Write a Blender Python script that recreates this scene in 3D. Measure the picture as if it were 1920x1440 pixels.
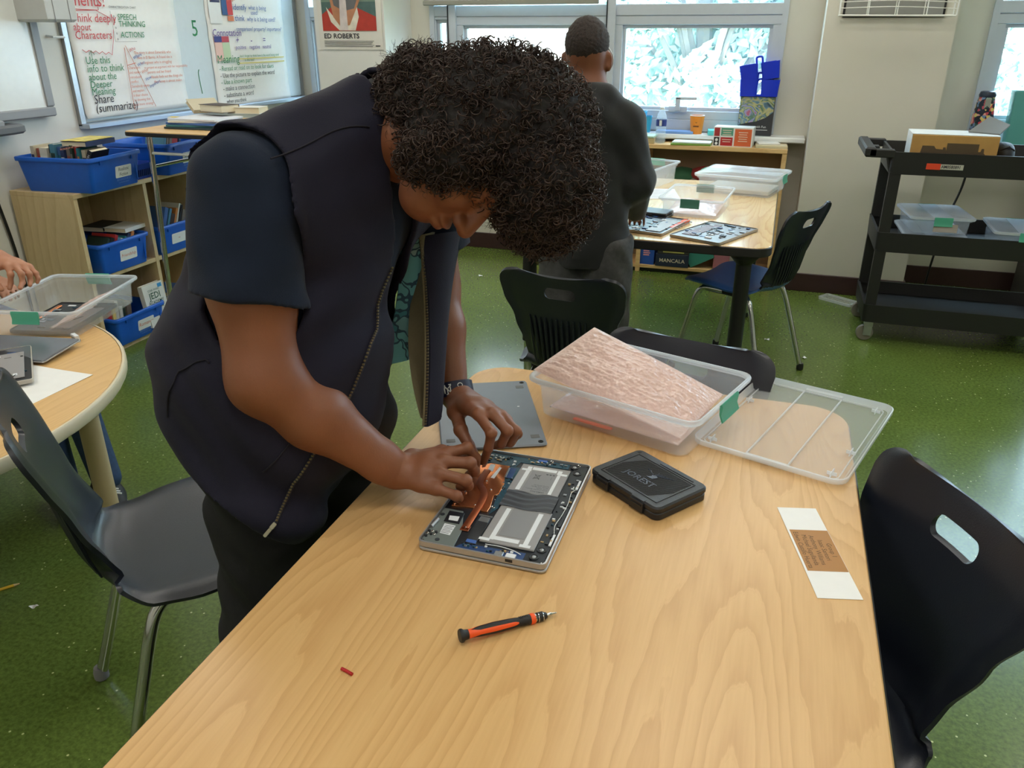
import bpy, math, random
import numpy as np
from mathutils import Matrix, Vector, noise as mnoise

SC = bpy.context.scene
for _o in list(bpy.data.objects):
    bpy.data.objects.remove(_o, do_unlink=True)
COL = SC.collection
RND = random.Random(7)
PI = math.pi

# ------------------------------------------------------------------ camera
cam_d = bpy.data.cameras.new('camera')
cam_d.sensor_width = 36.0
cam_d.lens = 36.0 * 1487.0 / 1920.0
cam_d.clip_start = 0.02
cam_d.clip_end = 200
cam = bpy.data.objects.new('camera', cam_d)
cam.location = (0, 0, 1.5)
cam.rotation_euler = (math.radians(90 - 23.9), 0, math.radians(18.1))
COL.objects.link(cam)
SC.camera = cam

# ------------------------------------------------------------------ view, world, sun
SC.view_settings.view_transform = 'Standard'
SC.view_settings.look = 'None'
SC.view_settings.gamma = 1.0
SC.view_settings.use_curve_mapping = False
SC.view_settings.exposure = 0.24
SC.render.use_motion_blur = False
SC.cycles.max_bounces = 8
SC.cycles.diffuse_bounces = 4
SC.cycles.glossy_bounces = 4
SC.cycles.transmission_bounces = 6
SC.cycles.transparent_max_bounces = 24
SC.cycles.caustics_reflective = False
SC.cycles.caustics_refractive = False
SC.cycles.sample_clamp_indirect = 6.0
SC.cycles.use_denoising = True

world = bpy.data.worlds.new('world')
SC.world = world
world.use_nodes = True
_bg = world.node_tree.nodes['Background']
_bg.inputs['Color'].default_value = (0.56, 0.80, 1.0, 1)
_bg.inputs['Strength'].default_value = 10.0

sun_d = bpy.data.lights.new('sun', 'SUN')
sun_d.energy = 22.0
sun_d.angle = math.radians(0.6)
sun_d.color = (1.0, 0.95, 0.86)
sun = bpy.data.objects.new('sun', sun_d)
sun.rotation_euler = (math.radians(48), 0, math.radians(-25))   # shines over the roof onto the trees
sun.location = (0, -2, 8)
COL.objects.link(sun)

CEIL_W = 9.0          # watts of each ceiling panel lamp
CEIL_COL = (1.0, 0.96, 0.91)

# ------------------------------------------------------------------ helpers
def lin(c):
    c = c / 255.0
    return c / 12.92 if c <= 0.04045 else ((c + 0.055) / 1.055) ** 2.4
def rgb(r, g, b):
    return (lin(r), lin(g), lin(b), 1.0)

def T(x=0, y=0, z=0, rz=0, rx=0, ry=0):
    return Matrix.Translation((x, y, z)) @ Matrix.Rotation(rz, 4, 'Z') @ Matrix.Rotation(ry, 4, 'Y') @ Matrix.Rotation(rx, 4, 'X')

def rrect(w, d, r=0.0, seg=4, cx=0, cy=0):
    if r <= 1e-6:
        return [(cx - w/2, cy - d/2), (cx + w/2, cy - d/2), (cx + w/2, cy + d/2), (cx - w/2, cy + d/2)]
    out = []
    for k, (sx, sy) in enumerate(((1, -1), (1, 1), (-1, 1), (-1, -1))):
        ox, oy = cx + sx*(w/2 - r), cy + sy*(d/2 - r)
        a0 = -PI/2 + k*PI/2
        for i in range(seg + 1):
            a = a0 + (PI/2)*i/seg
            out.append((ox + r*math.cos(a), oy + r*math.sin(a)))
    return out
def circ(r, n=24, cx=0, cy=0):
    return [(cx + r*math.cos(2*PI*i/n), cy + r*math.sin(2*PI*i/n)) for i in range(n)]
def inset(poly, d):
    n = len(poly); out = []
    for i in range(n):
        x0, y0 = poly[i-1]; x1, y1 = poly[i]; x2, y2 = poly[(i+1) % n]
        ax, ay = x1-x0, y1-y0; bx, by = x2-x1, y2-y1
        la = math.hypot(ax, ay) or 1; lb = math.hypot(bx, by) or 1
        nx, ny = -ay/la - by/lb, ax/la + bx/lb
        ln = math.hypot(nx, ny) or 1
        nx /= ln; ny /= ln
        c = max(0.35, nx*(-ay/la) + ny*(ax/la))
        out.append((x1 + nx*d/c, y1 + ny*d/c))
    return out

class MB:
    """collects geometry for ONE mesh"""
    def __init__(self, M=None):
        self.v = []; self.f = []; self.M = M
    def add(self, vs, fs, M=None):
        b = len(self.v)
        m = None
        if self.M is not None: m = self.M
        if M is not None: m = (m @ M) if m is not None else M
        if m is not None:
            vs = [tuple(m @ Vector(p)) for p in vs]
        self.v.extend([tuple(p) for p in vs])
        self.f.extend([tuple(i + b for i in q) for q in fs])
        return self
    def loft(self, rings, cap0=True, cap1=True, closed=True, M=None):
        n = len(rings[0]); vs = [p for r in rings for p in r]; fs = []
        for k in range(len(rings) - 1):
            for i in range(n if closed else n - 1):
                j = (i + 1) % n
                fs.append((k*n + i, k*n + j, (k+1)*n + j, (k+1)*n + i))
        if cap0: fs.append(tuple(range(n - 1, -1, -1)))
        if cap1: fs.append(tuple((len(rings)-1)*n + i for i in range(n)))
        return self.add(vs, fs, M)
    def prism(self, poly, z0, z1, bev=0.0, M=None, bot=True):
        if bev <= 0:
            rings = [[(x, y, z0) for x, y in poly], [(x, y, z1) for x, y in poly]]
        else:
            q = inset(poly, bev)
            rings = []
            if bot: rings += [[(x, y, z0) for x, y in q], [(x, y, z0 + bev) for x, y in poly]]
            else: rings += [[(x, y, z0) for x, y in poly]]
            rings += [[(x, y, z1 - bev) for x, y in poly], [(x, y, z1) for x, y in q]]
        return self.loft(rings, M=M)
    def box(self, x0, x1, y0, y1, z0, z1, bev=0.0, M=None):
        return self.prism([(x0, y0), (x1, y0), (x1, y1), (x0, y1)], z0, z1, min(bev, abs(x1-x0)/2.2, abs(y1-y0)/2.2, abs(z1-z0)/2.2), M)
    def rbox(self, w, d, h, r, bev=0.0, M=None, seg=4, z0=0.0):
        return self.prism(rrect(w, d, r, seg), z0, z0 + h, bev, M)
    def tube(self, path, r, n=8, closed=False, M=None, cap=True, flat=1.0):
        P = [Vector(p) for p in path]; m = len(P)
        rs = r if isinstance(r, (list, tuple)) else [r]*m
        tang = []
        for i in range(m):
            if closed: t = P[(i+1) % m] - P[i-1]
            else: t = P[min(i+1, m-1)] - P[max(i-1, 0)]
            tang.append(t.normalized() if t.length > 1e-9 else Vector((0, 0, 1)))
        up = Vector((0, 0, 1)) if abs(tang[0].z) < 0.9 else Vector((0, 1, 0))
        u = tang[0].cross(up).normalized()
        rings = []
        for i in range(m):
            u = (u - tang[i]*u.dot(tang[i]))
            u = u.normalized() if u.length > 1e-6 else tang[i].orthogonal().normalized()
            w = tang[i].cross(u)
            rings.append([tuple(P[i] + (u*math.cos(2*PI*k/n) + w*flat*math.sin(2*PI*k/n))*rs[i]) for k in range(n)])
        if closed: rings.append(rings[0])
        return self.loft(rings, cap and not closed, cap and not closed, M=M)
    def lathe(self, prof, n=24, M=None, cap0=True, cap1=True):
        return self.loft([[(r*math.cos(2*PI*k/n), r*math.sin(2*PI*k/n), z) for k in range(n)] for r, z in prof], cap0, cap1, M=M)
    def grid(self, fn, nu, nv, M=None, closeu=False):
        vs = [fn(i/(nu), j/(nv)) for j in range(nv + 1) for i in range(nu + (0 if closeu else 1))]
        w = nu + (0 if closeu else 1); fs = []
        for j in range(nv):
            for i in range(nu):
                i2 = (i + 1) % w if closeu else i + 1
                fs.append((j*w + i, j*w + i2, (j+1)*w + i2, (j+1)*w + i))
        return self.add(vs, fs, M)
    def sheet(self, fn, nu, nv, t, M=None):
        """grid with real thickness t along its normals"""
        g = [[Vector(fn(i/nu, j/nv)) for i in range(nu + 1)] for j in range(nv + 1)]
        w = nu + 1; top = []; bot = []
        for j in range(nv + 1):
            for i in range(w):
                du = g[j][min(i+1, nu)] - g[j][max(i-1, 0)]
                dv = g[min(j+1, nv)][i] - g[max(j-1, 0)][i]
                nn = du.cross(dv)
                nn = nn.normalized() if nn.length > 1e-12 else Vector((0, 0, 1))
                top.append(g[j][i] + nn*t/2); bot.append(g[j][i] - nn*t/2)
        N = len(top); fs = []
        for j in range(nv):
            for i in range(nu):
                a, b, c, d = j*w+i, j*w+i+1, (j+1)*w+i+1, (j+1)*w+i
                fs.append((a, b, c, d)); fs.append((N+d, N+c, N+b, N+a))
        edge = [(0, i) for i in range(nu)] + [(j, nu) for j in range(nv)] + [(nv, i) for i in range(nu, 0, -1)] + [(j, 0) for j in range(nv, 0, -1)]
        ids = [j*w + i for j, i in edge]
        for k in range(len(ids)):
            a, b = ids[k], ids[(k+1) % len(ids)]
            fs.append((b, a, N+a, N+b))
        return self.add(top + bot, fs, M)
    def text(self, s, size, M=None, align='LEFT', shear=0.0, bold=0.0, xs=1.0):
        v, f = text_geo(s, align, shear, bold)
        self.add([(x*size*xs, y*size, z) for x, y, z in v], f, M)
        return self
    def mesh(self, name):
        me = bpy.data.meshes.new(name)
        me.from_pydata(self.v, [], self.f)
        me.validate(clean_customdata=False)
        me.update()
        return me

_TXT = {}
def text_geo(s, align='LEFT', shear=0.0, bold=0.0):
    key = (s, align, shear, bold)
    if key in _TXT: return _TXT[key]
    cu = bpy.data.curves.new('t', 'FONT')
    cu.body = s; cu.size = 1.0; cu.align_x = align; cu.shear = shear; cu.resolution_u = 2
    cu.offset = bold
    ob = bpy.data.objects.new('t', cu)
    me = bpy.data.meshes.new_from_object(ob)
    v = [tuple(q.co) for q in me.vertices]; f = [tuple(p.vertices) for p in me.polygons]
    bpy.data.objects.remove(ob); bpy.data.curves.remove(cu); bpy.data.meshes.remove(me)
    _TXT[key] = (v, f)
    return v, f

def link_mesh(name, me, mat, parent=None, angle=40, smooth=True):
    if mat is not None and len(me.materials) == 0: me.materials.append(mat)
    if smooth:
        me.polygons.foreach_set('use_smooth', [True]*len(me.polygons))
        if angle < 179: me.set_sharp_from_angle(angle=math.radians(angle))
    ob = bpy.data.objects.new(name, me)
    COL.objects.link(ob)
    if parent is not None: ob.parent = parent
    return ob
def part(name, mb, mat, parent=None, angle=40, smooth=True, label=None):
    ob = link_mesh(name, mb.mesh(name), mat, parent, angle, smooth)
    if label: ob['label'] = label
    return ob
def tag(o, label, cat, group=None):
    o['label'] = label; o['category'] = cat
    if group: o['group'] = group
    return o
def thing(name, label, cat, loc=(0, 0, 0), rz=0.0, group=None, rot=None):
    o = bpy.data.objects.new(name, None)
    o.empty_display_size = 0.05
    COL.objects.link(o)
    o.location = loc
    o.rotation_euler = rot if rot is not None else (0, 0, rz)
    return tag(o, label, cat, group)
def struct(name, mb, mat, parent=None, angle=30, smooth=True):
    o = part(name, mb, mat, parent, angle, smooth)
    if parent is None: o['kind'] = 'structure'
    return o
def copy_tree(src, loc, rz, label, group=None, parent=None):
    c = src.copy(); COL.objects.link(c)
    c.parent = parent
    if parent is None:
        c.location = loc; c.rotation_euler = (0, 0, rz)
        if label: c['label'] = label
        if group: c['group'] = group
    for ch in [o for o in bpy.data.objects if o.parent == src]:
        copy_tree(ch, None, None, None, None, c)
    return c

# ------------------------------------------------------------------ materials
_MATS = {}
def newmat(name):
    m = bpy.data.materials.new(name); m.use_nodes = True
    nt = m.node_tree
    return m, nt, nt.nodes['Principled BSDF']
def N(nt, typ, **kw):
    n = nt.nodes.new(typ)
    for k, v in kw.items():
        if k.startswith('i_'):
            key = k[2:]
            key = int(key) if key.isdigit() else key.replace('_', ' ')
            n.inputs[key].default_value = v
        else: setattr(n, k, v)
    return n
def mat(name, col, rough=0.5, metal=0.0, var=0.0, vscale=30.0, bump=0.0, bscale=200.0, spec=0.5, coat=0.0, sss=0.0, sheen=0.0, stretch=(1, 1, 1)):
    """plain procedural surface: base colour with a little noise variation and fine relief"""
    if name in _MATS: return _MATS[name]
    m, nt, b = newmat(name)
    c = rgb(*col)
    b.inputs['Roughness'].default_value = rough
    b.inputs['Metallic'].default_value = metal
    b.inputs['Specular IOR Level'].default_value = spec
    if coat: b.inputs['Coat Weight'].default_value = coat; b.inputs['Coat Roughness'].default_value = 0.12
    if sss:
        b.inputs['Subsurface Weight'].default_value = sss
        b.inputs['Subsurface Radius'].default_value = (0.012, 0.005, 0.003)
        b.inputs['Subsurface Scale'].default_value = 0.5
    if sheen: b.inputs['Sheen Weight'].default_value = sheen
    tc = N(nt, 'ShaderNodeTexCoord'); mp = N(nt, 'ShaderNodeMapping'); mp.inputs['Scale'].default_value = stretch
    nt.links.new(tc.outputs['Object'], mp.inputs['Vector'])
    nz = N(nt, 'ShaderNodeTexNoise', i_Scale=vscale, i_Detail=4.0)
    nt.links.new(mp.outputs[0], nz.inputs['Vector'])
    rp = N(nt, 'ShaderNodeValToRGB')
    v = max(var, 0.015)
    rp.color_ramp.elements[0].position = 0.3; rp.color_ramp.elements[1].position = 0.7
    rp.color_ramp.elements[0].color = (c[0]*(1-v), c[1]*(1-v), c[2]*(1-v), 1)
    rp.color_ramp.elements[1].color = (min(1, c[0]*(1+v)), min(1, c[1]*(1+v)), min(1, c[2]*(1+v)), 1)
    nt.links.new(nz.outputs['Fac'], rp.inputs['Fac'])
    nt.links.new(rp.outputs['Color'], b.inputs['Base Color'])
    if bump:
        n2 = N(nt, 'ShaderNodeTexNoise', i_Scale=bscale, i_Detail=3.0)
        nt.links.new(mp.outputs[0], n2.inputs['Vector'])
        bp = N(nt, 'ShaderNodeBump', i_Strength=bump, i_Distance=0.002)
        nt.links.new(n2.outputs['Fac'], bp.inputs['Height'])
        nt.links.new(bp.outputs[0], b.inputs['Normal'])
    _MATS[name] = m
    return m
def clear(name, col, opac, rough=0.15, bump=0.0, bscale=60.0):
    """see-through plastic or glass: some light passes straight, the rest meets a glossy body"""
    if name in _MATS: return _MATS[name]
    m, nt, b = newmat(name)
    b.inputs['Base Color'].default_value = rgb(*col)
    b.inputs['Roughness'].default_value = rough
    b.inputs['Subsurface Weight'].default_value = 0.0
    tr = N(nt, 'ShaderNodeBsdfTransparent'); tl = N(nt, 'ShaderNodeBsdfTranslucent'); m1 = N(nt, 'ShaderNodeMixShader'); mx = N(nt, 'ShaderNodeMixShader')
    tl.inputs['Color'].default_value = rgb(*col)
    m1.inputs[0].default_value = 0.35
    mx.inputs[0].default_value = opac
    out = nt.nodes['Material Output']
    nt.links.new(b.outputs[0], m1.inputs[1]); nt.links.new(tl.outputs[0], m1.inputs[2])
    nt.links.new(tr.outputs[0], mx.inputs[1]); nt.links.new(m1.outputs[0], mx.inputs[2])
    nt.links.new(mx.outputs[0], out.inputs['Surface'])
    if bump:
        tc = N(nt, 'ShaderNodeTexCoord')
        n2 = N(nt, 'ShaderNodeTexVoronoi', i_Scale=bscale)
        nt.links.new(tc.outputs['Object'], n2.inputs['Vector'])
        bp = N(nt, 'ShaderNodeBump', i_Strength=bump, i_Distance=0.003)
        nt.links.new(n2.outputs['Distance'], bp.inputs['Height'])
        nt.links.new(bp.outputs[0], b.inputs['Normal'])
    _MATS[name] = m
    return m
def emit(name, col, s):
    if name in _MATS: return _MATS[name]
    m, nt, b = newmat(name)
    b.inputs['Base Color'].default_value = rgb(*col)
    b.inputs['Emission Color'].default_value = rgb(*col)
    b.inputs['Emission Strength'].default_value = s
    _MATS[name] = m
    return m
def wood(name, base, dark, freq=13.0, stretch=(5.5, 0.75, 5.5), rough=0.35, line=0.55, coat=0.0):
    """laminate wood: growth lines are contour lines of a stretched noise field, plus fibres"""
    if name in _MATS: return _MATS[name]
    m, nt, b = newmat(name); L = nt.links.new
    tc = N(nt, 'ShaderNodeTexCoord'); mp = N(nt, 'ShaderNodeMapping'); mp.inputs['Scale'].default_value = stretch
    L(tc.outputs['Object'], mp.inputs['Vector'])
    nz = N(nt, 'ShaderNodeTexNoise', i_Scale=0.9, i_Detail=1.2, i_Roughness=0.4)
    L(mp.outputs[0], nz.inputs['Vector'])
    n3 = N(nt, 'ShaderNodeTexNoise', i_Scale=9.0, i_Detail=3.0)
    L(mp.outputs[0], n3.inputs['Vector'])
    a = N(nt, 'ShaderNodeMath', operation='MULTIPLY_ADD'); a.inputs[1].default_value = 0.035
    L(n3.outputs['Fac'], a.inputs[0]); L(nz.outputs['Fac'], a.inputs[2])
    mu = N(nt, 'ShaderNodeMath', operation='MULTIPLY'); mu.inputs[1].default_value = freq*2.2
    L(a.outputs[0], mu.inputs[0])
    fr = N(nt, 'ShaderNodeMath', operation='FRACT'); L(mu.outputs[0], fr.inputs[0])
    rp = N(nt, 'ShaderNodeValToRGB')
    e = rp.color_ramp.elements
    e[0].position = 0.0; e[0].color = (0, 0, 0, 1); e[1].position = 1.0; e[1].color = (0.12, 0.12, 0.12, 1)
    x = e.new(0.55); x.color = (0.16, 0.16, 0.16, 1)
    x = e.new(0.86); x.color = (line, line, line, 1)
    x = e.new(0.90); x.color = (line*0.9, line*0.9, line*0.9, 1)
    x = e.new(0.94); x.color = (0.03, 0.03, 0.03, 1)
    L(fr.outputs[0], rp.inputs['Fac'])
    mp2 = N(nt, 'ShaderNodeMapping'); mp2.inputs['Scale'].default_value = (stretch[0]*40, stretch[1]*12, stretch[2]*40)
    L(tc.outputs['Object'], mp2.inputs['Vector'])
    n2 = N(nt, 'ShaderNodeTexNoise', i_Scale=1.0, i_Detail=3.0); L(mp2.outputs[0], n2.inputs['Vector'])
    ad = N(nt, 'ShaderNodeMath', operation='MULTIPLY_ADD'); ad.inputs[1].default_value = 0.45; ad.use_clamp = True
    L(n2.outputs['Fac'], ad.inputs[0])
    sb = N(nt, 'ShaderNodeMath', operation='SUBTRACT'); sb.inputs[1].default_value = 0.2
    L(rp.outputs['Color'], sb.inputs[0]); L(sb.outputs[0], ad.inputs[2])
    mix = N(nt, 'ShaderNodeMix', data_type='RGBA')
    mix.inputs[6].default_value = rgb(*base); mix.inputs[7].default_value = rgb(*dark)
    L(ad.outputs[0], mix.inputs[0]); L(mix.outputs[2], b.inputs['Base Color'])
    b.inputs['Roughness'].default_value = rough
    if coat: b.inputs['Coat Weight'].default_value = coat; b.inputs['Coat Roughness'].default_value = 0.15
    _MATS[name] = m
    return m

def floor_mat():
    m, nt, b = newmat('green_vinyl'); L = nt.links.new
    tc = N(nt, 'ShaderNodeTexCoord')
    n1 = N(nt, 'ShaderNodeTexNoise', i_Scale=1.3, i_Detail=3.0); L(tc.outputs['Object'], n1.inputs['Vector'])
    r1 = N(nt, 'ShaderNodeValToRGB')
    r1.color_ramp.elements[0].position = 0.3; r1.color_ramp.elements[0].color = rgb(86, 106, 44)
    r1.color_ramp.elements[1].position = 0.75; r1.color_ramp.elements[1].color = rgb(108, 128, 62)
    L(n1.outputs['Fac'], r1.inputs['Fac'])
    n2 = N(nt, 'ShaderNodeTexNoise', i_Scale=85.0, i_Detail=5.0, i_Roughness=0.7); L(tc.outputs['Object'], n2.inputs['Vector'])
    r2 = N(nt, 'ShaderNodeValToRGB')
    r2.color_ramp.elements[0].position = 0.32; r2.color_ramp.elements[0].color = (0.45, 0.45, 0.42, 1)
    r2.color_ramp.elements[1].position = 0.68; r2.color_ramp.elements[1].color = (1.35, 1.35, 1.35, 1)
    L(n2.outputs['Fac'], r2.inputs['Fac'])
    mx = N(nt, 'ShaderNodeMix', data_type='RGBA', blend_type='MULTIPLY'); mx.inputs[0].default_value = 0.8
    L(r1.outputs['Color'], mx.inputs[6]); L(r2.outputs['Color'], mx.inputs[7])
    vo = N(nt, 'ShaderNodeTexVoronoi', i_Scale=55.0, i_Randomness=1.0); L(tc.outputs['Object'], vo.inputs['Vector'])
    lt = N(nt, 'ShaderNodeMath', operation='LESS_THAN'); lt.inputs[1].default_value = 0.16; L(vo.outputs['Distance'], lt.inputs[0])
    sp = N(nt, 'ShaderNodeSeparateColor'); L(vo.outputs['Color'], sp.inputs[0])
    gt = N(nt, 'ShaderNodeMath', operation='GREATER_THAN'); gt.inputs[1].default_value = 0.86; L(sp.outputs[0], gt.inputs[0])
    ml = N(nt, 'ShaderNodeMath', operation='MULTIPLY'); L(lt.outputs[0], ml.inputs[0]); L(gt.outputs[0], ml.inputs[1])
    m2 = N(nt, 'ShaderNodeMix', data_type='RGBA'); m2.inputs[7].default_value = rgb(205, 210, 150)
    L(ml.outputs[0], m2.inputs[0]); L(mx.outputs[2], m2.inputs[6])
    L(m2.outputs[2], b.inputs['Base Color'])
    b.inputs['Roughness'].default_value = 0.22
    b.inputs['Specular IOR Level'].default_value = 0.55
    n4 = N(nt, 'ShaderNodeTexNoise', i_Scale=5.0, i_Detail=3.0); L(tc.outputs['Object'], n4.inputs['Vector'])
    bp = N(nt, 'ShaderNodeBump', i_Strength=0.06, i_Distance=0.01); L(n4.outputs['Fac'], bp.inputs['Height']); L(bp.outputs[0], b.inputs['Normal'])
    return m

WALL = mat('wall_paint', (212, 208, 196), 0.6, var=0.03, vscale=3, bump=0.15, bscale=90)
WALLW = mat('wall_paint_pale', (226, 225, 219), 0.6, var=0.03, vscale=3, bump=0.15, bscale=90)
CEILM = mat('ceiling_paint', (228, 226, 220), 0.8)
BASEB = mat('baseboard_rubber', (58, 34, 34), 0.45, var=0.08)
WINF = mat('window_aluminium', (196, 204, 214), 0.35, metal=0.15)
WHITE = mat('white_enamel', (235, 238, 238), 0.25)
CHROME = mat('chrome', (205, 205, 205), 0.12, metal=1.0)
STEEL = mat('brushed_steel', (168, 170, 173), 0.35, metal=0.9, var=0.05)
BLACK = mat('black_plastic', (22, 22, 24), 0.42, bump=0.1, bscale=500)
BLACKS = mat('black_shell', (22, 27, 40), 0.36, bump=0.12, bscale=420, spec=0.65)  # slight blue in the black stands in for reflected sky
MAPLE = wood('maple_laminate', (222, 180, 122), (190, 140, 84), rough=0.33, line=0.42)
BIRCH = wood('birch_ply', (214, 190, 146), (182, 150, 102), freq=7, rough=0.5, stretch=(2.5, 2.5, 0.6), line=0.4)
PALEWOOD = wood('pale_maple', (226, 190, 134), (196, 150, 92), freq=7, rough=0.4, stretch=(0.8, 4.0, 4.0), line=0.4)
BLUEP = mat('blue_bin_plastic', (18, 92, 196), 0.38, var=0.04)
DKBLUE = mat('caddy_blue', (12, 48, 200), 0.35)
PAPER = mat('paper_white', (240, 240, 238), 0.7, bump=0.1, bscale=40)
INK_R = mat('marker_red', (196, 52, 60), 0.6); INK_G = mat('marker_green', (40, 130, 84), 0.6)
INK_K = mat('marker_black', (36, 32, 44), 0.6); INK_B = mat('marker_blue', (58, 92, 168), 0.6)
INK_P = mat('marker_purple', (96, 60, 150), 0.6); INK_O = mat('marker_orange', (214, 120, 86), 0.6)
BIN = clear('clear_bin_plastic', (236, 243, 250), 0.20, 0.14)
BINRIM = clear('clear_rim_plastic', (232, 240, 248), 0.55, 0.18)
LIDM = clear('clear_lid_plastic', (240, 242, 244), 0.28, 0.16)
LIDRIM = clear('clear_lid_rim_plastic', (242, 246, 250), 0.55, 0.16)
TEAL = mat('teal_latch', (74, 168, 140), 0.4)
PINK = clear('pink_bubble_film', (255, 230, 222), 0.84, 0.28, bump=0.55, bscale=150)
GLASS = clear('window_glass', (196, 228, 246), 0.10, 0.02)
_pb = PINK.node_tree.nodes['Principled BSDF']
_pb.inputs['Coat Weight'].default_value = 1.0
_pb.inputs['Coat Roughness'].default_value = 0.10
_pb.inputs['IOR'].default_value = 1.6
COPPER = mat('copper', (242, 152, 100), 0.24, metal=0.9, var=0.08, vscale=20)
COPPERD = mat('copper_pipe', (176, 100, 66), 0.36, metal=0.85, var=0.1, vscale=30)
SILVER = mat('laptop_silver', (176, 176, 178), 0.36, metal=0.55)
GREYM = mat('cover_grey', (128, 134, 142), 0.42, metal=0.35, var=0.03)
PCBK = mat('board_black', (26, 30, 38), 0.4, var=0.25, vscale=160)
PCBT = mat('board_teal', (34, 74, 92), 0.4, var=0.3, vscale=200)
PCBB = mat('board_blue', (36, 66, 116), 0.4, var=0.2, vscale=200)
FOILG = mat('battery_grey', (150, 148, 148), 0.45)
TAPEW = mat('tape_white', (226, 230, 234), 0.5)
TAPEK = mat('tape_black', (62, 64, 70), 0.5, bump=0.6, bscale=25, stretch=(1, 8, 1))
ORANGE = mat('orange_plastic', (250, 92, 34), 0.4)
# ================================================================== ROOM
X0, X1, Y0, Y1, ZC = -3.5, 5.2, -3.2, 5.6, 2.9
struct('floor', MB().box(X0, X1, Y0, Y1, -0.1, 0.0), floor_mat())
struct('ceiling', MB().box(X0, X1, Y0, Y1, ZC, ZC + 0.1), CEILM)
struct('wall_left', MB().box(X0 - 0.15, X0, Y0, Y1 + 0.15, 0, ZC), WALLW)
struct('wall_right', MB().box(X1, X1 + 0.15, Y0, Y1 + 0.15, 0, ZC), WALL)
struct('wall_front', MB().box(X0, X1, Y0 - 0.15, Y0, 0, ZC), WALL)
SILL = 0.90; HEAD = 2.62
WINS = [(-3.40, -3.12), (-2.42, -0.06), (1.06, 3.6)]
mb = MB()
mb.box(X0, X1, Y1, Y1 + 0.15, 0, SILL)
mb.box(X0, X1, Y1, Y1 + 0.15, HEAD, ZC)
edges = [X0] + [v for w in WINS for v in w] + [X1]
for a, b in zip(edges[0::2], edges[1::2]):
    mb.box(a, b, Y1, Y1 + 0.15, SILL, HEAD)
struct('wall_back', mb, WALL)
struct('wall_pillar', MB().box(0.15, 0.815, 5.18, Y1, 0, ZC, 0.004), WALL)
struct('wall_pillar', MB().box(-3.095, -2.575, 5.18, Y1, 0, ZC, 0.004), WALLW)
def bboard(name, x0, x1, y0, y1):
    m = MB(); m.box(x0, x1, y0, y1, 0, 0.115, 0.003)
    b = struct(name, m, BASEB)
bboard('baseboard_left', X0, X0 + 0.012, Y0, Y1)
bboard('baseboard_back', 0.815, X1, Y1 - 0.012, Y1)
bboard('baseboard_window', -2.575, 0.15, Y1 - 0.012, Y1)
bboard('baseboard_pillar', 0.138, 0.827, 5.168, 5.18)
bboard('baseboard_return', 0.815, 0.827, 5.18, Y1)
bboard('baseboard_corner', -3.107, -2.563, 5.168, 5.18)
bboard('baseboard_right', X1 - 0.012, X1, Y0, Y1)
bboard('baseboard_front', X0, X1, Y0, Y0 + 0.012)
struct('trim_sill', MB().box(-2.60, 0.14, 5.44, 5.64, SILL - 0.035, SILL - 0.003, 0.006), WHITE)
struct('trim_sill', MB().box(0.83, 3.7, 5.42, 5.64, SILL - 0.035, SILL - 0.003, 0.006), WHITE)

def structroot(name):
    o = bpy.data.objects.new(name, None); COL.objects.link(o); o['kind'] = 'structure'; return o
GASK = mat('window_gasket', (40, 44, 52), 0.5)
def sash(root, x0, x1, z0, z1, y, fw=0.055, handle=False):
    m = MB()
    for (a, b, c, d) in ((x0, x1, z1 - fw, z1), (x0, x1, z0, z0 + fw), (x0, x0 + fw, z0 + fw, z1 - fw), (x1 - fw, x1, z0 + fw, z1 - fw)):
        m.box(a, b, y - 0.035, y + 0.03, c, d, 0.004)
    q = 0.02
    for (a, b, c, d) in ((x0+fw, x1-fw, z1-fw-q, z1-fw), (x0+fw, x1-fw, z0+fw, z0+fw+q), (x0+fw, x0+fw+q, z0+fw+q, z1-fw-q), (x1-fw-q, x1-fw, z0+fw+q, z1-fw-q)):
        m.box(a, b, y - 0.012, y + 0.03, c, d, 0.002)
    s = part('sash_frame', m, WINF, root)
    part('pane', MB().box(x0 + fw + q, x1 - fw - q, y + 0.004, y + 0.010, z0 + fw + q, z1 - fw - q), GLASS, root)
    if handle:
        h = MB(); cx = (x0 + x1)/2 - 0.05; zz = z0 + fw
        h.box(cx - 0.08, cx + 0.04, y - 0.06, y - 0.035, zz - 0.01, zz + 0.028, 0.004)
        h.box(cx - 0.035, cx - 0.005, y - 0.085, y - 0.06, zz + 0.0, zz + 0.085, 0.004)
        h.box(cx - 0.03, cx + 0.10, y - 0.085, y - 0.065, zz + 0.07, zz + 0.088, 0.004)
        part('window_handle', h, WINF, s)
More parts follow.
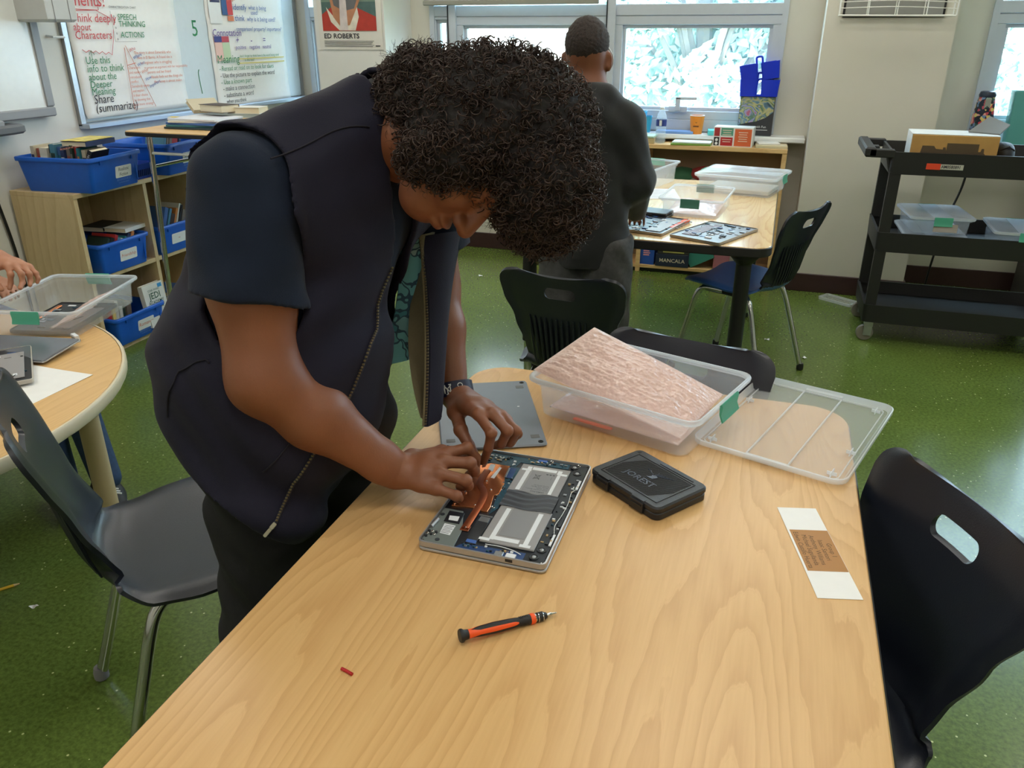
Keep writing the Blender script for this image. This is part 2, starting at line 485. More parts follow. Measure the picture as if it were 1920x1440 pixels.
def window(name, bays, z_split=1.60):
    r = structroot(name)
    x0 = bays[0][0]; x1 = bays[-1][1]
    m = MB(); m.box(x0 + 0.02, x1 - 0.02, 5.582, 5.69, SILL + 0.001, SILL + 0.075, 0.004); m.box(x0 + 0.02, x1 - 0.02, 5.582, 5.69, HEAD - 0.05, HEAD - 0.001, 0.004)
    m.box(x0 + 0.02, x1 - 0.02, 5.579, 5.69, z_split, z_split + 0.068, 0.004)
    part('window_frame', m, WINF, r)
    for k, (a, b, hd) in enumerate(bays):
        sash(r, a + 0.02, b - 0.02, SILL + 0.075, z_split, 5.62, 0.055 if b - a > 0.3 else 0.02, hd)
        part('pane', MB().box(a + 0.03, b - 0.03, 5.63, 5.636, z_split + 0.068, HEAD - 0.05), GLASS, r)
        if k:
            part('mullion', MB().box(a - 0.028, a + 0.028, 5.565, 5.70, SILL, HEAD, 0.005), WINF, r)
            part('gasket', MB().box(a - 0.032, a - 0.024, 5.560, 5.566, SILL + 0.08, z_split + 0.2), GASK, r)
    part('jamb', MB().box(x0 - 0.005, x0 + 0.03, 5.575, 5.70, SILL, HEAD, 0.004), WINF, r)
    part('jamb', MB().box(x1 - 0.03, x1 + 0.005, 5.575, 5.70, SILL, HEAD, 0.004), WINF, r)
    return r
window('window_1', [(-2.42, -2.255, False), (-2.255, -1.145, True), (-1.145, -0.06, True)])
window('window_2', [(1.06, 2.2, False), (2.2, 3.6, False)])
window('window_3', [(-3.40, -3.12, False)])

# roller shade over the left bays
t = thing('roller_shade', 'half drawn grey roller shade across the top of the left window panes', 'window shade', (-1.83, 5.52, 1.668))
part('shade_cloth', MB().box(-0.605, 0.605, -0.002, 0.002, 0.02, 0.93), mat('shade_cloth', (176, 180, 176), 0.8, bump=0.2), t)
part('bottom_bar', MB().box(-0.61, 0.61, -0.012, 0.012, 0.0, 0.03, 0.005), mat('shade_bar', (150, 150, 140), 0.5), t)
part('roller', MB().lathe([(0.03, -0.6), (0.03, 0.6)], 14, T(0, 0, 0.92, 0, 0, PI/2)), WINF, t)

# ceiling lamps
DIFF = emit('lamp_diffuser', (255, 246, 230), 1.6)
for i, x in enumerate((-2.3, 0.0, 2.6)):
    for j, y in enumerate((-1.9, 0.5, 2.6, 4.4)):
        t = thing('ceiling_light', 'recessed fluorescent ceiling panel, row %s from the windows, %s column' % (['fourth', 'third', 'second', 'first'][j], ['left', 'middle', 'right'][i]), 'ceiling light', (x, y, ZC - 0.012), 0, 'fluorescent ceiling panels')
        fr = MB()
        for a, b, c, d in ((-0.62, 0.62, -0.32, -0.29), (-0.62, 0.62, 0.29, 0.32), (-0.62, -0.59, -0.29, 0.29), (0.59, 0.62, -0.29, 0.29)):
            fr.box(a, b, c, d, -0.02, 0.012)
        part('lamp_frame', fr, WHITE, t)
        part('diffuser', MB().box(-0.59, 0.59, -0.29, 0.29, -0.006, 0.010), DIFF, t)
        ld = bpy.data.lights.new('lamp', 'AREA'); ld.shape = 'RECTANGLE'; ld.size = 1.15; ld.size_y = 0.55
        ld.energy = CEIL_W; ld.color = CEIL_COL
        lo = bpy.data.objects.new('lamp', ld); COL.objects.link(lo); lo.parent = t; lo.location = (0, 0, -0.03)

# outside: lawn, sunlit trees, a pale building
struct('ground', MB().box(-30, 30, 5.8, 45, -3.2, -3.0), mat('lawn', (96, 120, 70), 0.9, var=0.2, vscale=2))
bld = thing('building', 'pale sunlit building outside behind the left window panes', 'building', (-7.5, 17, -3.0))
BW = mat('building_render', (236, 236, 232), 0.8, var=0.03, vscale=1)
part('facade', MB().box(-6, 4.2, 0, 5, 0, 11), BW, bld)
for i in range(4):
    for j in range(3):
        part('window', MB().box(-5 + i*2.3, -3.8 + i*2.3, -0.02, 0.05, 1.2 + j*3.2, 3.0 + j*3.2), mat('far_glass', (170, 196, 214), 0.2), bld)
part('parapet', MB().box(-6.15, 4.35, -0.15, 5.1, 11, 11.3), BW, bld)
b2 = thing('building', 'pale blue block far outside behind the trolley window', 'building', (9.5, 20, -3.0))
part('facade', MB().box(-3.4, 8, 0, 5, 0, 6.2), mat('far_render', (214, 224, 232), 0.8), b2)
part('roof_box', MB().box(-2.6, 1.0, 0.6, 4, 6.2, 7.4), mat('far_render', (214, 224, 232), 0.8), b2)
for i in range(4):
    part('window', MB().box(-2.4 + i*2.4, -1.2 + i*2.4, -0.02, 0.05, 3.4, 5.0), mat('far_glass', (170, 196, 214), 0.2), b2)

LEAF = mat('leaf', (190, 214, 200), 0.55, var=0.3, vscale=6)  # leaf colour paled towards white so the foliage looks overexposed
BARK = mat('bark', (120, 108, 96), 0.9, var=0.2, vscale=20, bump=0.5, bscale=30)
def tree(label, loc, h, blobs, n, seed):
    rr = random.Random(seed)
    t = thing('tree', label, 'tree', loc, 0, 'trees outside the window')
    tr = MB(); tr.tube([(0, 0, 0), (0.08, 0, h*0.35), (-0.05, 0.05, h*0.7), (0, 0, h*0.95)], [0.22, 0.17, 0.1, 0.03], 8)
    for b in blobs:
        tr.tube([(0, 0, max(0.5, b[2]*0.6)), (b[0]*0.5, b[1]*0.5, b[2]*0.85), (b[0], b[1], b[2])], [0.07, 0.05, 0.02], 5)
    part('trunk', tr, BARK, t)
    vs = []; fs = []
    for k in range(n):
        b = blobs[rr.randrange(len(blobs))]
        u = rr.gauss(0, 1), rr.gauss(0, 1), rr.gauss(0, 1)
        l = math.sqrt(sum(q*q for q in u)) or 1; q = b[3]*(rr.random()**0.35)
        c = Vector((b[0] + u[0]/l*q, b[1] + u[1]/l*q, b[2] + u[2]/l*q*0.85))
        a = Vector((rr.gauss(0, 1), rr.gauss(0, 1), rr.gauss(0, 1))).normalized(); w = a.orthogonal().normalized()
        L = rr.uniform(0.07, 0.15); W = L*0.55; i = len(vs)
        n3 = a.cross(w)
        vs += [tuple(c - a*L), tuple(c + w*W + n3*0.02), tuple(c + a*L), tuple(c - w*W + n3*0.02)]
        fs += [(i, i+1, i+2, i+3)]
    m = MB(); m.v = vs; m.f = fs
    o = part('foliage', m, LEAF, t, smooth=False); o['kind'] = 'stuff'
rr = random.Random(3)
tree('leafy sunlit tree filling the middle window pane outside', (-1.2, 12.5, -3.0), 7.0,
     [(rr.uniform(-1.9, 2.0), rr.uniform(-0.9, 0.9), rr.uniform(2.6, 6.2), rr.uniform(0.35, 0.7)) for _ in range(26)], 15000, 5)
tree('smaller sunlit tree behind the blue caddies outside', (2.3, 15.6, -3.0), 6.4,
     [(rr.uniform(-1.3, 1.0), rr.uniform(-0.8, 0.8), rr.uniform(2.4, 5.8), rr.uniform(0.35, 0.65)) for _ in range(16)], 8000, 8)

tree('broad shaded tree standing far behind the sunlit one outside', (0.95, 19.5, -3.0), 8.6,
     [(rr.uniform(-3.2, 4.2), rr.uniform(-0.8, 0.8), rr.uniform(2.2, 7.8), rr.uniform(0.6, 1.0)) for _ in range(46)], 16000, 18)
# ================================================================== TABLES AND CHAIRS
BAND = mat('table_edge_band', (30, 28, 28), 0.5)
t = thing('activity_table', 'maple laminate activity table in the foreground with the opened laptop on it', 'table', (-0.215, 0.50, 0))
W, Dp = 0.86, 2.46        # runs from behind the camera's feet to y = 1.73
top = MB(); top.prism(rrect(W - 0.006, Dp - 0.006, 0.085, 8), 0.712, 0.74, 0.0025)
part('tabletop', top, MAPLE, t)
part('edge_band', MB().prism(rrect(W, Dp, 0.088, 8), 0.709, 0.7375, 0.003), BAND, t)
def tleg(x, y, h=0.709, ins=0.30, r=0.024):
    m = MB(); m.lathe([(r + 0.004, 0.22), (r + 0.004, h - 0.06), (r + 0.03, h - 0.03), (r + 0.03, h)], 16, T(x, y, 0))
    return m
for sx in (-1, 1):
    for sy in (-1, 1):
        l = part('leg', tleg(sx*(W/2 - 0.12), sy*(Dp/2 - 0.16)), BLACK, t)
        part('leg_insert', MB().lathe([(0.018, 0.02), (0.023, 0.03), (0.023, 0.24)], 14, T(sx*(W/2 - 0.12), sy*(Dp/2 - 0.16), 0)), CHROME, l)
        part('glide', MB().lathe([(0.024, 0.0), (0.026, 0.012), (0.02, 0.03)], 14, T(sx*(W/2 - 0.12), sy*(Dp/2 - 0.16), 0)), BLACK, l)

# far table
t = thing('activity_table', 'far rectangular table with black edge carrying clear bins and laptop bottoms', 'table', (-0.53, 3.90, 0))
FW, FD = 1.10, 1.50
part('tabletop', MB().prism(rrect(FW - 0.006, FD - 0.006, 0.07, 6), 0.712, 0.74, 0.0025), wood('pale_table', (232, 200, 148), (206, 164, 108), rough=0.17), t)
part('edge_band', MB().prism(rrect(FW, FD, 0.073, 6), 0.700, 0.7375, 0.004), BAND, t)
part('apron', MB().box(-FW/2 + 0.25, FW/2 - 0.25, -FD/2 + 0.30, FD/2 - 0.30, 0.68, 0.699, 0.004), BLACK, t)
for sx in (-1, 1):
    for sy in (-1, 1):
        x, y = sx*(FW/2 - 0.10), sy*(FD/2 - 0.10)
        m = tleg(x, y, r=0.027)
        l = part('leg', m, BLACK, t)
        part('leg_insert', MB().lathe([(0.018, 0.02), (0.024, 0.03), (0.024, 0.24)], 14, T(x, y, 0)), CHROME, l)
        part('glide', MB().lathe([(0.024, 0.0), (0.026, 0.012), (0.02, 0.03)], 14, T(x, y, 0)), BLACK, l)
        g = MB(); g.tube([(x, y - sy*0.02, 0.60), (x, y - sy*0.14, 0.665)], 0.012, 6)
        part('gusset', g, BLACK, t)

# round table at the left (a lower one)
BEIGEP = mat('beige_enamel', (196, 176, 140), 0.4)
RT = 0.64
t = thing('round_table', 'round maple table with cream edge and beige leg at the left edge', 'table', (-2.27, 1.19, 0))
part('tabletop', MB().prism(circ(0.722, 72), RT - 0.031, RT, 0.003), wood('round_maple', (226, 184, 122), (202, 154, 94), rough=0.34, line=0.35), t)
m = MB(); m.loft([[(r*math.cos(2*PI*k/72), r*math.sin(2*PI*k/72), RT + z) for k in range(72)] for r, z in ((0.716, -0.035), (0.728, -0.035), (0.732, -0.028), (0.732, -0.006), (0.728, -0.0005), (0.722, -0.0005))], False, False)
part('edge_band', m, mat('cream_edge', (214, 202, 174), 0.45), t)
for a in (41, 131, 221, 311):
    x, y = 0.60*math.cos(math.radians(a)), 0.60*math.sin(math.radians(a))
    l = part('leg', MB().lathe([(0.030, 0.02), (0.030, RT - 0.16), (0.033, RT - 0.157), (0.033, RT - 0.035)], 18, T(x, y, 0)), BEIGEP, t)
    part('leg_bracket', MB().box(-0.08, 0.0, -0.028, 0.028, RT - 0.14, RT - 0.035, 0.006, M=T(x, y, 0, math.radians(a))), BEIGEP, l)
    part('glide', MB().lathe([(0.03, 0), (0.033, 0.01), (0.031, 0.025)], 16, T(x, y, 0)), BLACK, l)

# ---- moulded school chair; faces local +X, origin on the floor under the seat
def chair_profile():
    pts = [(0.215, 0.432), (0.20, 0.446), (0.15, 0.455), (0.05, 0.450), (-0.06, 0.440), (-0.13, 0.438), (-0.175, 0.452), (-0.198, 0.49), (-0.208, 0.55), (-0.222, 0.63), (-0.245, 0.71), (-0.272, 0.79), (-0.282, 0.812)]
    P = [Vector((x, 0, z)) for x, z in pts]; out = []
    for i in range(len(P) - 1):            # Catmull-Rom
        p0 = P[max(i-1, 0)]; p1 = P[i]; p2 = P[i+1]; p3 = P[min(i+2, len(P)-1)]
        for k in range(6):
            s = k/6
            out.append(0.5*((2*p1) + (p2-p0)*s + (2*p0-5*p1+4*p2-p3)*s*s + (3*p1-p0-3*p2+p3)*s**3))
    out.append(P[-1]); return out
def build_shell():
    pr = chair_profile(); n = len(pr); L = [0]
    for i in range(1, n): L.append(L[-1] + (pr[i]-pr[i-1]).length)
    def halfw(s):
        # half widths along the profile: seat front .. waist .. flared top
        ks = [(0, 0.150), (0.03, 0.200), (0.10, 0.222), (0.30, 0.225), (0.42, 0.205), (0.50, 0.168), (0.56, 0.150), (0.64, 0.152), (0.76, 0.176), (0.88, 0.206), (0.94, 0.212), (0.965, 0.209), (0.982, 0.200), (0.993, 0.186), (1.0, 0.164)]
        for (a, x), (b, y) in zip(ks, ks[1:]):
            if s <= b:
                q = (s - a)/(b - a); q = q*q*(3 - 2*q) if b < 0.9 else q
                return x + (y - x)*q
        return ks[-1][1]
    NU = 26
    g = []
    for i in range(n):
        s = L[i]/L[-1]; w = halfw(s); tg = (pr[min(i+1, n-1)] - pr[max(i-1, 0)]).normalized()
        nrm = Vector((-tg.z, 0, tg.x))
        if nrm.z < 0 and s < 0.3: nrm = -nrm
        # front-facing normal (towards the sitter): up over the seat, +X over the back
        nrm = Vector((tg.z, 0, -tg.x)) if (Vector((tg.z, 0, -tg.x)).dot(Vector((0.5, 0, 1)) if s < 0.5 else Vector((1, 0, 0.2))) > 0) else Vector((-tg.z, 0, tg.x))
        row = []
        for j in range(NU + 1):
            u = -1 + 2*j/NU; u = math.sin(u*PI/2)
            dish = (0.030 if s > 0.55 else 0.016)*(u*u)     # edges curl towards the sitter
            wst = math.exp(-((s - 0.56)/0.10)**2)
            dish += 0.030*wst*abs(u)**3
            edge = -0.012*max(0, abs(u) - 0.86)/0.14         # rolled rim
            if s < 0.08: edge -= 0.0
            row.append(pr[i] + Vector((0, u*w, 0)) + nrm*(dish + edge))
        g.append(row)
    m = MB()
    m.sheet(lambda a, b: g[int(round(b*(n-1)))][int(round(a*NU))], NU, n - 1, 0.0085)
    return m
def boolean_cut(me, cutter_mb, solver='EXACT'):
    a = bpy.data.objects.new('a', me); b = bpy.data.objects.new('b', cutter_mb.mesh('cut'))
    COL.objects.link(a); COL.objects.link(b)
    md = a.modifiers.new('x', 'BOOLEAN'); md.operation = 'DIFFERENCE'; md.object = b; md.solver = solver
    dg = bpy.context.evaluated_depsgraph_get()
    out = bpy.data.meshes.new_from_object(a.evaluated_get(dg))
    bpy.data.objects.remove(a); bpy.data.objects.remove(b)
    if solver == 'EXACT' and min(v.co.x for v in out.vertices) < -0.30: return boolean_cut(me, cutter_mb, 'FAST')
    return out
_slot = MB(); _slot.prism(rrect(0.105, 0.034, 0.0165, 6), -0.15, 0.15, M=Matrix.Translation((-0.258, 0, 0.752)) @ Matrix.Rotation(PI/2, 4, 'Z') @ Matrix.Rotation(PI/2 + 0.28, 4, 'X'))
SHELL_ME = boolean_cut(build_shell().mesh('seat_shell'), _slot)
def split_shell(me):
    V = [tuple(v.co) for v in me.vertices]; out = []
    for seat in (True, False):
        m = MB(); idx = {}
        for p in me.polygons:
            c = p.center
            if (c.z < 0.470 and c.x > -0.20) != seat: continue
            f = []
            for i in p.vertices:
                if i not in idx: idx[i] = len(m.v); m.v.append(V[i])
                f.append(idx[i])
            m.f.append(tuple(f))
        out.append(m.mesh('seat' if seat else 'backrest'))
    return out
SEAT_ME, BACK_ME = split_shell(SHELL_ME)
def leg_path(front, s):
    y = 0.165*s
    if front: return [(0.02, y, 0.425), (0.10, y, 0.424), (0.135, y*1.02, 0.410), (0.155, y*1.06, 0.37), (0.175, y*1.10, 0.28), (0.205, y*1.17, 0.14), (0.232, y*1.24, 0.012)]
    return [(0.02, y*0.9, 0.425), (-0.06, y*0.9, 0.424), (-0.10, y*0.94, 0.405), (-0.125, y*1.0, 0.36), (-0.16, y*1.08, 0.25), (-0.20, y*1.16, 0.12), (-0.235, y*1.22, 0.012)]
def smooth_path(P, k=4):
    P = [Vector(p) for p in P]; out = []
    for i in range(len(P) - 1):
        p0 = P[max(i-1, 0)]; p1 = P[i]; p2 = P[i+1]; p3 = P[min(i+2, len(P)-1)]
        for q in range(k):
            s = q/k
            out.append(0.5*((2*p1) + (p2-p0)*s + (2*p0-5*p1+4*p2-p3)*s*s + (3*p1-p0-3*p2+p3)*s**3))
    out.append(P[-1]); return out
_leg_me = {}
for fr in (True, False):
    for s in (1, -1):
        _leg_me[(fr, s)] = MB().tube(smooth_path(leg_path(fr, s), 5), 0.0125, 12).mesh('leg')
_rail = MB()
for s in (1, -1): _rail.box(-0.09, 0.13, 0.150*s - 0.018, 0.150*s + 0.018, 0.408, 0.436, 0.005)
_rail.box(-0.02, 0.02, -0.16, 0.16, 0.412, 0.432, 0.004)
_rail_me = _rail.mesh('under_frame')
_ribs = MB()
for k in range(13):
    y = -0.118 + 0.236*k/12
    def zx(z): return -0.208 - (z - 0.55)*0.19 - 0.012
    pts = [(zx(z) + 0.030*(y/0.15)**2 + (0.006 if z < 0.5 else 0), y*(0.92 + (z-0.5)*0.5), z) for z in (0.475, 0.52, 0.57, 0.62, 0.66)]
    _ribs.tube(pts, [0.002, 0.0045, 0.005, 0.0045, 0.002], 5)
_rib_me = _ribs.mesh('back_ribs')
_foot_me = {}
def chair(label, loc, rz, shell, group=None, feet=BLACK, legmat=CHROME):
    t = thing('school_chair', label, 'chair', loc, rz, group)
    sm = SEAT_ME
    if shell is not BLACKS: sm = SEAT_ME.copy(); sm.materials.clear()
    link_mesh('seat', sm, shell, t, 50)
    link_mesh('backrest', BACK_ME, BLACKS, t, 50)
    link_mesh('back_ribs', _rib_me, BLACKS, t)
    link_mesh('under_frame', _rail_me, BLACK, t)
    for k, me in _leg_me.items():
        l = link_mesh('leg', me, legmat, t)
        p = leg_path(*k)[-1]; q = leg_path(*k)[-2]
        g = MB(); g.lathe([(0.013, 0.0), (0.0165, 0.004), (0.0165, 0.02), (0.0135, 0.034)], 12, T(p[0], p[1], 0.0))
        part('glide', g, feet, l)
    return t
SKYSEAT = mat('seat_sky_reflection', (66, 106, 170), 0.36, var=0.06, vscale=60, bump=0.1, bscale=300)  # black plastic seat coloured blue in place of the sky it reflects
c_ = chair('slate black moulded school chair with chrome legs beside the standing student in the vest', (-1.145, 1.195, 0), math.radians(50), BLACKS, feet=mat('worn_felt', (136, 134, 138), 0.8))
c_.scale = (1.06, 1.06, 1.06)
chair('black moulded school chair pushed against the right side of the near table', (0.124, 1.124, 0), math.radians(208), BLACKS)
chair('black moulded school chair standing turned away behind the near table, under the hooded student', (-0.565, 2.56, 0), math.radians(83), BLACKS)
chair('black moulded school chair mostly hidden behind the clear bin of pink film', (-0.205, 1.585, 0), math.radians(-102.6), BLACKS)
chair('black school chair with sky reflection coloured into its seat at the right side of the far table', (-0.075, 3.74, 0), math.radians(154), SKYSEAT)
# ================================================================== THINGS ON THE NEAR TABLE
ZT = 0.74
# ---- opened laptop, base up
t = thing('laptop', 'opened silver laptop with bare copper heatsink, boards and batteries', 'laptop', (-0.3665, 1.1185, ZT))
WX, WY = 0.213, 0.322
part('lid_shell', MB().prism(rrect(WX, WY, 0.010, 4), 0.001, 0.0065, 0.0015), SILVER, t)
ch = MB()
o = rrect(WX, WY, 0.010, 4); i_ = rrect(WX - 0.005, WY - 0.005, 0.0075, 4); i2 = rrect(WX - 0.006, WY - 0.006, 0.007, 4)
ch.loft([[(x, y, 0.0075) for x, y in i_], [(x, y, 0.009) for x, y in o], [(x, y, 0.0185) for x, y in o], [(x, y, 0.0190) for x, y in i_], [(x, y, 0.0125) for x, y in i2]], True, True)
base = part('chassis', ch, SILVER, t)
part('inner_tray', MB().prism(rrect(WX - 0.0065, WY - 0.0065, 0.006, 4), 0.0122, 0.0140), PCBK, t)
def plate(name, pts, z0, z1, m, parent=t, bev=0.0003):
    a = sum(pts[i][0]*pts[(i+1) % len(pts)][1] - pts[(i+1) % len(pts)][0]*pts[i][1] for i in range(len(pts)))
    if a < 0: pts = pts[::-1]
    return part(name, MB().prism(pts, z0, z1, bev), m, parent)
hs = plate('heatsink', [(-0.102, 0.092), (-0.078, 0.112), (-0.040, 0.113), (-0.038, 0.075), (-0.030, 0.05), (-0.0285, 0.014), (-0.035, 0.006), (-0.0284, -0.030), (-0.0284, -0.046), (-0.040, -0.046), (-0.041, -0.040), (-0.070, -0.042), (-0.0932, -0.046), (-0.098, 0.0)], 0.014, 0.0172, COPPER)
pp = MB(); pp.tube(smooth_path([(-0.0745, 0.085, 0.0184), (-0.0745, 0.060, 0.0184), (-0.071, 0.034, 0.0184), (-0.058, 0.016, 0.0184), (-0.050, -0.004, 0.0184), (-0.047, -0.04, 0.0184), (-0.046, -0.104, 0.0184)], 5), 0.0064, 8, flat=0.16)
part('heat_pipe', pp, COPPERD, t)
plate('pipe_plate', [(-0.054, -0.095), (-0.039, -0.095), (-0.039, -0.109), (-0.054, -0.109)], 0.0150, 0.0165, COPPERD)
for q in ((-0.046, -0.103), (-0.062, 0.045), (-0.085, 0.0), (-0.045, 0.02), (-0.09, -0.04), (-0.055, -0.035)):
    part('screw', MB().lathe([(0.0022, 0.0170), (0.0022, 0.0184), (0.0014, 0.0188)], 10, T(q[0], q[1], 0.0008)), CHROME, t)
plate('sticker', [(-0.0768, 0.1086), (-0.0673, 0.1097), (-0.064, 0.0834), (-0.0746, 0.0857)], 0.0172, 0.0174, TAPEW, hs)
plate('sticker', [(-0.0571, 0.1032), (-0.0523, 0.1008), (-0.053, 0.0605), (-0.0603, 0.0619)], 0.0172, 0.0174, TAPEW, hs)
STEELG = mat('ssd_shield', (132, 142, 140), 0.4, metal=0.35)
plate('shield_plate', [(-0.1025, -0.055), (-0.068, -0.0555), (-0.050, -0.106), (-0.046, -0.154), (-0.1025, -0.154)], 0.0140, 0.0158, STEELG)
plate('drive_tray', [(-0.0905, -0.062), (-0.063, -0.062), (-0.060, -0.094), (-0.088, -0.094)], 0.0158, 0.0170, PCBK)
plate('label', [(-0.0842, -0.0765), (-0.0671, -0.0746), (-0.0653, -0.0885), (-0.0813, -0.0890)], 0.0170, 0.0172, TAPEW)
lb = plate('label', [(-0.0842, -0.099), (-0.0641, -0.1001), (-0.0633, -0.1283), (-0.0814, -0.1268)], 0.0158, 0.0160, TAPEW)
lm = MB()
for k in range(6): lm.box(-0.081, -0.067 + 0.002*(k % 2), -0.1245 + k*0.004, -0.1235 + k*0.004, 0.0160, 0.0161)
part('print', lm, INK_K, lb)
for q in ((-0.098, -0.075), (-0.078, -0.145)):
    part('grommet', MB().lathe([(0.004, 0.0158), (0.004, 0.0164), (0.002, 0.0166)], 12, T(*q, 0)), mat('dark_zinc', (70, 76, 84), 0.5, metal=0.5), t)
part('hinge_barrel', MB().tube([(-0.1005, -0.118, 0.0175), (-0.0985, -0.094, 0.0175)], 0.0042, 10), STEEL, t)
for k in range(7):
    x = -0.099 + 0.006*(k % 3); y = -0.128 - 0.007*(k//3)
    part('port_pin', MB().lathe([(0.0024, 0.0155), (0.0026, 0.0180), (0.0012, 0.0190)], 8, T(x, y, 0)), CHROME if k % 2 else PCBK, t)
# ribbon
rb = plate('ribbon_cable', [(-0.0378, -0.0571), (-0.0161, -0.0579), (-0.0146, -0.1384), (-0.0337, -0.1375)], 0.0150, 0.0156, mat('ribbon_black', (46, 48, 54), 0.22))
plate('foil', [(-0.034, -0.060), (-0.0175, -0.061), (-0.0170, -0.075), (-0.0340, -0.074)], 0.0156, 0.0159, STEEL, rb)
plate('ribbon_end', [(-0.0330, -0.128), (-0.0165, -0.1285), (-0.0155, -0.137), (-0.0330, -0.1365)], 0.0156, 0.0160, mat('ribbon_blue', (66, 104, 178), 0.4), rb)
plate('ribbon_frame', [(-0.0385, -0.0555), (-0.015, -0.0565), (-0.015, -0.0595), (-0.0385, -0.0585)], 0.0140, 0.0168, STEEL)
# batteries
def battery(x0, x1, y0, y1):
    b = part('battery', MB().box(x0, x1, y0, y1, 0.0140, 0.0176, 0.001), FOILG, t)
    w = 0.008; a = 0.013
    part('white_tape', MB().box(x0 + a, x0 + a + w, y0 + a*0.6, y1 - a*0.6, 0.0176, 0.0178), TAPEW, b); part('white_tape', MB().box(x1 - a - w, x1 - a, y0 + a*0.6, y1 - a*0.6, 0.0176, 0.0178), TAPEW, b)
    return b
b1 = battery(-0.019, 0.073, 0.030, 0.130)
b2 = battery(-0.0125, 0.0785, -0.128, -0.018)
for b, y in ((b1, 0.117), (b2, -0.1145)):
    part('white_tape', MB().box(0.004, 0.05, y - 0.005, y + 0.005, 0.01782, 0.01795), TAPEW, b)
    for x in (-0.006, 0.062):
        part('white_tape', MB().box(x - 0.009, x + 0.009, y - 0.011, y - 0.004, 0.01782, 0.01795), TAPEW, b)
for (x0, x1, y0, y1, b) in ((0.006, 0.054, 0.034, 0.108, b1), (0.012, 0.056, -0.105, -0.022, b2)):
    part('battery_label', MB().box(x0, x1, y0, y1, 0.0178, 0.0180), mat('battery_label', (136, 136, 138), 0.5), b)
pm = MB()
Mt = T(0.03, 0.086, 0.0181, PI)
pm.text('SAMSUNG', 0.0055, T(0.047, 0.041, 0.0181, PI), bold=0.01)
for k, s in enumerate(('Li-ion Polymer Battery', '7.7V  39Wh', 'Model  AA-PBUN', 'Rating 5070mAh')):
    pm.text(s, 0.0042, T(0.050, 0.0475 + 0.005*k, 0.0181, PI))
pm.box(0.046, 0.0465, 0.085, 0.095, 0.01805, 0.0181)
for a, b in (((0.014, 0.080), (0.026, 0.098)), ((0.026, 0.080), (0.014, 0.098)), ((0.014, 0.084), (0.026, 0.084)), ((0.016, 0.084), (0.016, 0.094)), ((0.024, 0.084), (0.024, 0.094)), ((0.015, 0.095), (0.025, 0.095))):
    pm.tube([(a[0], a[1], 0.01805), (b[0], b[1], 0.01805)], 0.0003, 4)
for k in range(3): pm.box(0.034 + 0.006*k, 0.038 + 0.006*k, 0.101, 0.104, 0.01805, 0.0181)
part('print', pm, mat('print_grey', (60, 62, 66), 0.6), b1, smooth=False)
tp = MB(); tp.sheet(lambda a, b: (-0.016 + 0.093*a, -0.022 + 0.054*b + 0.002*math.sin(9*a), 0.0181 + 0.0006*math.sin(b*22 + 3*math.sin(5*a)) + 0.0004), 24, 24, 0.0004)
part('black_tape', tp, TAPEK, t)
# boards
plate('circuit_board', [(-0.098, 0.118), (-0.030, 0.1165), (-0.026, 0.136), (0.066, 0.138), (0.066, 0.156), (-0.098, 0.156)], 0.0140, 0.0150, PCBT)
plate('circuit_board', [(-0.0385, 0.116), (-0.020, 0.116), (-0.0185, 0.03), (-0.0150, -0.026), (-0.0243, -0.050), (-0.0285, 0.0)], 0.0140, 0.0150, PCBT)
plate('circuit_board', [(-0.044, -0.1535), (0.068, -0.1535), (0.068, -0.135), (-0.036, -0.1405)], 0.0140, 0.0150, PCBB)
CHIPS = [PCBK, STEEL, mat('chip_dark', (36, 38, 42), 0.4), mat('cap_tan', (190, 160, 110), 0.5), PCBT, TAPEW]
rc = random.Random(21)
def chips(n, x0, x1, y0, y1, z=0.0150, smin=0.002, smax=0.006, parent=t):
    for k in range(n):
        w = rc.uniform(smin, smax); d = rc.uniform(smin, smax)*0.8; x = rc.uniform(x0, x1); y = rc.uniform(y0, y1)
        part('component', MB().box(x - w/2, x + w/2, y - d/2, y + d/2, z, z + rc.uniform(0.0008, 0.0026), 0.0002), CHIPS[rc.randrange(len(CHIPS))], parent)
chips(26, -0.094, -0.034, 0.120, 0.152); chips(22, -0.020, 0.062, 0.140, 0.153)
chips(24, -0.034, -0.021, -0.03, 0.075, smin=0.0015, smax=0.005)
chips(26, -0.036, 0.062, -0.151, -0.139, smin=0.0015, smax=0.005)
plate('board_connector', [(-0.040, 0.109), (-0.026, 0.109), (-0.023, 0.072), (-0.036, 0.072)], 0.0150, 0.0168, PCBB)
plate('board_connector', [(-0.0405, 0.107), (-0.037, 0.107), (-0.034, 0.072), (-0.0375, 0.072)], 0.0168, 0.0174, STEEL)
plate('ribbon_cable', [(0.004, 0.148), (0.022, 0.148), (0.022, 0.156), (0.004, 0.156)], 0.0152, 0.0165, mat('ribbon_blue', (66, 104, 178), 0.4))
plate('side_rail', [(0.0765, 0.155), (0.1015, 0.155), (0.1015, -0.155), (0.0825, -0.155), (0.080, -0.12), (0.0765, 0.02)], 0.0140, 0.0156, PCBK)
for q in ((0.0763, 0.1468), (0.086, 0.1261), (0.0896, -0.1212), (0.0830, -0.142)):
    sp = part('speaker', MB().lathe([(0.0078, 0.0156), (0.0078, 0.0168), (0.0062, 0.0170), (0.0055, 0.0162)], 20, T(q[0], q[1], 0)), mat('speaker_rubber', (30, 32, 36), 0.5), t)
    part('speaker_dome', MB().lathe([(0.0036, 0.0162), (0.003, 0.0170), (0.001, 0.0174)], 14, T(q[0], q[1], 0)), STEEL, sp)
chips(34, 0.082, 0.099, -0.105, 0.108, 0.0156, 0.002, 0.006)
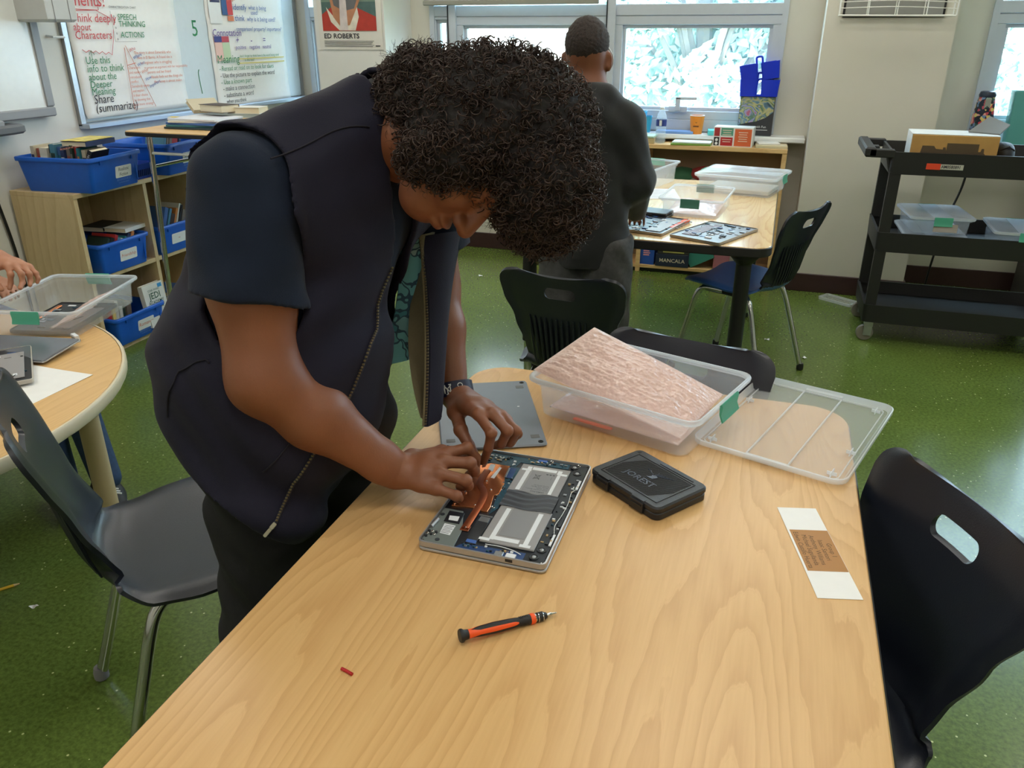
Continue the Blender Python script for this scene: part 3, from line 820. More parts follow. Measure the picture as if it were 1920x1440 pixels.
for y in (0.085, -0.092):
    part('antenna', MB().box(0.0965, 0.1005, y - 0.016, y + 0.016, 0.0156, 0.0176, 0.0003), TAPEW, t)
wm = MB(); wm.tube(smooth_path([(0.097, 0.066, 0.0172), (0.093, 0.055, 0.0176), (0.096, 0.02, 0.0172), (0.095, -0.02, 0.0174), (0.092, -0.05, 0.0172), (0.097, -0.074, 0.0174)], 4), 0.0006, 5)
part('antenna_wire', wm, WHITE, t)
wm = MB(); wm.tube(smooth_path([(0.0, -0.134, 0.0165), (0.022, -0.1335, 0.0170), (0.046, -0.137, 0.0172), (0.062, -0.1435, 0.0168)], 4), 0.0007, 5)
part('speaker_wire', wm, WHITE, t)
for q in ((0.1005, 0.1555), (0.1005, -0.1545), (-0.1, -0.1545), (0.03, 0.1545), (0.083, 0.155), (-0.0235, -0.028), (0.094, 0.075)):
    rg = MB(); rg.tube([(q[0] + 0.0026*math.cos(a*PI/5), q[1] + 0.0026*math.sin(a*PI/5), 0.0162) for a in range(10)], 0.0007, 5, closed=True)
    part('screw_boss', rg, CHROME, t)
part('usb_socket', MB().box(0.040, 0.056, -0.1595, -0.146, 0.0105, 0.0175, 0.0005), TAPEW, t)
part('usb_opening', MB().box(0.042, 0.054, -0.1614, -0.159, 0.0112, 0.0168, 0.0003), PCBK, t)
part('hdmi_socket', MB().box(0.022, 0.036, -0.157, -0.147, 0.0150, 0.0185, 0.0006), STEEL, t)

# ---- bottom cover
t = thing('laptop_cover', 'thin grey laptop bottom cover lying flat beside the opened laptop', 'laptop cover', (-0.532, 1.457, ZT), math.radians(25))
part('panel', MB().prism(rrect(0.213, 0.322, 0.009, 4), 0.0005, 0.0065, 0.0025), GREYM, t)
for sx, sy in ((1, 1), (1, -1), (-1, -1)):
    f = part('rubber_foot', MB().prism(rrect(0.018, 0.014, 0.001, 2, sx*0.086, sy*0.124), 0.0065, 0.0070, 0.0002), mat('rubber_grey', (104, 104, 104), 0.6), t)
    r1 = MB(); r1.lathe([(0.0055, 0.0062), (0.0055, 0.0072), (0.0042, 0.0074), (0.0035, 0.0066), (0.0012, 0.0066), (0.001, 0.0074)], 18, T(sx*0.094, sy*0.148, 0))
    part('screw', r1, mat('screw_black', (36, 36, 38), 0.3, metal=0.6), t)
part('badge', MB().prism(rrect(0.005, 0.004, 0.001, 2, 0.07, 0.02), 0.0065, 0.0068), TAPEW, t)

# ---- ribbed black tool case
t = thing('tool_case', 'flat black ribbed plastic tool case with two latches beside the laptop', 'tool case', (-0.152, 1.256, ZT), math.radians(-36))
CASEM = mat('case_black', (34, 36, 40), 0.42, bump=0.15, bscale=300)
part('lower_half', MB().prism(rrect(0.172, 0.128, 0.014, 5), 0.0, 0.0135, 0.0018), CASEM, t)
part('upper_half', MB().prism(rrect(0.174, 0.130, 0.014, 5), 0.0145, 0.0265, 0.003), CASEM, t)
part('seam', MB().prism(rrect(0.169, 0.125, 0.013, 5), 0.0130, 0.0150), BLACK, t)
fr = MB()
for a, b in (((-0.07, -0.05), (0.07, -0.05)), ((0.07, -0.05), (0.07, 0.046)), ((0.07, 0.046), (-0.07, 0.046)), ((-0.07, 0.046), (-0.07, -0.05)), ((-0.02, 0.052), (0.06, 0.052))):
    fr.tube([(a[0], a[1], 0.0266), (b[0], b[1], 0.0266)], 0.0011, 6)
part('lid_frame', fr, CASEM, t)
for k in range(38):
    u = -0.066 + 0.132*k/37
    # diagonal ribs clipped to the panel
    p0 = [u - 0.045*0.5, -0.046]; p1 = [u + 0.045*0.5, 0.042]
    for q in (p0, p1):
        for lim in (-0.066, 0.066):
            if (lim < 0 and q[0] < lim) or (lim > 0 and q[0] > lim):
                o_ = p1 if q is p0 else p0
                s_ = (lim - o_[0])/((q[0] - o_[0]) or 1e-6); q[1] = o_[1] + (q[1] - o_[1])*s_; q[0] = lim
    part('rib', MB().tube([(p0[0], p0[1], 0.0266), (p1[0], p1[1], 0.0266)], 0.0008, 5), CASEM, t)
for x in (-0.048, 0.040):
    l = part('latch', MB().box(x - 0.016, x + 0.016, -0.0685, -0.0635, 0.003, 0.0235, 0.0012), CASEM, t)
    part('latch_lip', MB().tube([(x - 0.012, -0.069, 0.0175), (x + 0.012, -0.069, 0.0175)], 0.0012, 6), CASEM, l)
    part('latch_recess', MB().box(x - 0.015, x + 0.015, -0.0655, -0.058, 0.0262, 0.02685), BLACK, t)
part('hang_hole', MB().box(-0.079, -0.073, 0.050, 0.056, 0.0262, 0.02685), mat('pure_black', (6, 6, 6), 0.6), t)
lg = MB(); lg.text("JOREST", 0.021, T(-0.040, -0.0235, 0.0274), bold=0.012, xs=1.05)
EMB = mat('emboss_blue', (44, 56, 76), 0.3)
part('lettering', lg, EMB, t, smooth=False)
lg = MB()
lg.prism([(-0.004, -0.002), (0.010, 0.0), (0.014, 0.010), (0.006, 0.014), (0.0, 0.008), (0.004, 0.007)], 0.0268, 0.0276)
for k in range(5):
    lg.tube(smooth_path([(0.004, 0.013, 0.0272), (0.006 + 0.004*k, 0.020, 0.0272), (0.004 + 0.008*k, 0.024 + 0.001*k, 0.0272)], 3), 0.0008, 5)
    if k < 3: lg.tube(smooth_path([(0.002, 0.012, 0.0272), (-0.006 - 0.004*k, 0.015 + 0.002*k, 0.0272), (-0.012 - 0.004*k, 0.020, 0.0272)], 3), 0.0008, 5)
part('emblem', lg, EMB, t)

# ---- precision screwdriver, lying on its side
t = thing('screwdriver', 'black and orange precision screwdriver lying on the bare table', 'screwdriver', (-0.277, 0.826, ZT + 0.0085), math.radians(40.9), rot=(0, math.radians(3.0), math.radians(40.9)))
MX = Matrix.Rotation(PI/2, 4, 'Y')
GRIP = mat('grip_black', (34, 33, 33), 0.55)
part('handle', MB().lathe([(0.0062, -0.058), (0.0058, -0.052), (0.0070, -0.040), (0.0078, -0.020), (0.0070, 0.004), (0.0062, 0.018), (0.0068, 0.030), (0.0072, 0.036), (0.0062, 0.038)], 24, MX), GRIP, t)
part('end_cap', MB().lathe([(0.0086, -0.0700), (0.0095, -0.0685), (0.0095, -0.0660), (0.0072, -0.063), (0.0065, -0.0575)], 24, MX), GRIP, t)
orr = MB()
for a0 in (30, 150, 270):
    def strip(u, v):
        x = -0.0575 + 0.073*v
        r = np.interp(x, [-0.058, -0.052, -0.04, -0.02, 0.004, 0.018], [0.0062, 0.0058, 0.0070, 0.0078, 0.0070, 0.0062]) + 0.0004
        wd = np.interp(v, [0, 0.08, 0.2, 0.93, 1.0], [62, 55, 26, 22, 8])
        a = math.radians(a0 + (u - 0.5)*2*wd)
        return (x, r*math.cos(a), r*math.sin(a))
    orr.grid(strip, 8, 18)
part('orange_grip', orr, ORANGE, t)
part('orange_collar', MB().lathe([(0.0066, 0.034), (0.0077, 0.0355), (0.0077, 0.0405), (0.0066, 0.0418)], 24, MX), ORANGE, t)
part('steel_neck', MB().lathe([(0.0058, 0.041), (0.0058, 0.0445)], 18, MX), CHROME, t)
part('bit_collar', MB().lathe([(0.0064, 0.0440), (0.0068, 0.045), (0.0068, 0.0545), (0.0052, 0.057), (0.0042, 0.060)], 22, MX), GRIP, t)
for x in (0.0465, 0.0535):
    part('silver_ring', MB().lathe([(0.0069, x - 0.0006), (0.0072, x), (0.0069, x + 0.0006)], 22, MX), CHROME, t)
part('bit', MB().lathe([(0.0026, 0.059), (0.0026, 0.067), (0.0014, 0.070), (0.0013, 0.074), (0.0005, 0.0765)], 10, MX), CHROME, t)
gm = MB()
for k in range(6):
    for a0 in (75, 195, 315):
        a = math.radians(a0); x = 0.019 + 0.0024*k; r = 0.0066 + 0.00005*k
        gm.tube([(x, r*math.cos(a - 0.4), r*math.sin(a - 0.4)), (x, r*math.cos(a), r*math.sin(a)), (x, r*math.cos(a + 0.4), r*math.sin(a + 0.4))], 0.0006, 5)
part('grip_ridges', gm, GRIP, t)

# ---- scrap of red tubing
tag(part('tubing_scrap', MB(T(-0.449, 0.684, ZT + 0.0022, math.radians(-15))).tube([(-0.0095, 0, 0), (0, 0.0003, 0), (0.0095, 0, 0)], 0.0022, 10), mat('red_tube', (178, 20, 26), 0.4)), 'tiny scrap of red tubing on the bare table top', 'scrap')

# ---- group card
t = thing('name_card', 'white paper name card with brown printed panel near the right table edge', 'card', (0.1365, 1.157, ZT), math.radians(14.5))
part('card', MB().sheet(lambda a, b: (-0.033 + 0.066*a, -0.122 + 0.244*b, 0.0006 + 0.0004*math.sin(3*b)), 2, 10, 0.0004), PAPER, t)
part('printed_panel', MB().box(-0.0295, 0.0325, -0.0575, 0.0535, 0.00125, 0.00138), mat('brown_print', (176, 124, 62), 0.6), t)
tx = MB()
for k, (s, off) in enumerate((('Group 1', 0.0), ('Isaac Santori', 0.0), ('Anthony Williams', 0.0), ('Michael Sugullanda', 0.0), ('Edwin Castillo Huerta', 0.0))):
    tx.text(s, 0.0112, T(0.0195 - 0.0112*k, -0.002, 0.00145, -PI/2), align='CENTER', xs=0.98)
part('lettering', tx, mat('print_brown', (84, 60, 34), 0.7), t, smooth=False)

# ---- clear clip bins
def clear_bin(label, loc, rz, L=0.39, W=0.295, h=0.09, latch=TEAL, group=None, lid=False, tilt=0, body=BIN, latches=(1, -1), n_lid=1):
    t = thing('storage_bin', label, 'bin', loc, rz, group)
    bl, bw = L*0.865, W*0.86
    def ring(l, w, r, z): return [(x, y, z) for x, y in rrect(l, w, r, 4)]
    m = MB()
    e = 0.0016
    m.loft([ring(bl - 0.012, bw - 0.012, 0.02, 0.0006), ring(bl, bw, 0.022, 0.005), ring(L - 0.036, W - 0.036, 0.024, h*0.78), ring(L - 0.022, W - 0.022, 0.024, h*0.80), ring(L - 0.018, W - 0.018, 0.024, h - 0.004),
            ring(L - 0.018 - 2*e, W - 0.018 - 2*e, 0.023, h - 0.004), ring(L - 0.022 - 2*e, W - 0.022 - 2*e, 0.023, h*0.80 + e), ring(L - 0.036 - 2*e, W - 0.036 - 2*e, 0.023, h*0.78 + e), ring(bl - 2*e, bw - 2*e, 0.021, 0.005 + e), ring(bl - 0.014, bw - 0.014, 0.02, 0.0006 + e)], True, True)
    part('bin_body', m, body, t, angle=60)
    rm = MB()
    rm.loft([ring(L - 0.018, W - 0.018, 0.024, h - 0.010), ring(L - 0.002, W - 0.002, 0.027, h - 0.009), ring(L, W, 0.028, h - 0.004), ring(L - 0.003, W - 0.003, 0.027, h), ring(L - 0.014, W - 0.014, 0.024, h), ring(L - 0.019, W - 0.019, 0.023, h - 0.004)], False, False)
    part('rim', rm, BINRIM, t, angle=70)
    for s in latches:
        lm = MB(); x = L/2
        prof = [(x - 0.001, h - 0.002), (x + 0.003, h + 0.002 if not lid else h + 0.006), (x + 0.006, h - 0.004), (x + 0.004, h - 0.022), (x + 0.010, h - 0.036), (x + 0.007, h - 0.038), (x + 0.0005, h - 0.022)]
        rings = [[(s*px, y, pz) for px, pz in prof] for y in (-0.042, -0.04, 0.04, 0.042)]
        lm.loft(rings)
        part('latch', lm, latch, t)
    if lid:
        lm = MB(); q = 0.0
        lm.loft([ring(L + 0.002, W + 0.002, 0.028, h - 0.006), ring(L + 0.004, W + 0.004, 0.028, h + 0.003), ring(L - 0.01, W - 0.01, 0.026, h + 0.006), ring(L - 0.03, W - 0.03, 0.022, h + 0.003)], False, True)
        part('lid', lm, LIDRIM, t, angle=60)
        part('lid_band', MB().box(-L/2 + 0.015, L/2 - 0.015, -0.045, 0.045, h + 0.0025, h + 0.0045, 0.0005), BINRIM, t)
    return t
NB = clear_bin('large clear open bin with green latch holding pink film on the near table', (-0.223, 1.562, ZT), math.radians(-18), 0.395, 0.30, 0.092, latches=(1, -1))
# pink bubble film pouch
def pouch(label, A, B, C, D_, loc, rz, thick=0.02, lumps=0.004, seed=1, n=44, bub=0.0):
    t = thing('bubble_pouch', label, 'bubble wrap', loc, rz)
    A, B, C, D_ = Vector(A), Vector(B), Vector(C), Vector(D_)
    lu = (D_ - A).length; lv = (B - A).length
    def surf(u, v, side):
        p = (A*(1-u) + D_*u)*(1-v) + (B*(1-u) + C*u)*v
        bulge = (math.sin(PI*u)*math.sin(PI*v))**0.6*thick
        nz = mnoise.noise(Vector((u*5 + seed, v*5, side)))*lumps + mnoise.noise(Vector((u*19 + seed, v*19, side)))*lumps*0.6
        if bub:
            x, y = u*lu/0.0085, v*lv/0.0085
            x += 0.25*mnoise.noise(Vector((u*9, v*9, 3))); y += 0.25*mnoise.noise(Vector((u*9, v*9, 7)))
            r2 = ((x + 0.5*(math.floor(y) % 2)) % 1.0 - 0.5)**2 + ((y % 1.0) - 0.5)**2
            nz += bub*max(0.0, 1 - r2/0.2)*(0.6 + 0.8*mnoise.noise(Vector((math.floor(x)*1.7, math.floor(y)*2.3, seed)))) + 0.006*max(0.0, mnoise.noise(Vector((u*3 + 2*v + seed, v*2.2, 9))))
        q = 0.0012 if side > 0 else -0.0012
        e = min(u, v, 1-u, 1-v)*12
        return p + Vector((0, 0, side*bulge + nz*min(1, e) + q))
    m = MB()
    m.grid(lambda a, b: surf(a, b, 1.0), n, n)
    m.grid(lambda a, b: surf(1-a, b, -0.55), 40, 40)
    part('film', m, PINK, t, angle=180)
    sm = MB(); sm.tube([tuple(surf(k/20, 1.0, 0)) for k in range(21)], 0.002, 5); sm.tube([tuple(surf(0.0, k/20, 0)) for k in range(21)], 0.002, 5)
    part('seam', sm, LIDRIM, t)
    return t
pouch('pink bubble film pouch sticking up out of the near clear bin', (-0.178, -0.140, 0.108), (-0.134, 0.030, 0.162), (0.150, 0.098, 0.050), (0.148, -0.108, 0.032), (-0.223, 1.562, ZT), math.radians(-18), 0.020, 0.0045, n=150, bub=0.0013)
pouch('flat pink bubble film pouch lining the floor of the near clear bin', (-0.150, -0.118, 0.022), (-0.150, 0.05, 0.030), (0.150, 0.05, 0.030), (0.150, -0.118, 0.022), (-0.223, 1.562, ZT), math.radians(-18), 0.018, seed=4)
# orange pry tool inside the bin
t = thing('pry_tool', 'orange plastic pry tool lying inside the clear bin of pink film', 'tool', (-0.300, 1.459, ZT + 0.012), math.radians(-16))
part('bar', MB().prism([(-0.045, -0.004), (0.035, -0.005), (0.045, -0.003), (0.045, 0.003), (0.035, 0.005), (-0.045, 0.004)], 0, 0.004, 0.0008), ORANGE, t)
part('print', MB().box(-0.004, 0.004, -0.0042, -0.0040, 0.001, 0.003), INK_K, t)

# ---- bin lid upside down, overhanging the table's right edge
t = thing('plastic_lid', 'clear plastic bin lid lying upside down over the table corner', 'lid', (0.107, 1.603, ZT), math.radians(72))
L_, W_ = 0.402, 0.300
def lring(l, w, r, z): return [(x, y, z) for x, y in rrect(l, w, r, 5)]
m = MB(); m.prism(rrect(L_ - 0.02, W_ - 0.02, 0.02, 5), 0.0008, 0.0026, 0.0004)
part('lid_panel', m, LIDM, t)
m = MB(); m.loft([lring(L_ - 0.012, W_ - 0.012, 0.024, 0.0006), lring(L_, W_, 0.028, 0.004), lring(L_ + 0.001, W_ + 0.001, 0.028, 0.014), lring(L_ - 0.004, W_ - 0.004, 0.027, 0.015), lring(L_ - 0.014, W_ - 0.014, 0.023, 0.004), lring(L_ - 0.020, W_ - 0.020, 0.02, 0.0028)], False, False)
part('rim', m, LIDRIM, t, angle=70)
m = MB(); m.loft([lring(L_ - 0.034, W_ - 0.034, 0.014, 0.0026), lring(L_ - 0.034, W_ - 0.034, 0.014, 0.006), lring(L_ - 0.038, W_ - 0.038, 0.013, 0.006), lring(L_ - 0.038, W_ - 0.038, 0.013, 0.0026)], False, False)
part('inner_ridge', m, LIDRIM, t, angle=50)
for y in (-0.041, 0.041):
    part('channel_wall', MB().box(-L_/2 + 0.02, L_/2 - 0.02, y - 0.0014, y + 0.0014, 0.0026, 0.0075, 0.0005), LIDRIM, t)
for x in (-1, 1):
    part('latch_notch', MB().box(x*(L_/2 - 0.011) - 0.006, x*(L_/2 - 0.011) + 0.006, -0.041, 0.041, 0.0026, 0.0095, 0.001), LIDRIM, t)
for x, y in ((0.165, 0.118), (0.165, -0.118), (-0.165, 0.118), (-0.165, -0.118), (-0.06, -0.125), (0.06, 0.125)):
    part('stacking_tab', MB().box(x - 0.012, x + 0.012, y - 0.001, y + 0.001, 0.0026, 0.012, 0.0004, M=None).box(x - 0.001, x + 0.001, y - 0.009, y + 0.009, 0.0026, 0.010, 0.0004), LIDRIM, t)
# ================================================================== LEFT SIDE: round table things, shelf, boards
zr = 0.64
clear_bin('clear open bin with teal latches on the round table at left', (-2.156, 1.902, zr), math.radians(-75), 0.41, 0.31, 0.09)
pouch('pink bubble film pouch inside the bin on the round table', (-0.13, 0.02, 0.020), (-0.13, 0.12, 0.07), (0.16, 0.125, 0.062), (0.16, 0.03, 0.016), (-2.156, 1.902, zr), math.radians(-75), 0.012, seed=9)
def open_laptop(label, loc, rz, w=0.21, d=0.30, seed=1, frame=SILVER, dense=26, copper=True, group=None, red=False, z=0.0):
    t = thing('opened_laptop', label, 'laptop', loc, rz, group)
    r = random.Random(seed)
    o = rrect(w, d, 0.008, 3); i_ = rrect(w - 0.006, d - 0.006, 0.006, 3)
    m = MB(); m.loft([[(x, y, 0.001) for x, y in i_], [(x, y, 0.003) for x, y in o], [(x, y, 0.013) for x, y in o], [(x, y, 0.0135) for x, y in i_], [(x, y, 0.009) for x, y in i_]])
    part('chassis', m, frame, t)
    part('inner_tray', MB().prism(rrect(w - 0.0075, d - 0.0075, 0.005, 3), 0.0085, 0.0102), mat('tray_grey', (120, 118, 116), 0.4, metal=0.3) if red else PCBK, t)
    M4 = [STEEL, PCBK, PCBB, FOILG, TAPEW, PCBT]
    if red: part('keyboard_back', MB().box(-w/2 + 0.03, -w/2 + 0.085, -d/2 + 0.05, d/2 - 0.05, 0.0102, 0.0125, 0.0005), mat('keyboard_mauve', (120, 104, 108), 0.5, var=0.3, vscale=150), t)
    else: part('battery', MB().box(w/2 - 0.085, w/2 - 0.02, -d/2 + 0.03, d/2 - 0.05, 0.0102, 0.0135, 0.001), FOILG, t)
    if copper: part('heat_pipe', MB().tube([(-w/2 + 0.02, -d/2 + 0.06, 0.0130), (-w/2 + 0.025, 0, 0.0130), (-w/2 + 0.02, d/2 - 0.04, 0.0130)], 0.008, 8, flat=0.3), COPPER, t)
    for k in range(dense):
        x = r.uniform(-w/2 + 0.015, w/2 - 0.015); y = r.uniform(-d/2 + 0.02, d/2 - 0.02); a = r.uniform(0.006, 0.026); b = r.uniform(0.005, 0.018)
        x = max(-w/2 + 0.005 + a/2, min(w/2 - 0.005 - a/2, x)); y = max(-d/2 + 0.005 + b/2, min(d/2 - 0.005 - b/2, y))
        part('component', MB().box(x - a/2, x + a/2, y - b/2, y + b/2, 0.0102, 0.0115 + r.uniform(0, 0.004), 0.0005), M4[r.randrange(6)], t)
    for k in range(6):
        x = r.uniform(-w/2 + 0.03, w/2 - 0.03); y = r.uniform(-d/2 + 0.05, d/2 - 0.05)
        part('cable', MB().tube(smooth_path([(x, y, 0.0135), (x + r.uniform(-.02, .02), y + r.uniform(-.03, .03), 0.015), (x + r.uniform(-.03, .03), y + r.uniform(-.05, .05), 0.0135)], 4), 0.0011, 5), PCBK, t)
    return t
open_laptop('dark laptop base with orange strip lying inside the bin on the round table', (-2.14, 1.875, zr + 0.005), math.radians(14), 0.20, 0.28, 5, frame=mat('chassis_dark', (90, 88, 86), 0.4, metal=0.4), dense=22)
open_laptop('laptop base with white wires at the near edge of the round table', (-1.985, 1.462, zr + 0.006), math.radians(48), 0.205, 0.29, 9, frame=mat('chassis_warm', (186, 180, 170), 0.4, metal=0.2), dense=30, copper=False)
t = thing('screen_panel', 'flat grey laptop screen panel lying in front of the bin on the round table', 'screen', (-2.055, 1.612, zr + 0.012), math.radians(8), rot=(math.radians(3), math.radians(-1), math.radians(8)))
part('panel', MB().prism(rrect(0.30, 0.155, 0.006, 3), 0, 0.006, 0.0015), mat('lid_grey', (120, 126, 136), 0.25, metal=0.4), t)
part('edge', MB().prism(rrect(0.304, 0.159, 0.007, 3), -0.002, 0.002, 0.0008), SILVER, t)
t = thing('hinge_bracket', 'small white and black hinge bracket on the round table', 'part', (-1.965, 1.738, zr), math.radians(-25))
part('plate', MB().box(-0.018, 0.018, -0.006, 0.006, 0.0, 0.022, 0.001), TAPEW, t)
for q in (-0.011, 0.0, 0.011): part('hole', MB().box(q - 0.003, q + 0.003, -0.0066, -0.006, 0.009, 0.016), PCBK, t)
part('clip', MB().box(-0.03, 0.01, 0.004, 0.010, 0.0, 0.008, 0.001), STEEL, t)
tag(part('sheet_of_paper', MB(T(-1.825, 1.406, zr + 0.0012, math.radians(-1))).sheet(lambda a, b: (-0.108 + 0.216*a, -0.14 + 0.28*b, 0.0008*math.sin(4*a + 3*b)), 6, 6, 0.0006), PAPER), 'white sheet of paper under the laptop base on the round table', 'paper')
tag(part('sheet_of_paper', MB(T(-2.06, 1.33, zr + 0.0030, math.radians(20))).sheet(lambda a, b: (-0.108 + 0.216*a, -0.14 + 0.28*b, 0.0008*math.sin(4*a + 3*b)), 6, 6, 0.0006), PAPER), 'white sheet of paper behind the slate chair on the round table', 'paper')

# ---- birch cubby shelf against the left wall
t = thing('cubby_shelf', 'birch plywood cubby shelf holding blue book bins along the left wall', 'shelf', (-3.29, 3.72, 0))
SX0, SX1, SY0, SY1, SZ = -0.19, 0.19, -0.815, 0.85, 0.81
part('top_board', MB().box(SX0, SX1 + 0.003, SY0, SY1, SZ - 0.022, SZ, 0.002), BIRCH, t)
part('back_board', MB().box(SX0, SX0 + 0.008, SY0 + 0.02, SY1 - 0.02, 0.0, SZ - 0.022), BIRCH, t)
ys_ = [SY0, SY0 + 0.455, SY0 + 0.455*2 + 0.0, SY0 + 0.455*3, SY1]
for k, y in enumerate((SY0, -0.366, 0.035, 0.440, SY1 - 0.022)):
    part('side_board' if k in (0, 4) else 'divider', MB().box(SX0, SX1, y, y + 0.022, 0.0 if k in (0, 4) else 0.03, SZ - 0.022, 0.0015), BIRCH, t)
for z in (0.03, 0.40):
    part('shelf_board', MB().box(SX0 + 0.008, SX1 - 0.002, SY0 + 0.022, SY1 - 0.022, z - 0.022 if z > 0.1 else 0.008, z, 0.0015), BIRCH, t)
part('plinth', MB().box(SX1 - 0.02, SX1 - 0.004, SY0 + 0.022, SY1 - 0.022, 0.0, 0.03), BIRCH, t)
BOOKC = [(196, 186, 160), (150, 84, 70), (210, 206, 190), (46, 60, 96), (74, 128, 150), (60, 96, 150), (120, 112, 104), (40, 60, 50), (170, 40, 44), (28, 28, 32), (226, 200, 120), (88, 60, 90), (36, 110, 116), (222, 222, 214), (64, 46, 40), (190, 120, 60)]
bookmats = [mat('book_cover_%d' % k, c, 0.5) for k, c in enumerate(BOOKC)]
PAGES = mat('book_pages', (226, 214, 186), 0.8, bump=0.3, bscale=20, stretch=(1, 1, 30))
_bk = 0
def book(label, M4, w, h, d, m, group):
    """spine along local y=0 face; w thickness (x), d depth (y), h height (z)"""
    t = thing('book', label, 'book', M4.translation, 0, group, rot=M4.to_euler())
    c = MB(); e = 0.0015
    c.box(-w/2, -w/2 + e, 0, d, 0, h); c.box(w/2 - e, w/2, 0, d, 0, h); c.box(-w/2, w/2, -0.001, 0.001, 0, h)
    part('cover', c, m, t)
    part('pages', MB().box(-w/2 + e, w/2 - e, 0.001, d - 0.004, 0.003, h - 0.003), PAGES, t)
    return t
ORD = ['first', 'second', 'third', 'fourth', 'fifth', 'sixth', 'seventh', 'eighth', 'ninth', 'tenth', 'eleventh', 'twelfth', 'thirteenth']
def bluebin(label, loc, rz, L=0.40, W=0.35, h=0.155, text=None, tcol=INK_K, brand=True, tsize=0.028, tpos=0.0):
    """local +X is the labelled front"""
    t = thing('book_bin', label, 'bin', loc, rz, 'blue plastic book bins')
    def ring(l, w, r, z): return [(x, y, z) for x, y in rrect(l, w, r, 4)]
    m = MB(); e = 0.004
    m.loft([ring(L*0.84, W*0.86, 0.012, 0.0), ring(L*0.85, W*0.87, 0.014, 0.004), ring(L - 0.02, W - 0.02, 0.02, h - 0.018), ring(L - 0.02 - e, W - 0.02 - e, 0.02, h - 0.006), ring(L*0.85 - e*2, W*0.87 - e*2, 0.014, 0.008)], True, True)
    part('bin_body', m, BLUEP, t, angle=50)
    r = MB(); r.loft([ring(L - 0.022, W - 0.022, 0.02, h - 0.02), ring(L, W, 0.026, h - 0.018), ring(L + 0.002, W + 0.002, 0.027, h - 0.004), ring(L - 0.004, W - 0.004, 0.024, h), ring(L - 0.024, W - 0.024, 0.02, h), ring(L - 0.028, W - 0.028, 0.018, h - 0.012)], False, False)
    part('rim', r, BLUEP, t, angle=50)
    for y in (-W*0.30, W*0.30):
        part('rib', MB().box(L/2 - 0.016, L/2 - 0.004, y - 0.004, y + 0.004, h - 0.036, h - 0.018, 0.001), BLUEP, t)
    part('recess_frame', MB().box(L/2*0.92 - 0.0045, L/2*0.92 + 0.001, W*0.37, W*0.385, 0.02, h - 0.03, 0.0005), BLUEP, t)
    if text:
        # label plate lies on the sloping front face
        sl = math.atan2((L - 0.02)/2 - L*0.85/2, h - 0.022)
        xf = lambda z: L*0.85/2 + (z - 0.004)*math.tan(sl) + 0.0012
        Mf = Matrix.Translation((xf(h*0.46), tpos, h*0.46)) @ Matrix.Rotation(sl, 4, 'Y') @ Matrix.Rotation(PI/2, 4, 'Y') @ Matrix.Rotation(PI/2, 4, 'Z')
        w_, h_ = 0.115, 0.056
        lb = part('label_card', MB(Mf).prism(rrect(w_, h_, 0.006, 3), 0, 0.0008), PAPER, t)
        tm = MB(Mf)
        ln = text.split('\n')
        for k, s in enumerate(ln):
            tm.text(s, tsize if len(ln) == 1 else 0.023, T(0, (-0.008 if len(ln) == 1 else 0.004 - 0.025*k), 0.0011), align='CENTER', shear=0.12)
        part('lettering', tm, tcol, lb, smooth=False)
        if brand:
            bm = MB(Matrix.Translation((xf(h*0.17), tpos, h*0.17)) @ Matrix.Rotation(sl, 4, 'Y') @ Matrix.Rotation(PI/2, 4, 'Y') @ Matrix.Rotation(PI/2, 4, 'Z'))
            bm.text('BOOKSOURCE', 0.015, T(0, 0.004, 0.0006), align='CENTER'); bm.text('CLASSROOM LIBRARY', 0.008, T(0, -0.008, 0.0006), align='CENTER')
            part('brand_print', bm, mat('print_paleblue', (120, 160, 220), 0.5), t, smooth=False)
    return t
def fill_books(bin_label, loc, rz, n, y0, y1, z, group, seed, lean=0.0, h=(0.13, 0.18), x=0.0):
    r = random.Random(seed); y = y0; k = 0
    while y < y1 and k < n:
        w = r.uniform(0.012, 0.03); hh = r.uniform(*h); m = bookmats[r.randrange(len(bookmats))]
        Mb = T(*loc, rz) @ Matrix.Translation((x + 0.12, y + w/2, z)) @ Matrix.Rotation(PI/2, 4, 'Z') @ Matrix.Rotation(lean + r.uniform(-0.04, 0.04), 4, 'Y')
        book('%s book from the left standing in %s' % (ORD[k] if k < 13 else 'last', bin_label), Mb, w, hh, 0.13 + r.uniform(-0.02, 0.02), m, group)
        y += w + 0.0045; k += 1
rzf = math.radians(5)
B1 = (-3.215, 3.105, SZ)
bluebin('blue book bin labelled Realistic Fiction on top of the cubby shelf', B1, rzf, 0.42, 0.375, 0.16, 'Realistic\nFiction', tpos=0.05)
rf = [(0, 0.018), (1, 0.024), (2, 0.040), (9, 0.012), (4, 0.026), (5, 0.022), (3, 0.020), (6, 0.026), (7, 0.012), (8, 0.016), (12, 0.014), (0, 0.020)]
xx = -0.168
for k, (ci, wk) in enumerate(rf):
    hh = 0.185 + 0.012*math.sin(5*k)
    Mb = T(*B1, rzf) @ Matrix.Translation((xx + wk/2, -0.118 + 0.012*(k % 2), 0.016)) @ Matrix.Rotation(0.05, 4, 'Y')
    tb = book('%s book from the wall in the row in the Realistic Fiction bin' % ORD[k], Mb, wk, hh, 0.125, bookmats[ci], 'books in the Realistic Fiction bin')
    part('spine_band', MB().box(-wk/2 + 0.002, wk/2 - 0.002, -0.0016, -0.0008, hh*0.62, hh*0.80), bookmats[(ci*5 + 3) % 16], tb)
    xx += wk + 0.0035
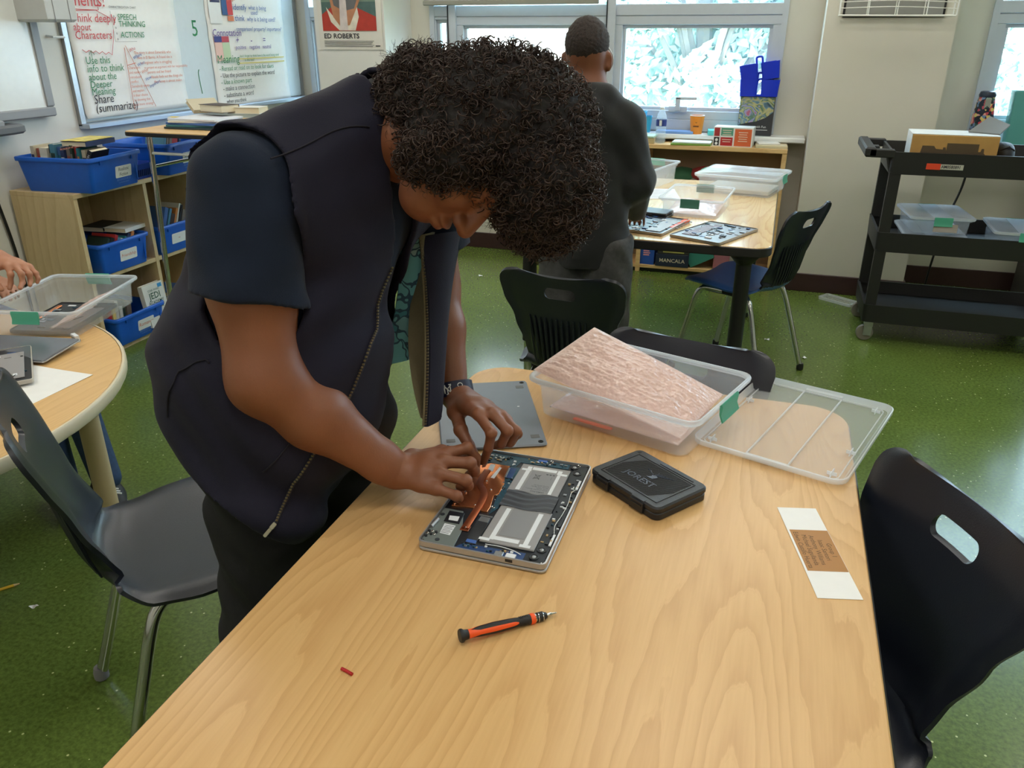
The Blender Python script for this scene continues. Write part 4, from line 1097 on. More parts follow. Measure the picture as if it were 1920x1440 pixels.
tb = book('black hardback leaning at the front of the Realistic Fiction bin row', T(*B1, rzf) @ Matrix.Translation((0.083, -0.118, 0.045)) @ Matrix.Rotation(0.45, 4, 'Y') @ Matrix.Translation((0.012, 0, 0)), 0.022, 0.165, 0.12, bookmats[9], 'books in the Realistic Fiction bin')
sp_ = MB(Matrix.Translation((0, -0.0018, 0.085)) @ Matrix.Rotation(PI/2, 4, 'X') @ Matrix.Rotation(PI/2, 4, 'Z')); sp_.text('ANN M. MARTIN', 0.016, T(0, -0.005, 0), align='CENTER'); part('spine_lettering', sp_, PAPER, tb, smooth=False)
def lying_book(label, loc, rz, w, h, d, m, spine=None, sm=None, tilt=0.0):
    Mb = T(*loc, rz) @ Matrix.Rotation(tilt, 4, 'X') @ Matrix.Rotation(PI/2, 4, 'Y')
    t = book(label, Mb, w, h, d, m, None)
    if spine:
        s_ = MB(Matrix.Rotation(-PI/2, 4, 'Y') @ Matrix.Translation((-h/2, -0.0016, 0)) @ Matrix.Rotation(PI/2, 4, 'X'))
        s_.text(spine, w*0.5, T(0, -w*0.2, 0), align='CENTER'); part('spine_lettering', s_, sm or PAPER, t, smooth=False)
    return t
YEL = mat('cover_yellow', (222, 204, 110), 0.5, var=0.4, vscale=25)
lying_book('yellow topped paperback lying across the books in the Realistic Fiction bin', (-3.06, 3.005, SZ + 0.215), math.radians(95), 0.022, 0.20, 0.135, bookmats[3], 'BECAUSE OF MR. TERUPT', mat('print_coral', (230, 150, 130), 0.5))
tag(part('paperback', MB(T(-3.14, 3.10, SZ + 0.228, math.radians(95))).box(-0.098, 0.098, -0.066, 0.066, 0, 0.002), YEL), 'bright yellow cover on the topmost paperback in the Realistic Fiction bin', 'book cover')
B2 = (-3.225, 3.63, SZ)
bluebin('blue book bin behind the standing desk leg on the shelf top', B2, rzf, 0.40, 0.34, 0.16, 'Mentals', INK_B, tpos=0.03)
fill_books('the bin behind the standing desk leg', B2, rzf, 6, -0.13, 0.10, 0.012, 'books in the second top bin', 8, 0.35, (0.17, 0.21))
B4 = (-3.235, 4.05, SZ)
bluebin('blue book bin at the far end of the shelf top', B4, rzf, 0.40, 0.34, 0.16, None)
t = thing('small_basket', 'small dark blue slotted basket between the two large top bins', 'basket', (-3.155, 3.395, SZ), rzf)
def ring_(l, w, r, z): return [(x, y, z) for x, y in rrect(l, w, r, 3)]
m = MB(); m.loft([ring_(0.09, 0.13, 0.008, 0), ring_(0.115, 0.17, 0.012, 0.075), ring_(0.109, 0.164, 0.012, 0.075), ring_(0.085, 0.125, 0.008, 0.004)])
part('basket_body', m, mat('basket_blue', (20, 62, 160), 0.4), t)
for k in range(9):
    y = -0.06 + 0.015*k
    part('slot', MB().box(0.049, 0.0535, y - 0.003, y + 0.003, 0.022, 0.055, M=Matrix.Rotation(0.13, 4, 'Y') @ Matrix.Translation((0.0, 0, 0))), mat('slot_shadow', (10, 34, 96), 0.6), t)
Bm = (-3.245, 3.135, 0.40)
bluebin('blue book bin labelled Friendship in the middle cubby', Bm, 0, 0.36, 0.345, 0.155, 'Friendship', INK_O, brand=False, tsize=0.024, tpos=0.02)
fill_books('the Friendship bin', (-3.245, 3.135, 0.40), 0, 9, -0.13, 0.13, 0.010, 'books in the Friendship bin', 14, 0.5, (0.15, 0.18))
lying_book('pale paperback lying flat over the Friendship bin books', (-3.12, 3.20, 0.575), math.radians(94), 0.02, 0.2, 0.13, bookmats[13])
lying_book('dark paperback lying flat at the back of the Friendship bin', (-3.26, 3.20, 0.570), math.radians(96), 0.025, 0.19, 0.13, bookmats[9])
Bm2 = (-3.245, 3.555, 0.40)
bluebin('blue book bin with white card in the middle cubby behind the desk leg', Bm2, 0, 0.36, 0.345, 0.155, '~', INK_R, brand=False, tsize=0.028, tpos=-0.02)
fill_books('the middle cubby bin behind the desk leg', Bm2, 0, 7, -0.14, 0.10, 0.012, 'books in the middle cubby bin behind the desk', 24, 0.45, (0.20, 0.25))
Bl = (-3.230, 3.135, 0.03)
bluebin('blue book bin labelled Romance in the bottom cubby', Bl, 0, 0.36, 0.36, 0.15, 'Romance', INK_O, tsize=0.028, tpos=0.03)
t = book('white paperback with green lettering standing in the Romance bin', T(-3.075, 3.20, 0.055) @ Matrix.Rotation(0.0, 4, 'Z') @ Matrix.Rotation(-0.12, 4, 'Y'), 0.028, 0.225, 0.15, bookmats[13], 'books in the Romance bin')
cm = MB(Matrix.Translation((0.0147, 0.075, 0.0)) @ Matrix.Rotation(PI/2, 4, 'Z') @ Matrix.Rotation(PI/2, 4, 'X'))
cm.text('STAR WARS', 0.016, T(0, 0.185, 0), align='CENTER'); cm.text('JEDI', 0.048, T(0, 0.145, 0), align='CENTER', bold=0.01); cm.text('ACADEMY', 0.024, T(0, 0.118, 0), align='CENTER', bold=0.01); cm.text('THE PRINCIPAL', 0.014, T(0, 0.09, 0), align='CENTER')
part('lettering', cm, mat('ink_darkgreen', (30, 84, 60), 0.5), t, smooth=False)
part('price_sticker', MB().box(0.0142, 0.0150, 0.11, 0.14, 0.195, 0.215), mat('sticker_blue', (60, 150, 210), 0.5), t)
fill_books('the Romance bin', (-3.27, 3.135, 0.03), 0, 6, -0.14, 0.05, 0.012, 'books in the Romance bin', 33, 0.1, (0.16, 0.2))
for k, (z0, n) in enumerate(((0.03, 5), )):
    for j in range(n):
        lying_book('%s paperback up in the dark stack beside the Romance bin' % ORD[j], (-3.12, 3.42 + 0.004*(j % 2), z0 + 0.03*j + 0.02), math.radians(92), 0.026, 0.17, 0.22, bookmats[(3*j + 9) % 16])

# ---- standing desk with books and folders
t = thing('standing_desk', 'tall narrow student desk with chrome legs in front of the shelf', 'desk', (-2.70, 3.52, 0))
part('tabletop', MB().prism(rrect(0.56, 0.72, 0.03, 4), 1.055, 1.073, 0.002), PALEWOOD, t)
part('edge_band', MB().prism(rrect(0.565, 0.725, 0.032, 4), 1.050, 1.069, 0.003), BAND, t)
for sx in (-1, 1):
    for sy in (-1, 1):
        part('leg', MB().tube([(sx*0.20, sy*0.28, 1.05), (sx*0.215, sy*0.30, 0.5), (sx*0.225, sy*0.32, 0.0)], 0.014, 10), CHROME, t)
    part('stretcher', MB().tube([(sx*0.205, -0.285, 0.90), (sx*0.205, 0.285, 0.90)], 0.008, 8), CHROME, t)
part('stretcher', MB().tube([(-0.205, -0.285, 0.965), (0.205, -0.285, 0.965)], 0.007, 8), WHITE, t)
folders = [((38, 62, 74), 0.0, 0.31, 0.25), ((60, 120, 130), 0.07, 0.30, 0.23), ((70, 110, 180), -0.05, 0.30, 0.23), ((226, 226, 220), 0.10, 0.28, 0.22), ((220, 226, 236), -0.03, 0.28, 0.22)]
fl = ['dark binder at the bottom', 'teal folder second from the bottom', 'blue folder in the middle', 'white folder second from the top', 'pale paper folder on top']
for k, (c, a, w, d) in enumerate(folders):
    o = part('folder', MB(T(-2.70, 3.42, 1.074 + 0.0095*k, a)).prism(rrect(w, d, 0.006, 2), 0, 0.009, 0.001), mat('folder_%d' % k, c, 0.5))
    tag(o, fl[k] + ' of the stack on the standing desk', 'folder', 'folders on the standing desk')
tag(part('sticky_note', MB(T(-2.84, 3.36, 1.1225, 0.2)).box(-0.02, 0.02, -0.02, 0.02, 0, 0.0008), mat('sticky_yellow', (230, 200, 60), 0.6)), 'yellow sticky note on the folders', 'note')
lying_book('thick paperback with dark cover resting on the folders', (-2.60, 3.56, 1.155), math.radians(165), 0.035, 0.17, 0.11, bookmats[14])
lying_book('pale paperback with red sticker at the far side of the desk', (-2.50, 3.66, 1.145), math.radians(190), 0.03, 0.17, 0.11, bookmats[13])
lying_book('tan open paperback leaning at the left corner of the standing desk', (-2.87, 3.55, 1.13), math.radians(60), 0.02, 0.15, 0.10, bookmats[0], tilt=0.5)

# ---- boards on the left wall
WB = mat('whiteboard_enamel', (236, 240, 240), 0.18)
t = thing('interactive_board', 'grey framed interactive whiteboard at the top left edge', 'whiteboard', (-3.5, 2.35, 1.12))
part('board_panel', MB().box(0.0, 0.04, -0.9, 0.86, 0.03, 1.2), WB, t)
fm = mat('board_frame_grey', (150, 152, 156), 0.4)
for a, b, c, d in ((-0.9, 0.9, 0.0, 0.045), (-0.9, 0.9, 1.2, 1.245)): part('frame_rail', MB().box(0, 0.05, a, b, c, d, 0.006), fm, t)
for y in (-0.9, 0.86): part('frame_stile', MB().box(0, 0.05, y, y + 0.04, 0.045, 1.2, 0.006), fm, t)
tr = MB(); tr.prism([(0.0, -0.30), (0.10, -0.30), (0.115, -0.22), (0.115, 0.58), (0.10, 0.655), (0.0, 0.66)], -0.055, -0.012, 0.010)
part('pen_tray', tr, mat('tray_dark', (104, 106, 110), 0.45), t)
part('tray_arm', MB().box(0.02, 0.09, -0.30, 0.56, -0.02, 0.012, 0.008), fm, t)
t = thing('wall_speaker', 'pale grey wall mounted box between the two whiteboards', 'speaker', (-3.5, 3.245, 1.545))
part('case', MB().box(0.04, 0.22, -0.09, 0.085, 0, 0.32, 0.012), mat('speaker_grey', (190, 190, 186), 0.5), t)
part('mount', MB().box(0.0, 0.05, -0.03, 0.03, 0.03, 0.2), mat('tray_dark', (104, 106, 110), 0.45), t)
ar = MB(); ar.tube([(0.2215, 0.045*math.cos(PI*k/10), 0.11 + 0.05*math.sin(PI*k/10)) for k in range(11)], 0.0015, 5); ar.tube([(0.2215, 0.045, 0.11), (0.2215, 0.045, 0.0)], 0.0015, 5); ar.tube([(0.2215, -0.045, 0.11), (0.2215, -0.045, 0.0)], 0.0015, 5)
part('outline', ar, fm, t)
part('hook', MB().tube([(0.0, 0.09, -0.06), (0.03, 0.10, -0.065), (0.03, 0.17, -0.066), (0.0, 0.18, -0.066)], 0.006, 6), WHITE, t)
t = thing('whiteboard', 'wide whiteboard with silver frame carrying the paper charts', 'whiteboard', (-3.5, 3.42, 1.05))
part('board_panel', MB().box(0, 0.012, 0.02, 2.16, 0.02, 1.25), mat('wb_blue', (214, 228, 236), 0.16), t)
part('frame_stile', MB().box(0, 0.022, 0.0, 0.03, 0.0, 1.27, 0.003), STEEL, t); part('frame_stile', MB().box(0, 0.022, 2.13, 2.16, 0.0, 1.27, 0.003), STEEL, t)
part('frame_rail', MB().box(0, 0.022, 0.03, 2.13, 1.24, 1.27, 0.003), STEEL, t)
part('marker_ledge', MB().prism([(0.0, 0.0), (0.07, 0.0), (0.07, 2.16), (0.0, 2.16)], -0.012, 0.014, 0.004), mat('ledge_silver', (176, 190, 208), 0.35, metal=0.5), t)
dm = MB(Matrix.Translation((0.0128, 0.0, 0.0)) @ Matrix.Rotation(PI/2, 4, 'Z') @ Matrix.Rotation(PI/2, 4, 'X'))
dm.text('5', 0.13, T(0.985, 0.43, 0)); dm.tube(smooth_path([(1.0, 0.24, 0), (0.99, 0.21, 0), (1.0, 0.10, 0)], 4), 0.003, 4)
part('marker_writing', dm, INK_G, t, smooth=False)
def chart(label, y0, y1, z0, z1, lines, extra=None):
    t = thing('paper_chart', label, 'chart', (-3.486, y0, z0))
    W_, H_ = y1 - y0, z1 - z0
    part('paper', MB().sheet(lambda a, b: (0.003 + 0.0025*math.sin(9*a + 5*b) + 0.002*math.sin(31*b) + (0.012*(max(0, 0.03 - b)/0.03)**2)*(1 - a), a*W_, b*H_), 16, 26, 0.0006), PAPER, t, angle=180)
    Mf = Matrix.Translation((0.0105, 0, 0)) @ Matrix.Rotation(PI/2, 4, 'Z') @ Matrix.Rotation(PI/2, 4, 'X')
    by = {}
    for (s, x, y, size, m, *r) in lines:
        by.setdefault(m.name, (m, MB(Mf)))[1].text(s, size, T(x, y, 0, r[0] if r else 0), shear=0.1)
    if extra: extra(by, Mf)
    for nm, (m, mbx) in by.items(): part('handwriting', mbx, m, t, smooth=False)
    return t
L1 = [('Story', -0.04, 0.535, 0.075, INK_R), ('Elements!', -0.06, 0.480, 0.085, INK_R), ('Think deeply', 0.03, 0.405, 0.058, INK_R), ('about', 0.03, 0.365, 0.05, INK_R), ('Characters', 0.03, 0.325, 0.056, INK_R),
      ('Use this', 0.065, 0.205, 0.052, INK_G), ('info to think', 0.065, 0.165, 0.052, INK_G), ('about the', 0.065, 0.125, 0.05, INK_G), ('Deeper', 0.065, 0.088, 0.05, INK_G), ('Meaning', 0.065, 0.052, 0.05, INK_G),
      ('Share', 0.07, 0.010, 0.062, INK_K), ('(summarize)', 0.07, -0.035, 0.062, INK_K),
      ('CHARACTERIZATION CHART', 0.295, 0.475, 0.015, INK_K), ('SPEECH', 0.345, 0.418, 0.042, INK_G), ('THINKING', 0.345, 0.384, 0.042, INK_G), ('ACTIONS', 0.345, 0.330, 0.042, INK_G)]
for k, s in enumerate(('The story is about Esmeralda who', 'lives in El Barrio. A Friend she is', 'an engineer who is struggling', 'to project an argument with her responsibility', 'parents and her friend', 'Abuela finds out the things she', 'the money is almost stolen')):
    L1.append((s, 0.42 + 0.020*k, 0.245 - 0.026*k, 0.0195 if len(s) > 38 else 0.0215, INK_O))
for k, s in enumerate(('Characters', 'and names', 'introduced', 'conflict', 'Somebody wants', 'and explain', 'it their choice', 'by showing that', 'and more strategy')):
    L1.append((s, 0.358 + 0.0*k, 0.170 - 0.024*k, 0.020, INK_O))
for k, (s, m) in enumerate((('Who', INK_R), ('Where', INK_B), ('When', INK_B), ('What', INK_O), ('How', INK_B), ('Important', INK_B))):
    L1.append((s, 0.39 + 0.022*k, 0.255 - 0.038*k, 0.024, m, 0.3))
def ex1(by, Mf):
    def ln(m, pts, r=0.0016):
        by.setdefault(m.name, (m, MB(Mf)))[1].tube([(x, y, 0) for x, y in pts], r, 4)
    ln(INK_R, [(-0.02, 0.465), (0.22, 0.462), (0.225, 0.555), (0.15, 0.555), (0.145, 0.60)]); ln(INK_R, [(0.06 + 0.022*k, 0.275 - 0.012*(k % 2) - 0.002*k) for k in range(10)] + [(0.29, 0.33), (0.30, 0.37)])
    ln(INK_R, [(0.02, 0.455), (0.20, 0.462), (0.28, 0.43)]); ln(INK_O, [(0.355, 0.28), (0.35, -0.04), (0.52, -0.035), (0.365, 0.29)])
    ln(INK_O, [(0.355, 0.19), (0.42, 0.20)]); ln(INK_G, [(0.115, 0.225), (0.115, 0.27), (0.10, 0.25)]); ln(INK_G, [(0.115, 0.27), (0.135, 0.25)])
    for k in range(5):
        by.setdefault(INK_K.name, (INK_K, MB(Mf)))[1].text('o', 0.02, T(0.315, 0.43 - 0.028*k, 0))
    ln(INK_K, [(0.30, 0.46), (0.30, 0.31), (0.46, 0.31)], 0.0006)
L1 = [(l[0], l[1], l[2] + 0.06, *l[3:]) for l in L1]
def ex1s(by, Mf):
    tmp = {}; ex1(tmp, Mf @ Matrix.Translation((0, 0.06, 0)))
    for k, (m, mb_) in tmp.items():
        tgt = by.setdefault(k, (m, MB(Mf)))[1]; b = len(tgt.v); tgt.v.extend(mb_.v); tgt.f.extend([tuple(i + b for i in f_) for f_ in mb_.f])
chart('crinkled paper chart with red green and black handwriting at the upper left', 3.46, 4.275, 1.085, 1.78, L1, ex1s)
L2 = [('help the reader understand text', 0.02, 0.60, 0.046, INK_O), ('Figurative Language', 0.02, 0.555, 0.036, INK_O), ('identify', 0.27, 0.50, 0.05, INK_B), ('what is being', 0.44, 0.505, 0.038, INK_B), ('used?', 0.46, 0.475, 0.038, INK_B),
      ('think', 0.28, 0.435, 0.05, INK_B), ('why is it being used?', 0.41, 0.435, 0.04, INK_B), ('comparison? property? importance?', 0.28, 0.375, 0.036, INK_B), ('Connotation', 0.03, 0.345, 0.058, INK_P),
      ('+', 0.26, 0.30, 0.06, INK_P), ('-', 0.42, 0.30, 0.06, INK_P), ('=', 0.56, 0.30, 0.06, INK_P), ('positive', 0.25, 0.265, 0.036, INK_P), ('negative', 0.40, 0.265, 0.036, INK_P), ('neutral', 0.55, 0.265, 0.036, INK_P),
      ('Meaning', 0.04, 0.185, 0.070, INK_G), ("don't forget to think how is the word being used", 0.28, 0.215, 0.023, INK_G), ('in this text?', 0.33, 0.190, 0.023, INK_G), ('- Reread or read on to look for clues', 0.05, 0.140, 0.040, INK_G), ('- Use the picture to explain the word', 0.05, 0.098, 0.040, INK_K), ('- Use a known part', 0.05, 0.058, 0.042, INK_G), ('- make a connection', 0.06, 0.018, 0.042, INK_K), ('- substitute a word', 0.06, -0.022, 0.042, INK_K), ('when you think', 0.08, -0.058, 0.034, INK_K)]
L2 = [(l[0], l[1], l[2] + 0.08, *l[3:]) for l in L2]
c2 = chart('paper chart with printed cards and blue purple green handwriting', 4.555, 5.395, 1.055, 1.79, L2)
pc = [(0.03, 0.15, 0.42, 0.595, (236, 238, 240)), (0.16, 0.215, 0.47, 0.585, (60, 96, 150)), (0.215, 0.27, 0.47, 0.585, (210, 70, 76)), (0.05, 0.145, 0.555, 0.585, (214, 140, 96)), (0.05, 0.145, 0.540, 0.554, (60, 64, 100)), (0.21, 0.27, 0.435, 0.465, (220, 130, 90)), (0.04, 0.19, 0.31, 0.345, (200, 80, 96)), (0.04, 0.115, 0.311, 0.346, (66, 72, 140)), (0.04, 0.115, 0.20, 0.309, (240, 200, 190)), (0.116, 0.19, 0.20, 0.309, (196, 216, 180))]
for k, (a, b, c, d, col) in enumerate(pc):
    part('printed_card', MB().box(0.0078 + 0.0002*k, 0.0084 + 0.0002*k, a, b, c + 0.078, d + 0.078), mat('card_%d' % k, col, 0.6), c2)
for a, b in ((0.265, 0.272), (0.292, 0.299)):
    part('yellow_rule', MB().box(0.0082, 0.0086, 0.27, 0.80, a - 0.01, b - 0.01), mat('rule_yellow', (222, 206, 120), 0.6), c2)

# black cable on the left wall
tag(part('wall_cable', MB().tube(smooth_path([(-3.485, 2.80, 1.06), (-3.484, 2.83, 0.80), (-3.486, 2.86, 0.55), (-3.484, 2.87, 0.30), (-3.486, 2.86, 0.02)], 6), 0.007, 6), BLACK), 'black cable hanging down the left wall beside the shelf', 'cable')

# ---- poster on the pillar
t = thing('poster', 'portrait poster with the name ED ROBERTS on the pillar', 'poster', (-3.065, 5.178, 1.395))
PW, PH = 0.475, 0.66
part('paper', MB().sheet(lambda a, b: (a*PW, -0.003 - 0.001*math.sin(7*a), b*PH), 8, 8, 0.0008), mat('poster_paper', (226, 222, 212), 0.6), t)
def flat(name, pts, col, y):
    a = sum(pts[i][0]*pts[(i+1) % len(pts)][1] - pts[(i+1) % len(pts)][0]*pts[i][1] for i in range(len(pts)))
    if a < 0: pts = pts[::-1]
    part(name, MB(Matrix.Translation((0, y, 0)) @ Matrix.Rotation(PI/2, 4, 'X')).prism(pts, 0, 0.0003), mat('poster_' + name, col, 0.6, var=0.12, vscale=20), t)
flat('backdrop', [(0.035, 0.115), (0.435, 0.115), (0.435, 0.62), (0.035, 0.62)], (78, 104, 100), -0.0050)
flat('chair_back', [(0.035, 0.29), (0.435, 0.29), (0.435, 0.33), (0.035, 0.33)], (116, 138, 120), -0.0054)
flat('jacket', [(0.035, 0.115), (0.435, 0.115), (0.435, 0.20), (0.30, 0.255), (0.10, 0.255), (0.035, 0.215)], (182, 58, 44), -0.0058)
flat('shirt_collar', [(0.07, 0.26), (0.10, 0.17), (0.16, 0.118), (0.28, 0.118), (0.31, 0.20), (0.30, 0.265), (0.24, 0.15), (0.17, 0.15)], (222, 214, 196), -0.0062)
flat('face', [(0.12, 0.20), (0.17, 0.14), (0.24, 0.15), (0.29, 0.24), (0.33, 0.31), (0.33, 0.46), (0.12, 0.46), (0.10, 0.32)], (186, 128, 92), -0.0066)
flat('beard', [(0.13, 0.27), (0.20, 0.235), (0.28, 0.25), (0.315, 0.33), (0.30, 0.42), (0.14, 0.42), (0.115, 0.34)], (104, 104, 104), -0.0070)
flat('breathing_tube', [(0.165, 0.118), (0.225, 0.118), (0.220, 0.42), (0.180, 0.42)], (212, 200, 196), -0.0074)
tm = MB(Matrix.Translation((0, -0.0060, 0)) @ Matrix.Rotation(PI/2, 4, 'X')); tm.text('ED ROBERTS', 0.042, T(0.037, 0.070, 0.0), bold=0.02, xs=1.12)
for k in range(5): tm.box(0.037, 0.41 - 0.01*(k % 3), 0.052 - 0.0085*k, 0.0545 - 0.0085*k, 0, 0.0004)
tm.box(0.42, 0.455, 0.02, 0.026, 0, 0.0004)
part('lettering', tm, INK_K, t, smooth=False)
# ================================================================== FAR TABLE
clear_bin('clear open bin lined with pink film at the middle of the far table', (-0.335, 3.80, ZT), math.radians(86), 0.40, 0.295, 0.085, latch=mat('latch_green', (58, 112, 96), 0.4))
pouch('pink bubble film pouch inside the middle bin of the far table', (-0.15, -0.11, 0.012), (-0.15, 0.11, 0.014), (0.15, 0.11, 0.024), (0.15, -0.11, 0.022), (-0.335, 3.80, ZT), math.radians(86), 0.016, seed=13)
clear_bin('clear lidded bin with teal latch at the back right of the far table', (-0.165, 4.385, ZT), math.radians(-12), 0.42, 0.36, 0.095, lid=True)
tag(part('closed_laptop', MB(T(-0.165, 4.385, ZT + 0.006, math.radians(-12))).prism(rrect(0.33, 0.23, 0.01, 3), 0, 0.02, 0.003), mat('laptop_tan', (206, 196, 180), 0.4)), 'pale closed laptop inside the lidded bin of the far table', 'laptop')
clear_bin('clear open bin behind the hooded student on the far table', (-0.70, 4.44, ZT), math.radians(75), 0.40, 0.29, 0.11)
open_laptop('opened laptop with mauve keyboard back at the front right corner of the far table', (-0.214, 3.335, ZT), math.radians(-24), 0.225, 0.335, 41, frame=mat('chassis_bronze', (150, 140, 126), 0.35, metal=0.5), dense=40, copper=False, red=True)
open_laptop('opened laptop beside the hooded student on the far table', (-0.475, 3.405, ZT), math.radians(-14), 0.205, 0.32, 43, frame=mat('chassis_bronze', (150, 140, 126), 0.35, metal=0.5), dense=40, copper=False)
t = thing('bit_holder', 'orange bit holder strip with steel bits on the far table', 'tool', (-0.372, 3.455, ZT), math.radians(74))
part('strip', MB().box(-0.095, 0.085, -0.014, 0.014, 0, 0.012, 0.002), ORANGE, t)
for k in range(7): part('bit', MB().tube([(-0.08 + 0.025*k, -0.030, 0.006), (-0.08 + 0.025*k, 0.02, 0.008)], 0.0025, 6), STEEL, t)
t = thing('tool_case', 'black tool case half hidden beside the hooded student on far table', 'tool case', (-0.515, 3.62, ZT), math.radians(-12))
part('lower_half', MB().prism(rrect(0.17, 0.115, 0.012, 4), 0, 0.012, 0.002), CASEM, t); part('upper_half', MB().prism(rrect(0.168, 0.113, 0.012, 4), 0.013, 0.026, 0.003), CASEM, t)
part('latch', MB().box(-0.02, 0.02, -0.061, -0.056, 0.004, 0.02, 0.001), CASEM, t)
t = thing('printed_sheet', 'white printed sheet between the bins on the far table', 'paper', (-0.575, 4.16, ZT), math.radians(14))
part('paper', MB().sheet(lambda a, b: (-0.105 + 0.21*a, -0.14 + 0.28*b, 0.0015), 2, 2, 0.0006), PAPER, t)
pm = MB()
for k in range(14): pm.box(-0.085, 0.085 - 0.02*(k % 3), -0.12 + 0.0175*k, -0.115 + 0.0175*k, 0.0019, 0.0021)
part('print', pm, mat('print_faint', (150, 150, 160), 0.7), t)

# ================================================================== BOOKCASE UNDER THE WINDOW
t = thing('bookcase', 'low maple bookcase with open shelves under the window', 'bookcase', (-0.72, 5.435, 0))
BX0, BX1, BY0, BY1, BZ = -0.93, 0.765, -0.13, 0.15, 0.845
part('top_board', MB().box(BX0, BX1, BY0 - 0.005, BY1, BZ - 0.028, BZ, 0.003), PALEWOOD, t)
for x in (BX0, -0.125, BX1 - 0.028): part('side_board' if x != -0.125 else 'divider', MB().box(x, x + 0.028, BY0, BY1, 0.0, BZ - 0.028, 0.002), PALEWOOD, t)
part('back_board', MB().box(BX0 + 0.02, BX1 - 0.02, BY1 - 0.008, BY1, 0.05, BZ - 0.028), mat('bookcase_back', (150, 124, 96), 0.6), t)
for z in (0.05, 0.46): part('shelf_board', MB().box(BX0 + 0.028, BX1 - 0.028, BY0 + 0.004, BY1 - 0.008, z - 0.022, z, 0.002), PALEWOOD, t)
part('kick_board', MB().box(BX0 + 0.028, BX1 - 0.028, BY0 + 0.03, BY0 + 0.045, 0, 0.028), BLACK, t)
bx, by, bz = -0.72, 5.435, 0.0
def boxobj(name, label, cat, loc, size, m, rz=0, bev=0.002, text=None, tm=None, ts=0.03, group=None, name2='carton'):
    t = thing(name, label, cat, loc, rz, group)
    part(name2, MB().box(-size[0]/2, size[0]/2, -size[1]/2, size[1]/2, 0, size[2], bev), m, t)
    if text:
        x = MB(Matrix.Translation((0, -size[1]/2 - 0.0006, 0)) @ Matrix.Rotation(PI/2, 4, 'X'))
        for k, s in enumerate(text): x.text(s, ts if k == 0 else ts*0.6, T(0, size[2]*0.35 + (0.7*ts if k else 0), 0), align='CENTER', bold=0.01)
        part('lettering', x, tm or PAPER, t, smooth=False)
    return t
NAVY = mat('box_navy', (34, 44, 64), 0.5); DKGREEN = mat('box_dark', (46, 46, 42), 0.5)
boxobj('game_box', 'dark blue box lettered MANCALA on the bottom shelf of the bookcase', 'box', (-0.600, 5.40, 0.05), (0.22, 0.19, 0.085), NAVY, 0, 0.002, ['MANCALA'], mat('print_cream', (226, 214, 190), 0.5), 0.036)
tS = boxobj('game_box', 'dark game box with green stripe on top of the MANCALA box', 'box', (-0.595, 5.40, 0.136), (0.205, 0.19, 0.032), DKGREEN, 0.02, 0.002, None)
part('green_stripe', MB().box(-0.07, 0.07, -0.0958, -0.095, 0.010, 0.022), mat('print_olive', (170, 166, 90), 0.5), tS)
boxobj('game_box', 'grey game box topmost of the stack on the bottom shelf', 'box', (-0.60, 5.40, 0.169), (0.20, 0.19, 0.035), mat('box_grey', (74, 72, 70), 0.5), -0.02, 0.002)
tW = boxobj('workbook', 'blue workbook standing upright at the left of the game boxes', 'book', (-0.775, 5.40, 0.05), (0.105, 0.16, 0.155), mat('box_blue', (40, 84, 168), 0.5), 0, 0.001, None, name2='block')
for k in range(5): part('print_bar', MB().box(-0.022, 0.018 + 0.006*(k % 2), -0.0808, -0.080, 0.118 - 0.014*k, 0.126 - 0.014*k), mat('print_redwhite', (226, 150, 150), 0.5), tW)
t = boxobj('game_box', 'teal cardboard box leaning tilted beside the game stack', 'box', (-0.40, 5.40, 0.09), (0.17, 0.15, 0.085), mat('box_teal', (60, 136, 122), 0.5), 0, 0.002)
t.rotation_euler = (0, math.radians(-28), 0)
boxobj('game_box', 'pink and grey box behind the teal box', 'box', (-0.27, 5.43, 0.05), (0.12, 0.18, 0.11), mat('box_pink', (170, 110, 120), 0.5), 0, 0.002)
boxobj('card_tray', 'grey drawer unit with handwritten white label on the bottom shelf', 'box', (-0.16, 5.40, 0.05), (0.13, 0.2, 0.15), mat('tray_grey2', (150, 146, 138), 0.5), 0, 0.003, ['Jamie'], INK_K, 0.035)
t = thing('cloth_bag', 'crumpled green and red cloth bag on the upper shelf of the bookcase', 'bag', (-0.545, 5.44, 0.46))
def blob(name, cx, cz, rx, rz_, m, sd):
    b_ = MB(); b_.grid(lambda u, v: (cx + rx*(1 + 0.2*mnoise.noise(Vector((4*math.cos(2*PI*u) + sd, 4*v, 1))))*math.cos(2*PI*u)*math.sin(PI*v), 0.07*math.sin(2*PI*u)*math.sin(PI*v), cz - rz_*math.cos(PI*v)*(1 + 0.15*mnoise.noise(Vector((5*u, 5*v, sd))))), 28, 14, closeu=True)
    part(name, b_, m, t, angle=180)
blob('bag_body', 0, 0.10, 0.17, 0.10, mat('bag_grey', (120, 112, 104), 0.8), 2.0); blob('green_fold', -0.05, 0.17, 0.10, 0.06, mat('bag_green', (46, 92, 62), 0.8), 5.0); blob('red_fold', 0.09, 0.19, 0.10, 0.05, mat('bag_red', (150, 50, 50), 0.8), 8.0)
for x, l, c in ((-1.45, 'black binder box in the left bay of the bookcase', (30, 32, 36)), (-1.28, 'blue book box in the left bay of the bookcase', (40, 70, 140)), (-1.10, 'tan book box in the left bay of the bookcase', (170, 140, 100))):
    boxobj('book_box', l, 'box', (x, 5.42, 0.05), (0.13, 0.2, 0.22), mat('bb_%d' % c[0], c, 0.5))
